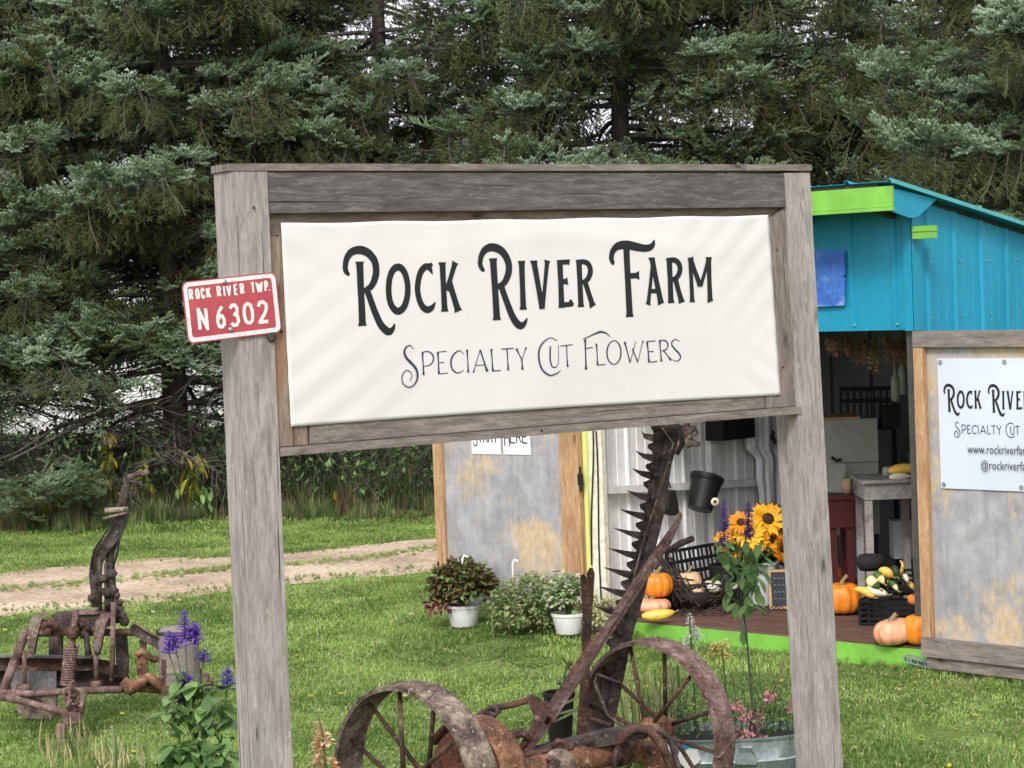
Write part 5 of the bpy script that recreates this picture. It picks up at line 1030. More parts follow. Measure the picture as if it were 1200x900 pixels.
# dried flower bunches under the header
rr = random.Random(9)
for i, (px, wd, ln, lb, m_) in enumerate(((975, 9, 22, 'short dried flower bunch hanging closest to the right sign post', 'dry'), (992, 9, 26, 'reddish dried bunch hanging second from the sign post', 'dry'), (1008, 8, 34, 'dried grass bunch hanging third from the sign post', 'dry'), (1024, 9, 42, 'longest tan dried bunch hanging in the middle of the shed opening', 'tan'), (1041, 9, 30, 'brown dried bunch hanging fourth under the teal header', 'dry'), (1057, 9, 36, 'dried bunch hanging nearest the right door stile', 'dry'))):
    Y0 = 14.0; tp_ = at(px, 388, Y0); t = thing('dried_bunch', lb, 'dried flowers', tp_, 'dried flower bunches under the header'); bm = new_bm(); bf = bmesh.new(); bf.loops.layers.uv.new('UVMap')
    for k in range(26):
        b = at(px+rr.gauss(0, wd*.5), 392+ln*rr.uniform(.45, 1.1), Y0+rr.uniform(-.08, .08)); m = tp_.lerp(b, .5)+V((rr.gauss(0, .012), 0, 0)); tube(bm, [tp_, m, b], [.002, .0015, .001], 3, False)
        for q in range(9):
            c2 = m.lerp(b, rr.random()*1.05)+V((rr.gauss(0, .012), rr.gauss(0, .01), rr.gauss(0, .012))); d = V((rr.gauss(0, 1), rr.gauss(0, 1), rr.gauss(0, 1))).normalized(); x, y = perp(d); s = rr.uniform(.005, .012)
            bf.faces.new([bf.verts.new(c2+x*s), bf.verts.new(c2+y*s), bf.verts.new(c2-x*s), bf.verts.new(c2-y*s)])
    obj('stalks', bm, M['stem'], t); obj('heads', bf, M[m_], t, kind='stuff')
# ------------------------------------------------------------------ right half of the interior
YB = 15.0
cl = thing('grey_green_cooler', 'large grey-green enamel cabinet in the dim back of the shed', 'cabinet', at(1000, 600, 15.2))
a0 = at(962, 576, 15.15); a1 = at(1030, 576, 15.15); top = at(1000, 491, 15.15).z
bm = new_bm(); box(bm, V((a0.x, 15.15, .6)), V((a1.x-a0.x, 0, 0)), V((0, .4, 0)), V((0, 0, at(1000, 542, 15.15).z-.6))); obj('lower_body', bm, M['coolgrey'], cl, bevel=.02)
bm = new_bm(); zz = at(1000, 542, 15.15).z+.004; box(bm, V((a0.x, 15.13, zz)), V((a1.x-a0.x, 0, 0)), V((0, .42, 0)), V((0, 0, top-zz))); obj('upper_body', bm, M['coolgrey'], cl, bevel=.03)
bm = new_bm(); box(bm, V((a0.x, 15.12, top+.002)), V((a1.x-a0.x-.12, 0, 0)), V((0, .4, 0)), V((0, 0, .015))); obj('lid', bm, M['fir'], cl)
bm = new_bm(); tube(bm, [at(975, 536, 15.08), at(981, 540, 15.05), at(986, 538, 15.05)], .012, 6); obj('knob', bm, M['black'], cl)
bm = new_bm(); pxprism(bm, [(970, 543), (991, 543), (989, 577), (971, 577)], 15.0, .012); obj('note_card', bm, M['coolgrey'], None, label='pale card leaning on the red cabinet by the cup', cat='card')
bm = new_bm(); q = at(993, 578, 14.95); lathe(bm, q, [(.001, 0), (.03, 0), (.038, .1), (.034, .1), (.027, .01)], 16); obj('paper_cup', bm, M['tan'], None, True, label='tan cup standing on top of the dark red cabinet', cat='cup')
rd = thing('red_cabinet', 'dark red wooden stand with a cut-out front inside the shed', 'cabinet', at(990, 660, 14.8))
bm = new_bm(); q0 = at(970, 580, 14.85); q1 = at(1000, 580, 14.85); ww = q1.x-q0.x; zt = q0.z-.0
box(bm, V((q0.x-.02, 14.78, zt-.03)), (ww+.02, 0, 0), (0, .34, 0), (0, 0, .028)); obj('top', bm, M['redwood'], rd, bevel=.004)
bm = new_bm(); box(bm, V((q0.x, 14.8, zt-.22)), (ww-.01, 0, 0), (0, .02, 0), (0, 0, .188)); obj('front_panel', bm, M['redwood'], rd)
for xx in (q0.x, q0.x+ww-.06):
    for yy in (14.8, 15.05): bm = new_bm(); box(bm, V((xx, yy+.021, DK)), (.05, 0, 0), (0, .045, 0), (0, 0, zt-.032-DK)); obj('leg', bm, M['redwood'], rd)
tb = thing('chipped_table', 'old table with chipped grey paint carrying yellow squash', 'table', at(1045, 660, 14.5))
q0 = at(1011, 566, 14.45); q1 = at(1085, 566, 14.45); L_ = q1.x-q0.x
bm = new_bm(); box(bm, V((q0.x-.01, 14.42, q0.z-.005)), (L_, -.0, 0), (0, .5, 0), (0, 0, .022)); obj('tabletop', bm, M['chipped'], tb, bevel=.004)
bm = new_bm(); box(bm, V((q0.x+.01, 14.45, q0.z-.115)), (L_-.04, 0, 0), (0, .022, 0), (0, 0, .108)); obj('apron', bm, M['chipped'], tb)
bm = new_bm(); box(bm, V((q0.x+.01, 14.475, q0.z-.115)), (.02, 0, 0), (0, .42, 0), (0, 0, .108)); obj('apron', bm, M['chipped'], tb)
for xx, yy in ((q0.x+.012, 14.448), (q0.x+.012, 14.85), (q0.x+L_-.09, 14.448), (q0.x+L_-.09, 14.85)):
    bm = new_bm(); box(bm, V((xx-.003, yy-.003, DK)), (.05, 0, 0), (0, .05, 0), (0, 0, q0.z-.12-DK)); obj('leg', bm, M['chipped'], tb)
gourd(at(1041, 552, 14.5), at(1082, 549, 14.5), .045, .03, 'squash', 'long yellow squash lying on the chipped table', 'squash', V((0, 0, .006)))
gourd(at(1042, 559, 14.45), at(1068, 558, 14.45), .03, .022, 'creamsquash', 'white squash below the long yellow one on the table', 'squash', V((0, 0, .0)))
gourd(at(1068, 556, 14.42), at(1090, 557, 14.42), .028, .022, 'squash', 'yellow squash end at the door side of the table', 'squash', V((0, 0, .0)))
pumpkin(at(1041, 559, 14.62), .04, .075, 'coolgrey', 'pale grey gourd at the left end of the squash on the table', cat='squash', ribs=7, stem=False)
ch = thing('black_rack', 'dark spindle-backed rack standing in the back of the shed', 'rack', at(1020, 505, 15.4))
bm = new_bm(); a = at(983, 456, 15.55); b = at(1048, 456, 15.55)
for yy in (456, 470, 502): bar(bm, at(983, yy, 15.55), at(1048, yy-1, 15.55), .03, .03, V((0, 0, 1)))
obj('rails', bm, M['black'], ch); bm = new_bm()
for k in range(9): x = 985+k*7.7; tube(bm, [at(x, 456, 15.55), at(x, 502, 15.55)], .012, 6)
obj('spindles', bm, M['black'], ch)
bm = new_bm(); box(bm, at(983, 504, 15.5), (b.x-a.x, 0, 0), (0, .08, 0), (0, 0, .02)); 
for x in (984, 1046): box(bm, V((at(x, 504, 15.5).x, 15.52, DK)), (.03, 0, 0), (0, .03, 0), (0, 0, at(x, 504, 15.5).z-DK))
obj('frame', bm, M['black'], ch)
bm = new_bm(); box(bm, at(1034, 502, 15.2), (.13, 0, 0), (0, .1, 0), (0, 0, .16)); obj('black_case', bm, M['black'], None, bevel=.008, label='small black case beside the spindle rack near the right door', cat='case')
for i, (x, y, hh, lb, m_) in enumerate(((1050, 470, .26, 'pale glass bottle hanging highest near the dried bunches', 'coolgrey'), (1058, 462, .22, 'pale bottle right of the first one near the door stile', 'coolgrey'))):
    bm = new_bm(); q = at(x, y, 14.9); lathe(bm, q, [(.001, 0), (.03, 0), (.032, .15), (.012, .19), (.012, hh), (.001, hh)], 14); obj('bottle', bm, M[m_], None, True, label=lb, cat='bottle')
bm = new_bm(); tube(bm, [at(1066, 556, 14.6), at(1069, 545, 14.6), at(1066, 535, 14.6), at(1064, 525, 14.6)], [.02, .03, .015, .012], 8); tube(bm, [at(1068, 540, 14.6), at(1072, 530, 14.6)], .008, 5); obj('black_jug', bm, M['black'], None, True, label='black jug standing at the back of the squash on the table', cat='jug')
# white bin behind legs
bm = new_bm(); q = at(1048, 655, 15.0); box(bm, q, (.2, 0, 0), (0, .18, 0), (0, 0, .26)); obj('pale_bin', bm, M['greyplastic'], None, bevel=.01, label='pale bin under the chipped table', cat='bin')
# crates of gourds
cr0 = at(1006, 716, 13.85); cr0.z = DK+.002; c1 = crate('plastic_crate', 'black slatted crate on the deck full of striped gourds', cr0, V((.42, -.16, 0)), V((.14, .34, 0)), V((0, 0, .16)), 7, 5, 4)
c2 = crate('plastic_crate', 'upper black crate behind the gourd crate beside the right door', cr0+V((.22, .22, .17)), V((.34, -.13, 0)), V((.1, .25, 0)), V((0, 0, .12)), 6, 4, 3)
gl = [((1001, 690), (1024, 700), .022, .03, 'squash', 'thin yellow-orange gourd drooping over the left rim of the gourd crate'), ((1010, 693), (1040, 697), .036, .03, 'creamsquash', 'cream crookneck gourd lying along the front rim of the crate'),
      ((1014, 678), (1030, 690), .034, .036, 'stripe', 'green and white striped gourd in the left of the crate'), ((1024, 672), (1036, 684), .035, .025, 'stripe', 'striped gourd in the middle of the crate pile'),
      ((1030, 668), (1046, 676), .026, .034, 'squash', 'orange bumpy gourd at the top of the crate pile'), ((1046, 664), (1052, 676), .024, .03, 'leafdark', 'dark green gourd at the top right of the crate pile'),
      ((1040, 680), (1052, 692), .024, .02, 'stripe', 'slim striped gourd with pale ends right of the middle'), ((1058, 674), (1064, 682), .014, .02, 'creamsquash', 'small pale gourd against the upper crate'), ((1064, 684), (1070, 690), .014, .02, 'squash', 'small yellow gourd closest to the door stile')]
for (a, b, r0, r1, m_, lb) in gl: gourd(at(*a, 13.72), at(*b, 13.66), r0, r1, m_, lb, bend=V((0, 0, .012)))
bm = new_bm(); tube(bm, [at(1052, 676, 13.7), at(1057, 668, 13.68), at(1058, 661, 13.68), at(1055, 657, 13.7)], [.016, .012, .009, .005], 8); obj('gourd', bm, M['squash'], None, True, label='curved orange gourd neck arching over the crate', cat='gourd')
bm = new_bm(); lathe(bm, at(1020, 668, 14.15), [(.001, 0), (.07, 0), (.1, .06), (.07, .1), (.001, .09)], 20); obj('dark_basket', bm, M['darkfab'], None, True, label='dark soft basket behind the gourd crate', cat='basket')
# ------------------------------------------------------------------ flowers in the bucket on the deck
def petal_leaf(bm, base, d, up, L, W, bend=.3, mi=0, seg=3):
    """ovate leaf from base along d, width W, drooping by bend"""
    d = V(d).normalized(); s = d.cross(V(up)); s = s.normalized() if s.length > 1e-4 else perp(d)[0]; u = s.cross(d); prev = None
    for i in range(seg+1):
        t = i/seg; c = V(base)+d*L*t-u*L*bend*t*t; w = W*math.sin(math.pi*min(t*.86+.08, 1))**.8*.5 if i < seg else 0
        row = [bm.verts.new(c-s*w+u*w*.25), bm.verts.new(c), bm.verts.new(c+s*w+u*w*.25)] if w > 0 else [bm.verts.new(c)]
        if prev:
            if len(row) == 3:
                for q in (0, 1): f = bm.faces.new([prev[q], prev[q+1], row[q+1], row[q]]); f.material_index = mi
            else:
                for q in (0, 1): f = bm.faces.new([prev[q], prev[q+1], row[0]]); f.material_index = mi
        prev = row
def sunflower(c, face_d, R, label, sd, stem_to):
    rr = random.Random(sd); t = thing('sunflower', label, 'flower', c, 'sunflowers in the bucket'); fd = V(face_d).normalized(); x, y = perp(fd)
    bm = new_bm()
    for ring, (n, L, tl) in enumerate(((17, R*.72, .12), (15, R*.66, .32), (11, R*.5, .6))):
        for k in range(n):
            a = 2*math.pi*k/n+ring*.25+rr.gauss(0, .07); d = x*math.cos(a)+y*math.sin(a); dd = (d+fd*(tl+rr.gauss(0, .1))).normalized(); petal_leaf(bm, c+d*R*.3, dd, fd, L*rr.uniform(.85, 1.12), R*.27, rr.uniform(-.05, .3))
    obj('petals', bm, M['sun_fl'], t, True)
    bm = new_bm(); lathe(bm, c, [(.001, R*.13), (R*.2, R*.12), (R*.33, R*.05), (R*.34, -.01), (.001, -.02)], 16, fd); obj('disc', bm, M['sun_c'], t, True)
    bm = new_bm(); m = (c+stem_to)/2+V((0, .05, .06)); tube(bm, [c-fd*.015, c-fd*.05-V((0, 0, .02)), m, stem_to], [.008, .006, .006, .006], 6); obj('stem', bm, M['stemg'], t, True)
bp0 = dk(896, 711); bp0 = V((bp0.x, bp0.y+.1, DK)); fb = thing('flower_bucket', 'pale grey plastic bucket holding the sunflowers on the deck', 'bucket', bp0)
bm = new_bm(); lathe(bm, bp0, [(.001, .004), (.09, .004), (.095, .02), (.115, .28), (.122, .28), (.122, .295), (.106, .295), (.088, .02), (.001, .02)], 28); obj('bucket_body', bm, M['greyplastic'], fb, 'auto')
bt = bp0+V((0, 0, .28)); BY = bp0.y
bm = new_bm(); bd = dk(855, 713); lathe(bm, V((bd.x, bd.y+.14, DK)), [(.001, .004), (.1, .004), (.12, .27), (.126, .27), (.126, .285), (.11, .285), (.095, .02), (.001, .02)], 24); obj('flower_bucket', bm, M['black'], None, 'auto', label='black bucket half hidden by salvia leaves left of the pale one', cat='bucket')
for i, (px, py, r, fdx, lb) in enumerate(((878, 624, 17, (-.3, -1, .3), 'sunflower with a dark centre left of the tallest one'), (900, 608, 19, (.15, -1, .5), 'tallest and broadest sunflower at the top of the bouquet'), (862, 628, 13, (-.5, -1, .1), 'sunflower just above the salvia leaves'), (888, 632, 14, (.1, -1, -.1), 'sunflower low in the centre facing down'),
        (846, 633, 10, (-.9, -1, .1), 'leftmost small sunflower of the bouquet'), (915, 622, 17, (.6, -1, .3), 'sunflower at the upper right against the sign post'), (917, 642, 15, (.9, -1, -.1), 'lowest right sunflower against the sign post'), (868, 655, 8, (.1, -1, -.4), 'small wilting sunflower hanging under the others'),
        (858, 640, 12, (-.4, -1, -.2), 'sunflower drooping at the left above the leaves'), (868, 612, 13, (-.2, -1, .6), 'sunflower turned upward between the two purple spikes'), (905, 632, 13, (.3, -1, .1), 'sunflower right of the low centre one'), (890, 615, 13, (.0, -1, .5), 'sunflower peeking out below the tallest one'))):
    c = at(px, py, BY-.12+.05*(i % 3)); sunflower(c, fdx, r/FOC*BY*1.15, lb, i, bt+V((RND.uniform(-.05, .05), RND.uniform(-.05, .05), 0)))
bm = new_bm()
for k in range(110):
    c = at(RND.uniform(848, 918), RND.uniform(635, 676), BY+RND.uniform(-.1, .14)); petal_leaf(bm, c, (RND.gauss(0, 1), RND.gauss(-.5, .7), RND.uniform(-1.2, .2)), (0, -.3, 1), RND.uniform(.07, .13), RND.uniform(.045, .08), .3)
obj('bouquet_leaves', bm, M['leafdark'], fb, True, kind='stuff')
# chalkboard sign
cb = thing('chalkboard', 'small chalkboard in an orange-brown frame leaning by the bucket', 'chalkboard', dk(915, 714))
q = dk(901, 714); q.y -= .02; z0 = .178; ux = V((1, -.25, 0)).normalized(); uz = V((0, .12, 1)).normalized(); un = ux.cross(uz)*-1
w0, h0 = .2, .265
bm = new_bm(); box(bm, V((q.x, q.y-.02, z0)), ux*w0, V((0, .012, 0)), uz*h0); obj('slate', bm, M['chalk'], cb)
for (o, a, b) in ((V((0, 0, 0)), ux*.018, uz*h0), (ux*(w0-.018), ux*.018, uz*h0), (ux*.019, ux*(w0-.038), uz*.018), (ux*.019+uz*(h0-.018), ux*(w0-.038), uz*.018)):
    bm = new_bm(); box(bm, V((q.x, q.y-.03, z0))+o, a, V((0, .009, 0)), b); obj('frame_strip', bm, M['fir'], cb)
bm = new_bm()
for k in range(4):
    for j in range(5): 
        s = V((q.x, q.y-.0215, z0))+ux*(.035+.028*j)+uz*(.2-.045*k); tube(bm, [s, s+ux*.008+uz*.01, s+ux*.016], .0012, 3)
obj('chalk_scribble', bm, M['greyplastic'], cb)
# brown dry vine scraps on the deck
bm = new_bm(); rr = random.Random(12)
for k in range(60):
    a = dk(rr.uniform(795, 905), rr.uniform(712, 722)); b = a+V((rr.uniform(-.15, .2), rr.uniform(-.05, .05), 0)); m = (a+b)/2+V((0, 0, rr.uniform(.01, .05))); tube(bm, [a, m, b], [.003, .005, .002], 4, False)
obj('vine_scraps', bm, M['black2'], None, kind='stuff')
# ------------------------------------------------------------------ potted plants in front of the left door
def clump(bm, c, rx, ry, rz, n, L, W, rr, down=.2, mis=(0,)):
    for i in range(n):
        d = V((rr.gauss(0, 1), rr.gauss(0, 1), abs(rr.gauss(0, 1))*.9-.25)).normalized(); r = rr.uniform(.72, 1.02); p = V(c)+V((d.x*rx*r, d.y*ry*r, d.z*rz*r))
        petal_leaf(bm, p, d+V((rr.gauss(0, .5), rr.gauss(0, .5), rr.gauss(-down, .4))), V((rr.gauss(0, .4), rr.gauss(0, .4), 1)), L*rr.uniform(.6, 1.2), W*rr.uniform(.7, 1.2), rr.uniform(0, .5), rr.choice(mis), 2)
def potted(px, py, Y, r, h, label, leafmats, rx, rz, n, L, W, sd, hook=None, pot='whiteplastic', dx=0, dz=0):
    rr = random.Random(sd); b = on_plane(px, py, SC-SS*.34, SS); t = thing('potted_plant', label, 'potted plant', b, 'potted plants before the left door')
    if pot: 
        bm = new_bm(); lathe(bm, b, [(.001, .01), (r*.68, .01), (r*.74, .02), (r*.95, h*.86), (r, h*.87), (r*1.02, h), (r*.94, h), (r*.9, h*.85), (.001, h*.85)], 28); obj('pot', bm, M[pot], t, 'auto')
    bm = new_bm(); cc = b+V((dx, 0, h+dz)); clump(bm, cc, rx, rx*.75, rz, n, L, W, rr, mis=range(len(leafmats)))
    for i in range(n//5): clump(bm, cc+V((rr.uniform(-.6, .6)*rx, rr.uniform(-.6, .2)*rx, rr.uniform(-.3, .5)*rz)), rx*.4, rx*.3, rz*.4, 5, L, W, rr, mis=range(len(leafmats)))
    obj('foliage', bm, [M[m] for m in leafmats], t, True, kind='stuff')
    bm = new_bm()
    for k in range(14): a = rr.random()*6.3; tube(bm, [b+V((0, 0, h*.8)), cc+V((math.cos(a)*rx*.5, math.sin(a)*rx*.4, rz*.4))], [.006, .003], 4, False)
    obj('stems', bm, M['stemg'], t)
    if hook:
        hx, hy = hook; bm = new_bm(); y_ = b.y-.02; tube(bm, [at(hx+1, hy+30, y_), at(hx, hy+10, y_), at(hx, hy+3, y_), at(hx+2, hy-1, y_), at(hx+5, hy, y_), at(hx+6, hy+4, y_)], .008, 7); obj('hanging_hook', bm, M['whiteplastic'], t, True)
    return t
potted(544, 735, None, .125, .16, 'potted coleus with dark maroon and green leaves in a tilted white pot', ['coleus', 'coleus', 'coleus', 'leaf'], .23, .19, 900, .05, .036, 1, (542, 652), dz=.12)
potted(622, 741, None, .11, .1, 'wide mound of yellow-green variegated leaves hiding its pot', ['leafvar', 'leafvar', 'leaf'], .28, .26, 1300, .036, .024, 2, (601, 657), None, dz=.04)
potted(667, 744, None, .115, .15, 'small pale variegated ivy in an upright white pot behind the rusty fingers', ['ivy', 'ivy', 'leaf'], .15, .15, 620, .036, .03, 3, dz=.1)
tq = bpy.data.objects['potted_plant']; bm = new_bm(); rr = random.Random(4); clump(bm, at(517, 712, tq.location.y-.03), .1, .08, .08, 90, .05, .035, rr); obj('trailing_leaves', bm, M['leafred'], tq, True, kind='stuff')
bm = new_bm(); y_ = on_plane(652, 700, SC-SS*.2, SS).y; tube(bm, [at(655, 735, y_), at(652, 700, y_), at(650, 672, y_)], .003, 5); tube(bm, [at(648, 670, y_), at(656, 669, y_)], .004, 5); obj('plant_stake', bm, M['stemd'], None, True, label='thin metal stake with a short crossbar before the left door', cat='stake')
bm = new_bm(); rr = random.Random(44)
for k in range(5): clump(bm, on_plane(703+k*3, 725, SC-SS*.25, SS), .1, .08, .14, 60, .05, .025, rr)
obj('low_leaves', bm, M['leafvar'], None, True, kind='stuff')
# ------------------------------------------------------------------ the old sickle mower in the flower bed
mw = thing('sickle_mower', 'rusty two-wheeled farm mower with its toothed cutter bar folded up behind the sign', 'mower', on_z(700, 985, 0))
AX = V((math.sin(math.radians(44)), math.cos(math.radians(44)), 0)); WP = V((AX.y, -AX.x, 0)); ZZ = V((0, 0, 1))
def wheel(c, R, wid, rim_m, nsp, ph):
    """c: centre of the near rim edge; the axle runs along AX"""
    bm = new_bm(); n = 64; prof = [(R-.016, .0), (R+.001, .0), (R+.006, .02), (R+.008, wid*.5), (R+.006, wid-.02), (R+.001, wid), (R-.012, wid), (R-.008, wid*.5), (R-.016, .0)]
    rg = []
    for r, h in prof:
        rg.append([bm.verts.new(c+AX*h+WP*math.cos(2*math.pi*k/n)*r+ZZ*math.sin(2*math.pi*k/n)*r) for k in range(n)])
    for i in range(len(prof)-1):
        for k in range(n): face(bm, [rg[i][k], rg[i][(k+1) % n], rg[i+1][(k+1) % n], rg[i+1][k]])
    bmesh.ops.remove_doubles(bm, verts=bm.verts, dist=.0001)
    # slanting cleats on the tread
    for q in range(12):
        a = 2*math.pi*q/12+ph; da = .2
        P0 = c+AX*.01+(WP*math.cos(a)+ZZ*math.sin(a))*(R+.004); P1 = c+AX*(wid-.01)+(WP*math.cos(a+da)+ZZ*math.sin(a+da))*(R+.004); nrm = (WP*math.cos(a+da/2)+ZZ*math.sin(a+da/2))
        d = P1-P0; s = d.cross(nrm).normalized(); box(bm, P0-s*.005, d, s*.010, nrm*.009)
    w = obj('wheel', bm, rim_m, mw, 'auto')
    hubc = c+AX*wid*.5
    for q in range(nsp):
        a = 2*math.pi*q/nsp+ph*.7+.1; near = q % 2; o = AX*(-.05 if near else .07)
        bm = new_bm(); e = WP*math.cos(a)+ZZ*math.sin(a); b = WP*math.cos(a+.1)+ZZ*math.sin(a+.1)
        tube(bm, [hubc+o+b*.04, hubc+e*(R-.008)], [.0105, .009], 8); obj('spoke', bm, M['rust'], w, True)
    bm = new_bm(); lathe(bm, hubc-AX*.1, [(.001, 0), (.035, 0), (.045, .01), (.05, .04), (.062, .045), (.062, .065), (.045, .07), (.045, .13), (.06, .135), (.06, .15), (.05, .155), (.04, .2), (.001, .2)], 24, AX); obj('hub', bm, M['rustorange'], w, 'auto')
    return hubc
cR = at(757, 858, 9.7); cL = at(470, 923, 8.64)
hR = wheel(cR-AX*.0, .402, .13, M['rustpink'], 12, .35); hL = wheel(cL, .402, .15, M['rustgrey'], 12, .1)
# main axle housing
def T(pts, r, m_='rust', n=10, name='rod', Y=None, **k):
    bm = new_bm(); tube(bm, [at(*p) if len(p) == 3 else at(p[0], p[1], Y) for p in pts], r, n); return obj(name, bm, M[m_], mw, True, **k)
T([(600, 905, 9.0), (655, 897, 9.1), (700, 884, 9.25), (735, 876, 9.35)], [.05, .058, .06, .062], 'rustorange', 20, 'axle_housing')
T([(735, 876, 9.35), (750, 876, 9.38), (764, 884, 9.38), (770, 900, 9.38), (772, 925, 9.38)], [.062, .066, .064, .06, .06], 'rustorange', 20, 'axle_housing')
T([(655, 897, 9.04), (656, 897, 9.06)], [.07, .07], 'rustgrey', 20, 'flange'); T([(722, 880, 9.28), (728, 878, 9.3)], [.07, .07], 'rust', 20, 'flange')
T([(530, 925, 8.8), (600, 905, 9.0)], [.035, .04], 'rustgrey', 14, 'axle')
# arch bracket round the gear end
bm = new_bm(); arc = []
for k in range(13):
    a = math.radians(195-150*k/12); arc.append(at(758+math.cos(a)*38, 893-math.sin(a)*40, 9.2))
arc += [at(792, 890, 9.2), at(803, 925, 9.2)]
tube(bm, arc, .028, 8, flat=.45, ref=(0, 1, 0)); obj('arch_bracket', bm, M['rustdark'], mw, True)
bm = new_bm(); arc = [at(724, 872, 9.15), at(732, 860, 9.15), at(745, 853, 9.15), at(760, 855, 9.15), at(775, 872, 9.15), at(790, 905, 9.15)]; tube(bm, arc, .02, 8); obj('arch_bracket', bm, M['rust'], mw, True)
# beam lying on the housing
bm = new_bm(); prism(bm, [at(x, y, 9.18) for x, y in ((598, 886), (648, 874), (700, 860), (745, 853), (765, 858), (757, 866), (700, 876), (652, 889), (600, 900))], V((0, .09, 0))); obj('frame_beam', bm, M['rustdark'], mw, bevel=.006)
T([(610, 893, 9.1), (616, 884, 9.1), (640, 880, 9.1), (660, 876, 9.1)], .012, 'rust', 8); T([(600, 880, 9.1), (606, 872, 9.1), (612, 882, 9.1), (605, 892, 9.1), (598, 886, 9.1)], .01, 'rustgrey', 8, 'chain_link'); T([(640, 892, 9.0), (648, 888, 9.0), (655, 893, 9.0), (650, 900, 9.0), (641, 898, 9.0)], .011, 'rustdark', 8, 'chain_link')
T([(622, 887, 9.08), (632, 884, 9.08), (640, 890, 9.08), (632, 895, 9.08), (622, 893, 9.08), (622, 887, 9.08)], .008, 'rust', 6, 'chain_link')
for (x, y) in ((652, 880), (668, 876), (690, 869)): T([(x, y, 9.16), (x, y-1, 9.12)], [.02, .018], 'rust', 6, 'bolt')
T([(648, 876, 9.1), (654, 868, 9.1), (662, 870, 9.1), (664, 880, 9.1), (658, 892, 9.1), (652, 904, 9.1)], .014, 'rust', 8, 'clevis')
# gear case behind the left wheel
bm = new_bm(); gc = at(552, 908, 8.95); lathe(bm, gc-AX*.05, [(.001, -.03), (.07, -.03), (.12, -.015), (.18, .0), (.195, .02), (.195, .1), (.17, .13), (.001, .13)], 36, AX); obj('gear_case', bm, M['rustred'], mw, 'auto')
bm = new_bm(); arc = []
for k in range(15):
    a = math.radians(150-165*k/14); arc.append(gc+AX*.03+(WP*math.cos(a)+ZZ*math.sin(a))*.225)
tube(bm, arc, .075, 10, flat=.22, ref=AX); obj('gear_guard', bm, M['rustorange'], mw, True)
# linkage rods across the middle
T([(545, 846, 9.15), (563, 838, 9.15), (577, 830, 9.15)], .014, 'rust'); T([(577, 830, 9.15), (600, 826, 9.15), (624, 819, 9.15)], .014, 'rust'); T([(572, 830, 9.13), (580, 829, 9.13), (584, 834, 9.13), (579, 838, 9.13), (572, 835, 9.13)], .014, 'rustdark', 8, 'joint')
T([(575, 834, 9.14), (577, 868, 9.1), (577, 890, 9.05)], [.018, .018, .02], 'rust', 8); T([(538, 836, 9.1), (540, 828, 9.1), (543, 838, 9.1)], [.01, .014, .01], 'rustdark', 6, 'cleat')
bm = new_bm(); pxprism(bm, [(618, 820), (622, 814), (632, 818), (646, 829), (642, 838), (636, 846), (628, 845), (622, 832)], 9.12, .018); obj('link_plate', bm, M['rust'], mw, bevel=.003)
T([(628, 845, 9.1), (622, 862, 9.1), (608, 880, 9.1)], .016, 'rust'); T([(590, 880, 9.08), (600, 862, 9.08), (612, 858, 9.08), (620, 866, 9.08)], [.022, .026, .022, .014], 'rust', 8, 'casting')
# leaning grass-bar lever (long, from lower left to upper right, wider at its head)
bm = new_bm(); L_ = [(609, 880, 9.2), (640, 838, 9.35), (690, 763, 9.62), (742, 682, 9.85), (772, 638, 9.98), (790, 614, 10.04), (797, 600, 10.06)]; Rr = [(800, 603, 10.06), (798, 612, 10.05), (786, 638, 9.98), (762, 668, 9.86), (716, 735, 9.6), (654, 838, 9.33), (622, 882, 9.2)]
prism(bm, [at(*p) for p in L_+Rr], V((0, .03, 0))); obj('lift_lever', bm, M['rustpink'], mw, bevel=.004)
bm = new_bm(); prism(bm, [at(*p) for p in [(612, 872, 9.16), (660, 798, 9.4), (704, 733, 9.6), (708, 738, 9.58), (664, 803, 9.38), (618, 876, 9.16)]], V((0, -.02, 0))); obj('lever_rib', bm, M['rust'], mw)
T([(783, 645, 9.95), (797, 637, 9.9), (812, 631, 9.85)], [.012, .016, .014], 'rustdark', 8); T([(640, 846, 9.3), (645, 838, 9.25), (650, 841, 9.25), (646, 848, 9.25)], .012, 'rust', 8, 'clevis')
for (x, y) in ((668, 778), (655, 800), (640, 824), (628, 846), (700, 738), (715, 712)): T([(x, y, 9.2+ (880-y)/880*1.4), (x, y, 9.17+(880-y)/880*1.4)], [.011, .009], 'rustdark', 8, 'rivet')
# upright forked post
bm = new_bm(); prism(bm, [at(x, y, 9.75) for x, y in ((680, 675), (684, 673), (688, 678), (689, 690), (688, 672), (691, 666), (695, 666), (697, 672), (696, 690), (694, 720), (691, 800), (687, 866), (675, 866), (680, 800), (683, 720), (681, 690))], V((0, .022, 0))); obj('forked_upright', bm, M['rust'], mw, bevel=.003)
T([(681, 863, 9.72), (681, 868, 9.72)], [.03, .035], 'rustdark', 10, 'foot')
T([(726, 800, 9.9), (700, 790, 9.9), (697, 800, 9.9), (712, 838, 9.85), (728, 850, 9.8)], .008, 'rustgrey', 6, 'stay_rod'); T([(690, 842, 9.8), (716, 850, 9.75)], .012, 'rust', 6, 'stay_rod')
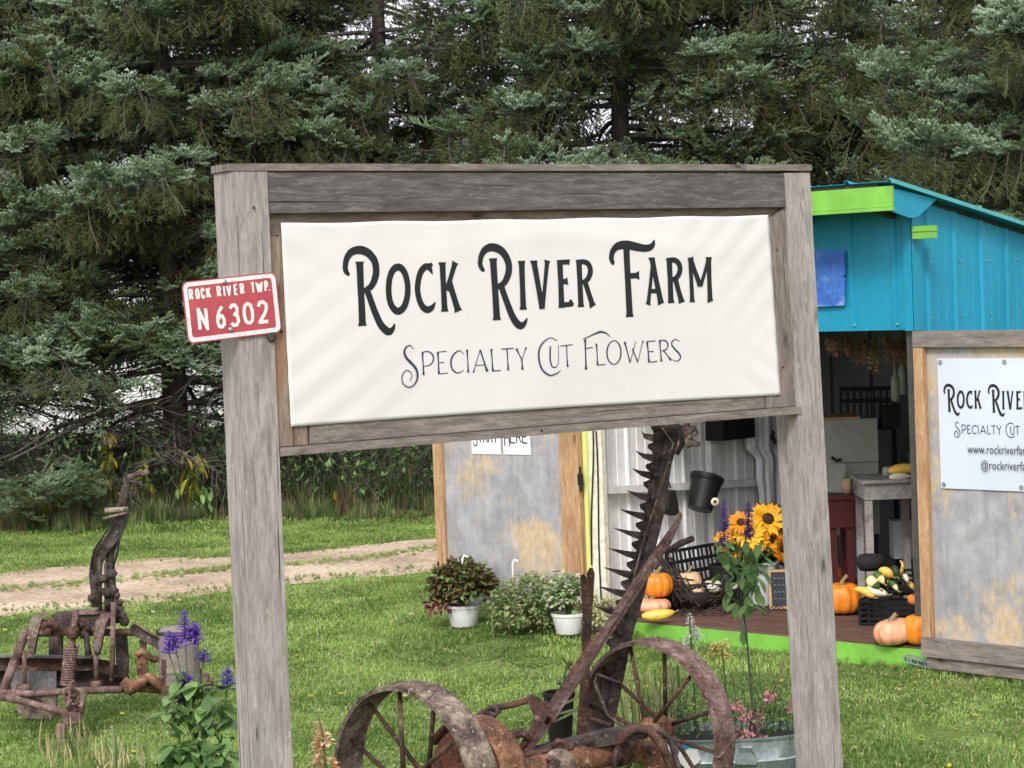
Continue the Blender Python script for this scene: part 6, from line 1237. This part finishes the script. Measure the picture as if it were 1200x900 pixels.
# cutter bar with guards
def by(y): return 10.15-(y-500)/350*.2          # it leans slightly away towards its tip
def lerpT(T_, y):
    for i in range(len(T_)-1):
        if y <= T_[i+1][0]: f = (y-T_[i][0])/(T_[i+1][0]-T_[i][0]); return T_[i][1]+(T_[i+1][1]-T_[i][1])*f
    return T_[-1][1]
def bL(y): return lerpT([(498, 757), (530, 757), (585, 750), (650, 736), (695, 723), (741, 711), (800, 697), (860, 689)], y)
def bR(y): return lerpT([(497, 800), (545, 787), (600, 779), (690, 757), (741, 742), (839, 722), (860, 718)], y)
ysb = [498, 545, 600, 650, 690, 745, 800, 858]
bm = new_bm(); prism(bm, [at(bL(y)+9, y, by(y)) for y in ysb]+[at((bL(y)+bR(y))/2+5, y, by(y)) for y in reversed(ysb)], V((0, .022, 0))); obj('cutter_bar', bm, M['rustdark'], mw, bevel=.003)
bm = new_bm(); prism(bm, [at((bL(y)+bR(y))/2+3.5, y, by(y)-.03) for y in ysb]+[at(bR(y), y, by(y)-.03) for y in reversed(ysb)], V((0, .03, 0))); obj('back_bar', bm, M['rustdark'], mw, bevel=.004)
tips = [(752, 505), (744.5, 528.5), (740, 549), (734.5, 575), (726, 597), (720, 619.5), (713.5, 643), (708, 665.5), (702.5, 688), (697, 711), (691, 734)]
for i, (x, y) in enumerate(tips):
    yb = y+9; xb = bL(yb)+10; Y_ = by(yb)-.02; ww = 6.5
    bm = new_bm(); a = at(x, y, Y_-.01); c0 = at(xb-12, yb-3-ww*.45, Y_); c1 = at(xb-12, yb-3+ww*.45, Y_); d0 = at(xb, yb-ww*.7, Y_); d1 = at(xb, yb+ww*.7, Y_); th = V((0, .03, 0))
    prism(bm, [a, c0, d0, d1, c1], th); 
    vs = [v for v in bm.verts]; 
    obj('guard', bm, M['rustdark'], mw, bevel=.002)
    if i < len(tips)-1 or True:                      # knife section: triangular scallop between guards
        ym = yb+11; bm = new_bm(); pts_ = [at(bL(yb+3)+12, yb+3, Y_+.02), at(bL(ym)+2, ym-4, Y_+.02), at(bL(ym)+2, ym, Y_+.02), at(bL(ym+8)+12, ym+8, Y_+.02)]; prism(bm, pts_, V((0, .006, 0))); obj('knife_section', bm, M['rustdark'], mw)
    T([(xb+6, yb-1, Y_), (xb+6, yb-1, Y_-.02)], [.014, .012], 'rustdark', 8, 'bolt')
T([(766, 500, 10.1), (775, 497, 10.08), (790, 500, 10.06), (798, 508, 10.05)], [.03, .035, .035, .02], 'rustdark', 10, 'inner_shoe'); T([(797, 500, 10.0), (800, 520, 10.0), (793, 532, 10.02)], [.01, .015, .01], 'rustdark', 8, 'hook')
# bolt head, wire
bm = new_bm(); tube(bm, [at(775, 500, 10.0), at(789, 520, 10.0), at(778, 560, 10.0), at(752, 640, 9.95), at(742, 680, 9.9)], .0035, 5); obj('wire', bm, M['rustgrey'], mw)
# ------------------------------------------------------------------ the old grader at the left
pw = thing('rusty_grader', 'rusty horse-drawn grader or plough with a tall curved hand lever on the left lawn', 'farm implement', on_z(80, 850, 0))
PY = 12.6
def pt(pts, r, m_='rust', n=8, name='rod', **k):
    bm = new_bm(); tube(bm, [at(p[0], p[1], p[2] if len(p) > 2 else PY) for p in pts], r, n); return obj(name, bm, M[m_], pw, True, **k)
def pp(pts, m_='rust', th=.02, name='plate', Y=PY, bev=.003):
    bm = new_bm(); pxprism(bm, pts, Y, th); return obj(name, bm, M[m_], pw, bevel=bev)
# mast levers
lv = pp([(147, 558), (154, 559), (149, 580), (146, 598), (148, 608), (146, 618), (137, 634), (124, 650), (119, 660), (117, 678), (117, 712), (107, 712), (106, 690), (104, 675), (105, 662), (109, 648), (116, 637), (127, 624), (135, 610), (136, 598), (139, 584)], 'rustdark', .05, 'lever', 12.55, .008)
pt([(150, 560, 12.5), (161, 556, 12.5), (174, 553, 12.5)], [.018, .016, .018], 'rustgrey', 8, 'handle'); pt([(150, 563, 12.48), (163, 566, 12.48), (170, 571, 12.48)], .008, 'rustdark', 6, 'handle')
pt([(123, 598, 12.5), (150, 597, 12.5)], [.016, .016], 'rustgrey', 8, 'handle'); pt([(121, 608, 12.48), (136, 604, 12.48), (149, 601, 12.48)], .009, 'rustpink', 6, 'handle'); pt([(146, 597, 12.45), (153, 599, 12.45), (148, 604, 12.45)], .01, 'rustdark', 6, 'latch')
pt([(146, 605, 12.6), (138, 628, 12.6), (130, 645, 12.6), (127, 670, 12.6), (127, 715, 12.6)], [.018, .022, .024, .024, .024], 'rustdark', 8, 'second_lever')
pt([(145, 608, 12.5), (138, 645, 12.5), (132, 668, 12.5)], .006, 'black', 6, 'latch_rod'); pt([(107, 668, 12.52), (110, 645, 12.52), (121, 628, 12.52), (138, 603, 12.52)], .006, 'black', 6, 'latch_rod')
for (x, y0, y1, r) in ((117, 652, 716, .012), (124, 660, 716, .01), (131, 672, 716, .014), (137, 690, 730, .012)): pt([(x, y0, 12.5), (x+.5, y1, 12.5)], r, 'rustdark')
for (x, y, r) in ((132, 672, .03), (122, 678, .025), (113, 680, .03), (134, 692, .028), (127, 694, .03), (140, 706, .022), (128, 706, .028), (109, 700, .025), (137, 698, .02), (145, 720, .03), (147, 728, .03), (141, 714, .024)):
    bm = new_bm(); lathe(bm, at(x, y, 12.5), [(.001, 0), (r, 0), (r, .02), (r*.6, .03), (.001, .035)], 6+int(x) % 4, (RND.gauss(0, .4), -1, RND.gauss(0, .3))); obj('bolt', bm, M['rustdark'], pw)
pp([(118, 690), (134, 688), (136, 694), (120, 698)], 'rustdark', .04, 'yoke', 12.48); pp([(126, 660), (133, 662), (136, 700), (128, 700)], 'rustdark', .03, 'quadrant', 12.52)
# top plate box, clamps
pp([(60, 721), (88, 719), (110, 717), (128, 718), (127, 735), (60, 738)], 'rustdark', .14, 'top_plate', 12.58, .01)
pp([(84, 721), (90, 718), (126, 716), (124, 719)], 'rustpink', .12, 'plate_edge', 12.56)
for (x0, nm) in ((33, 0), (110, 1)):
    pp([(x0+0, 769), (x0-1, 750), (x0+1, 730), (x0+6, 722), (x0+16, 719), (x0+22, 721), (x0+16, 726), (x0+13, 735), (x0+9, 752), (x0+6, 768), (x0+3, 770)], 'rustgrey' if not nm else 'rustpink', .06, 'clamp', 12.42, .006)
pt([(35, 741, 12.5), (165, 741, 12.5)], .021, 'rust', 12, 'cross_shaft')
for (x, y, r) in ((52, 733, .035), (60, 730, .03), (66, 733, .025), (49, 741, .03), (56, 740, .03), (88, 730, .03), (96, 733, .025), (102, 737, .025), (90, 741, .03), (97, 743, .026)):
    bm = new_bm(); lathe(bm, at(x, y, 12.45), [(.001, -.02), (r, -.02), (r*1.05, .0), (r*.6, .02), (.001, .03)], 6, (RND.gauss(0, .6), -1, RND.gauss(0, .5))); obj('bolt', bm, M['rust'], pw)
pp([(57, 745), (73, 745), (73, 772), (57, 772)], 'rustdark', .03, 'leg', 12.7); pp([(135, 745), (148, 745), (150, 770), (150, 798), (139, 792), (136, 775)], 'rustdark', .03, 'leg', 12.65)
# mouldboard blade: curved plate
def moul(ptsT, ptsB, m_, name, Y=12.62, dep=.1):
    bm = new_bm(); n = 20; K = 6; g = []
    for i in range(n+1):
        s = i/n; f = lambda L, s: tuple(L[min(int(s*(len(L)-1)), len(L)-2)][q]+(L[min(int(s*(len(L)-1)), len(L)-2)+1][q]-L[min(int(s*(len(L)-1)), len(L)-2)][q])*(s*(len(L)-1)-min(int(s*(len(L)-1)), len(L)-2)) for q in (0, 1))
        t = f(ptsT, s); b = f(ptsB, s); g.append([(t[0]+(b[0]-t[0])*j/K, t[1]+(b[1]-t[1])*j/K, Y+dep*math.sin(math.pi*j/K)) for j in range(K+1)])
    F1 = [[bm.verts.new(at(*p)) for p in r] for r in g]; F2 = [[bm.verts.new(at(*p)+V((0, .015, 0))) for p in r] for r in g]
    for i in range(n):
        for j in range(K): face(bm, [F1[i][j], F1[i][j+1], F1[i+1][j+1], F1[i+1][j]]); face(bm, [F2[i+1][j], F2[i+1][j+1], F2[i][j+1], F2[i][j]])
        face(bm, [F1[i][0], F1[i+1][0], F2[i+1][0], F2[i][0]]); face(bm, [F1[i+1][K], F1[i][K], F2[i][K], F2[i+1][K]])
    for j in range(K): face(bm, [F1[0][j+1], F1[0][j], F2[0][j], F2[0][j+1]]); face(bm, [F1[n][j], F1[n][j+1], F2[n][j+1], F2[n][j]])
    obj(name, bm, M[m_], pw, 'auto')
moul([(-30, 770), (30, 771), (110, 772), (125, 774), (150, 787)], [(-30, 786), (30, 786), (110, 786), (125, 790), (152, 800)], 'rust', 'blade_top', 12.66, .03)
moul([(-30, 786), (30, 785), (110, 785), (125, 789), (151, 797)], [(-30, 812), (30, 810), (110, 807), (125, 806), (148, 806)], 'rustdark', 'blade', 12.68, .08)
pp([(-6, 768), (30, 768), (112, 769), (113, 771.5), (30, 771), (-6, 770.5)], 'greysteel', .03, 'blade_edge', 12.62, 0)
pp([(14, 813), (66, 813), (66, 826), (60, 843), (30, 843), (22, 836)], 'rustgrey', .03, 'lower_blade', 12.66)
pp([(10, 786), (66, 787), (66, 808), (14, 809)], 'greysteel', .01, 'worn_plate', 12.6)
# tubes and rods
pt([(31, 738, 12.5), (26, 752, 12.45), (15, 780, 12.4), (3, 812, 12.35)], [.024, .026, .026, .026], 'rustpink', 12, 'side_tube')
pt([(29, 763, 12.4), (28, 803, 12.4)], [.013, .015], 'rustpink'); pt([(112, 755, 12.4), (113, 800, 12.4)], [.013, .015], 'rustpink'); pt([(27, 802, 12.38), (27.5, 812, 12.38)], [.04, .05], 'rustpink', 6, 'nut'); pt([(112, 798, 12.38), (113, 806, 12.38)], [.03, .035], 'rustpink', 6, 'nut'); pt([(111, 757, 12.38), (115, 765, 12.38)], [.02, .02], 'rustgrey', 6, 'nut')
pt([(133, 706, 12.42), (132, 760, 12.42), (131, 798, 12.42)], [.015, .014, .016], 'rustpink')
pt([(89, 714, 12.4), (86, 745, 12.38), (83, 762, 12.36), (78, 804, 12.34)], [.016, .018, .02, .02], 'rustpink', 10, 'jack_screw')
bm = new_bm(); ptz = []
for i in range(150):
    f = i/149; a = f*2*math.pi*15; c = at(83.5-5*f, 758+44*f, 12.35); ptz.append(c+V((math.cos(a)*.034, math.sin(a)*.034, 0)))
tube(bm, ptz, .008, 5); obj('spring', bm, M['rustpink'], pw, True)
pt([(86, 735, 12.36), (85, 748, 12.36)], [.035, .03], 'rust', 8, 'collar'); pt([(100, 735, 12.45), (102, 755, 12.45), (104, 768, 12.45)], [.02, .016, .02], 'rustdark')
# front tongue rails
pt([(-10, 812, 12.25), (40, 813, 12.25), (80, 810, 12.25), (143, 808, 12.3)], [.02, .02, .02, .022], 'rustpink', 8, 'rail'); pt([(-10, 816, 12.2), (20, 820, 12.2), (50, 828, 12.15), (78, 836, 12.1)], [.018, .02, .02, .022], 'rustpink', 8, 'rail'); pt([(8, 814, 12.22), (18, 818, 12.2), (26, 822, 12.18)], .02, 'rustpink', 6, 'rail')
for (a, b) in (((76, 806), (84, 836)), ((84, 806), (88, 840)), ((98, 810), (92, 842)), ((88, 808), (80, 842))): pt([(a[0], a[1], 12.1), (b[0], b[1], 12.08)], .022, 'rustpink', 6, 'bracket')
bm = new_bm(); rr = random.Random(6)
for i in range(16):
    c = at(84+rr.gauss(0, 3), 803+i*3.2, 12.05+rr.gauss(0, .02)); a = rr.random()*3.1; x = V((math.cos(a), 0, math.sin(a)))*.024; y = V((-math.sin(a)*.4, -.9, math.cos(a)*.4))*.02; tube(bm, [c+x*math.cos(q)+y*math.sin(q) for q in [k*math.pi/4 for k in range(9)]], .007, 5, False)
obj('chain', bm, M['rustpink'], pw, True)
pp([(72, 838), (80, 834), (92, 836), (95, 844), (86, 850), (74, 848)], 'rustpink', .06, 'hub_block', 12.02); pt([(72, 848, 12), (70, 868, 12), (68, 884, 12)], [.028, .022, .02], 'rustpink', 8, 'tongue_end')
# right-hand castings
pt([(146, 806, 12.35), (152, 808, 12.3), (165, 800, 12.28), (174, 793, 12.28), (184, 800, 12.28), (194, 808, 12.3), (202, 806, 12.32)], [.03, .035, .032, .03, .03, .035, .03], 'rustorange', 10, 'casting')
pt([(144, 797, 12.4), (150, 803, 12.4), (175, 806, 12.4), (200, 808, 12.4)], [.03, .035, .03, .03], 'rustorange', 8, 'casting')
pt([(171, 803, 12.35), (172, 790, 12.35)], .025, 'rust', 8, 'casting'); pp([(161, 765), (172, 765), (172, 792), (160, 792)], 'rustorange', .03, 'bracket', 12.3); pt([(160, 768, 12.3), (166, 763, 12.3), (172, 768, 12.3), (180, 773, 12.32), (192, 771, 12.34), (198, 766, 12.34)], [.02, .022, .02, .02, .022, .02], 'rustorange', 8, 'casting')
pp([(152, 735), (158, 731), (198, 757), (192, 766), (186, 762), (153, 742)], 'rustdark', .05, 'drag_bar', 12.3, .004); pt([(154, 733, 12.28), (158, 730, 12.28), (196, 755, 12.28)], .006, 'rustpink', 5)
pp([(163, 750), (172, 752), (170, 766), (164, 765)], 'rustpink', .03, 'strap', 12.36)
bm = new_bm(); b0_ = at(211, 800, 12.35); hh = at(211, 735, 12.35).z-b0_.z; lathe(bm, b0_, [(.001, 0), (.12, 0), (.115, hh*.5), (.12, hh*.93), (.09, hh), (.001, hh+.01)], 20); obj('wooden_drum', bm, M['greyrail'], pw, 'auto')
bm = new_bm(); lathe(bm, b0_, [(.122, hh*.9), (.124, hh*.94), (.118, hh*.97)], 20); obj('drum_band', bm, M['rustdark'], pw, 'auto')
pp([(189, 773), (198, 773), (198, 815), (194, 826), (189, 815)], 'rust', .04, 'stake', 12.25); pp([(221, 745), (229, 745), (230, 778), (222, 778)], 'rustdark', .04, 'stake', 12.4)
pt([(230, 800, 12.4), (250, 800, 12.4)], .02, 'rustpink', 8); pp([(234, 790), (244, 790), (244, 800), (234, 800)], 'rustpink', .04, 'block', 12.38); pt([(226, 787, 12.38), (236, 786, 12.38)], .015, 'rustdark', 6)
# ------------------------------------------------------------------ galvanised tub with flowers
tc_ = at(862, 930, 10.35); tub = thing('galvanised_tub', 'oval galvanised steel tub of flowers behind the mower wheel at the right post', 'tub', V((tc_.x, 10.35, 0)))
cx, cy = at(850, 868, 10.35).x, 10.35; TZ = at(862, 868, 10.1).z
bm = new_bm(); n = 48
def oval(r1, r2, z, k): a = 2*math.pi*k/n; return V((cx+math.copysign(abs(math.cos(a))**.7, math.cos(a))*r1, cy+math.copysign(abs(math.sin(a))**.7, math.sin(a))*r2, z))
pr = [(.34, .2, .0), (.345, .205, .02), (.355, .215, TZ*.52), (.36, .22, TZ*.55), (.355, .215, TZ*.58), (.362, .222, TZ-.012), (.37, .23, TZ-.01), (.372, .232, TZ), (.362, .222, TZ+.002), (.35, .21, TZ-.05)]
rg = [[bm.verts.new(oval(a, b, z, k)) for k in range(n)] for a, b, z in pr]
for i in range(len(pr)-1):
    for k in range(n): face(bm, [rg[i][k], rg[i][(k+1) % n], rg[i+1][(k+1) % n], rg[i+1][k]])
obj('tub_body', bm, M['galv'], tub, 'auto')
bm = new_bm(); face(bm, [bm.verts.new(oval(.35, .21, TZ-.04, k)) for k in range(n)]); obj('soil', bm, M['black2'], tub)
yf = at(870, 885, 10.12).y
bm = new_bm(); prism(bm, [at(x, y, 10.115) for x, y in ((866, 873), (883, 873), (887, 890), (886, 896), (862, 896), (862, 890))], V((0, .012, 0))); tube(bm, [at(867, 880, 10.1), at(869, 876, 10.09), at(880, 876, 10.09), at(883, 882, 10.1)], .006, 6); obj('handle_plate', bm, M['galv'], tub, bevel=.002)
bm = new_bm(); prism(bm, [at(807+math.cos(a)*13*(1+.12*math.sin(5*a)), 886+math.sin(a)*15*(1+.1*math.cos(4*a)), 10.115) for a in [k*math.pi/12 for k in range(24)]], V((0, .003, 0))); obj('white_label', bm, M['whiteplastic'], tub)
bm = new_bm(); prism(bm, [at(x, y, 10.11) for x, y in ((795, 879), (797, 874), (806, 871), (813, 873), (815, 878), (808, 876), (800, 881))], V((0, .003, 0))); obj('blue_patch', bm, M['teal'], tub)
bm = new_bm(); prism(bm, [at(x, y, 10.115) for x, y in ((783, 873), (787, 873), (789, 884), (788, 900), (783, 900))], V((0, .003, 0))); obj('white_label', bm, M['whiteplastic'], tub)
# low flowering mass in the tub
rr = random.Random(21); bm = new_bm()
for k in range(900):
    p = V((cx+rr.uniform(-.36, .36), cy+rr.uniform(-.22, .2), TZ+abs(rr.gauss(0, .07))+rr.random()*.06)); petal_leaf(bm, p, (rr.gauss(0, 1), rr.gauss(0, 1), rr.uniform(-.2, 1)), (rr.gauss(0, .3), rr.gauss(0, .3), 1), rr.uniform(.015, .035), .012, .2, rr.choice((0, 0, 1, 2)), 2)
for k in range(70):
    x0, y0 = cx+rr.uniform(-.34, .36), cy+rr.uniform(-.2, .2); tube(bm, [(x0, y0, TZ-.04), (x0+rr.gauss(0, .03), y0, TZ+.1), (x0+rr.gauss(0, .05), y0, TZ+rr.uniform(.12, .32))], [.003, .002, .001], 3, False, 1)
    for q in range(5): petal_leaf(bm, V((x0, y0, TZ+.05+q*.04)), (rr.gauss(0, 1), rr.gauss(0, 1), .5), (0, 0, 1), .035, .008, .2, 0, 2)
obj('green_filler', bm, [M['leaf'], M['leafdark'], M['bushbrown']], tub, kind='stuff')
def blob(bm, c, r, n, rr, s=.012, mi=0):
    for k in range(n):
        d = V((rr.gauss(0, 1), rr.gauss(0, 1), rr.gauss(0, 1))).normalized(); petal_leaf(bm, V(c)+d*r*rr.uniform(.3, .9), d, (rr.gauss(0, 1), rr.gauss(0, 1), rr.gauss(0, 1)), s*1.6, s*1.3, .4, mi, 2)
bm = new_bm()
for (x, y, r) in ((872, 836, .03), (877, 842, .026), (884, 846, .032), (890, 840, .026), (862, 858, .02), (872, 862, .022), (881, 860, .02), (863, 827, .022), (900, 818, .016), (903, 814, .016), (926, 828, .02), (880, 864, .018), (893, 866, .016)):
    blob(bm, at(x, y, 10.25+rr.uniform(-.08, .05)), r, 26, rr, .013)
obj('pink_blooms', bm, M['pink_fl'], tub, kind='stuff')
# ------------------------------------------------------------------ single flower plants
def stemmed(name, label, cat, pts, Y, mt_leaf, leaf_px, L, W, spikes, petal, sd, group=None, whorl=True, stemr=.006, stemm='stemg', leafdir=.0, each=True):
    rr = random.Random(sd); base = at(pts[0][0], pts[0][1], Y); t = thing(name, label, cat, base, group)
    bm = new_bm(); tube(bm, [at(p[0], p[1], Y) for p in pts], [stemr*(1-.5*i/len(pts)) for i in range(len(pts))], 6)
    for sp_ in spikes:
        if len(sp_) > 4: tube(bm, [at(sp_[4][0], sp_[4][1], Y), at(sp_[0], sp_[1], Y+.02)], [stemr*.7, stemr*.5], 5)
    obj('stem', bm, M[stemm], t, True)
    shared = []
    for v in range(4):
        b2_ = new_bm(); petal_leaf(b2_, (0, 0, 0), (0, 1, 0), (0, 0, 1), L, W, rr.uniform(.15, .55), 0, 4); me = bpy.data.meshes.new('leaf'); 
        for f in b2_.faces: f.smooth = True
        b2_.to_mesh(me); b2_.free(); me.materials.append(M[mt_leaf]); shared.append(me)
    for (x, y) in leaf_px:
        o = bpy.data.objects.new('leaf', rr.choice(shared)); col.objects.link(o); o.parent = t; p = at(x, y, Y+rr.uniform(-.07, .07)); o.location = p-base
        o.rotation_euler = V((rr.gauss(0, 1), rr.gauss(-.5, .8), rr.uniform(-.9, .35)-leafdir)).to_track_quat('Y', 'Z').to_euler(); s = rr.uniform(.65, 1.15); o.scale = (s, s, s)
    for sp_ in spikes:
        x0, y0, x1, y1 = sp_[:4]; a = at(x0, y0, Y+.02); b = at(x1, y1, Y+.02); bm = new_bm(); Ls = (b-a).length; nW = max(4, int(Ls/.011)); d = (b-a).normalized(); ux, uy = perp(d)
        tube(bm, [a, b], [.004, .002], 4, False)
        for k in range(nW):
            f = k/nW; r = (.030*(1-f**1.6)+.006)*petal[2]; c = a.lerp(b, f)
            for q in range(10 if whorl else 4):
                an = q*2.4+k*.9; e = ux*math.cos(an)+uy*math.sin(an); petal_leaf(bm, c+e*.004, (e+d*rr.uniform(.1, .7)), d, r*rr.uniform(.8, 1.25), petal[1], rr.uniform(.1, .6), 0, 2)
        obj('flower_spike', bm, M[petal[0]], t, True)
    return t
rr = random.Random(31)
def inpoly(n, x0, x1, y0, y1, cond=lambda x, y: True):
    o = []
    while len(o) < n:
        x, y = rr.uniform(x0, x1), rr.uniform(y0, y1)
        if cond(x, y): o.append((x, y))
    return o
SYL = 9.35
stemmed('salvia_plant', 'purple salvia with big green leaves close to the left sign post', 'plant', [(238, 960), (232, 900), (224, 850), (216, 820)], SYL, 'leaf',
        inpoly(170, 190, 276, 790, 905, lambda x, y: (x-236)**2/48**2+(y-868)**2/82**2 < 1), .1, .06,
        [(216, 826, 215, 786, (224, 860)), (220, 806, 222, 790, (222, 850)), (198, 766, 198, 738, (214, 815)), (206, 760, 203, 742, (216, 810)), (217, 752, 216, 714, (220, 806)), (229, 755, 228, 728, (226, 830)), (224, 742, 224, 738), (238, 775, 239, 760, (236, 830)), (266, 808, 267, 781, (258, 880))], ('purple', .014, 1.25), 41)
stemmed('salvia_plant', 'tall purple salvia on a dark stem rising from the tub before the sunflowers', 'plant', [(886, 872), (883, 840), (878, 780), (874, 735), (870, 712), (867, 680), (864, 650), (862, 630)], 10.25, 'leaf',
        inpoly(34, 852, 890, 672, 712)+inpoly(52, 842, 898, 632, 678)+[(866, 728), (872, 738), (888, 800)], .075, .036,
        [(849, 640, 848, 585), (877, 615, 877, 588, (868, 660)), (878, 632, 876, 610)], ('purple', .012, .95), 42, stemm='stemd', leafdir=.5)
stemmed('snapdragon', 'peach snapdragon with several blooms at the bottom left by the near wheel', 'flower', [(385, 960), (382, 900), (378, 860), (374, 842)], 8.3, 'leaf', inpoly(14, 366, 400, 880, 930), .05, .014,
        [(374, 900, 374, 843), (392, 915, 388, 886), (384, 875, 381, 858)], ('peach', .026, 1.2), 43, whorl=False)
stemmed('snapdragon', 'white snapdragon spire standing before the lime skirt of the stand', 'flower', [(815, 860), (813, 800), (809, 740), (808, 720)], 10.5, 'leaf', inpoly(10, 800, 828, 790, 850), .05, .012, [(805, 762, 803, 744), (812, 750, 808, 718), (818, 750, 815, 734)], ('white_fl', .02, 1.1), 44, whorl=False)
stemmed('snapdragon', 'pale yellow snapdragon with open blooms between the white one and the post', 'flower', [(856, 868), (852, 820), (848, 780), (846, 760)], 10.45, 'leaf', inpoly(8, 835, 862, 790, 850), .05, .012, [(840, 768, 838, 752), (852, 758, 848, 749), (852, 772, 853, 766), (841, 762, 834, 752)], ('yellow_fl', .026, 1.3), 45, whorl=False)
stemmed('pale_grass_flower', 'pale yellow-green flower spikes in the bottom left grass under the grader', 'flower', [(136, 930), (136, 890), (134, 860)], 10.6, 'grasspale', inpoly(6, 120, 150, 870, 900), .09, .01, [(134, 895, 131, 850), (101, 870, 99, 846, (118, 900))], ('ivy', .008, .55), 46, whorl=False)
# tub-side thin twig with pink buds
bm = new_bm(); tube(bm, [at(886, 850, 10.2), at(905, 812, 10.2), at(915, 790, 10.2), at(918, 775, 10.2)], .004, 5); obj('pink_twig', bm, M['rustpink'], None, label='thin reddish twig leaning from the tub toward the right post', cat='twig')
# tall ornamental grass behind the mower wheel
rr = random.Random(77)
for (x0, x1, y0, n, h0, h1, lb, Y) in ((735, 800, 850, 120, .35, .62, 'clump of tall strap-leaved grass behind the right mower wheel', 10.75), (800, 925, 850, 170, .12, .35, 'low weedy grass clump between the mower wheel and the right post', 10.8), (60, 175, 905, 110, .06, .2, 'dry straw-coloured grass tuft in the bottom left corner under the grader', 11.2), (40, 110, 880, 60, .08, .2, 'dead reddish grass tuft round the end of the grader tongue', 11.6)):
    bm = bmesh.new()
    for k in range(n):
        p = at(rr.uniform(x0, x1), y0, Y+rr.uniform(-.25, .25)); p.z = 0; blade(bm, p, rr.uniform(h0, h1), rr.uniform(.003, .007), rr.uniform(.03, .3)*h1, rr.random()*6.3, 0 if rr.random() < (.8 if h1 > .31 else .4) else 1)
    bm.loops.layers.uv.new('UVMap'); obj('grass_clump', bm, [M['weed'], M['straw']], None, kind='stuff', origin=(at((x0+x1)/2, y0, Y).x, Y, 0), label=lb, cat='grass')
# dried corn-like leaves in the clump
bm = bmesh.new(); bm.loops.layers.uv.new('UVMap')
for (x, y, dx, dz) in ((782, 830, -.06, .16), (790, 822, .02, .2), (795, 840, .1, .08), (775, 812, -.08, .15)): petal_leaf(bm, at(x, y+12, 10.6), (dx, -.05, dz), (0, -1, .2), .16, .02, .3, 0, 5)
obj('dry_leaves', bm, M['straw'], None, True, label='few dry yellow strap leaves seen through the right mower wheel', cat='leaves')
# black nursery pot with pale blades behind the lever
bm = new_bm(); q = at(657, 872, 9.9); lathe(bm, V((q.x, 9.9, q.z)), [(.001, 0), (.05, 0), (.07, .22), (.075, .22), (.075, .24), (.066, .24), (.05, .02), (.001, .02)], 20); npot = obj('nursery_pot', bm, M['black'], None, 'auto', label='black nursery pot standing behind the slanted lever of the mower', cat='pot')
bm = bmesh.new(); bm.loops.layers.uv.new('UVMap')
for (x, y, dx, dz) in ((650, 838, .14, .06), (650, 846, .13, .09), (660, 800, .02, .1), (655, 828, .12, .08), (668, 815, .05, .1), (672, 792, -.04, .1)): petal_leaf(bm, at(x, y, 9.8), (dx, -.1, dz), (0, -1, .4), .14, .012, .3, 0, 5)
obj('pale_blades', bm, M['ivy'], npot, True)
# yellowing tall weeds under the spruces
def weed_plant(px, py_t, py_b, Y, label, mt_, n, L, W, sd, spread=7):
    rr = random.Random(sd); b = at(px, py_b, Y); t = thing('tall_weed', label, 'plant', b); bm = new_bm(); tube(bm, [b, at(px+2, (py_t+py_b)/2, Y), at(px-1, py_t, Y)], [.01, .007, .003], 5); obj('stem', bm, M['stemg'], t, True); shared = []
    bm = new_bm(); petal_leaf(bm, (0, 0, 0), (0, 1, 0), (0, 0, 1), L, W, .5, 0, 4); me = bpy.data.meshes.new('leaf'); bm.to_mesh(me); bm.free(); me.materials.append(M[mt_])
    for k in range(n):
        o = bpy.data.objects.new('leaf', me); col.objects.link(o); o.parent = t; o.location = at(px+rr.gauss(0, spread*.5), rr.uniform(py_t, py_b-(py_b-py_t)*.3), Y+rr.uniform(-.1, .1))-b
        o.rotation_euler = V((rr.gauss(0, .7), rr.gauss(-.2, .6), -rr.uniform(.3, 1.3))).to_track_quat('Y', 'Z').to_euler(); s = rr.uniform(.6, 1.2); o.scale = (s, s, s)
weed_plant(125, 505, 600, 24.2, 'yellow flowering weed under the spruces left of the grader lever handle', 'leafyellow', 46, .14, .05, 51)
weed_plant(168, 520, 600, 24.3, 'yellow-green weed right of the grader lever handle under the spruces', 'leafyellow', 22, .15, .05, 52, 12)
weed_plant(228, 525, 598, 23.9, 'weed with large drooping yellow-green leaves between spruce trunk and sign post', 'leafyellow', 20, .2, .075, 53, 11)
weed_plant(238, 570, 612, 23.7, 'bushy dark green weed at the foot of the spruce left of the post', 'leaf', 30, .13, .06, 54, 16)
weed_plant(395, 572, 612, 24.0, 'small weed with three bright yellow-green leaves right of the left post', 'leafyellow', 9, .17, .06, 55, 8)
weed_plant(62, 560, 606, 23.8, 'pale yellow weed at the far left under the spruce boughs', 'leafyellow', 18, .1, .04, 56, 12)
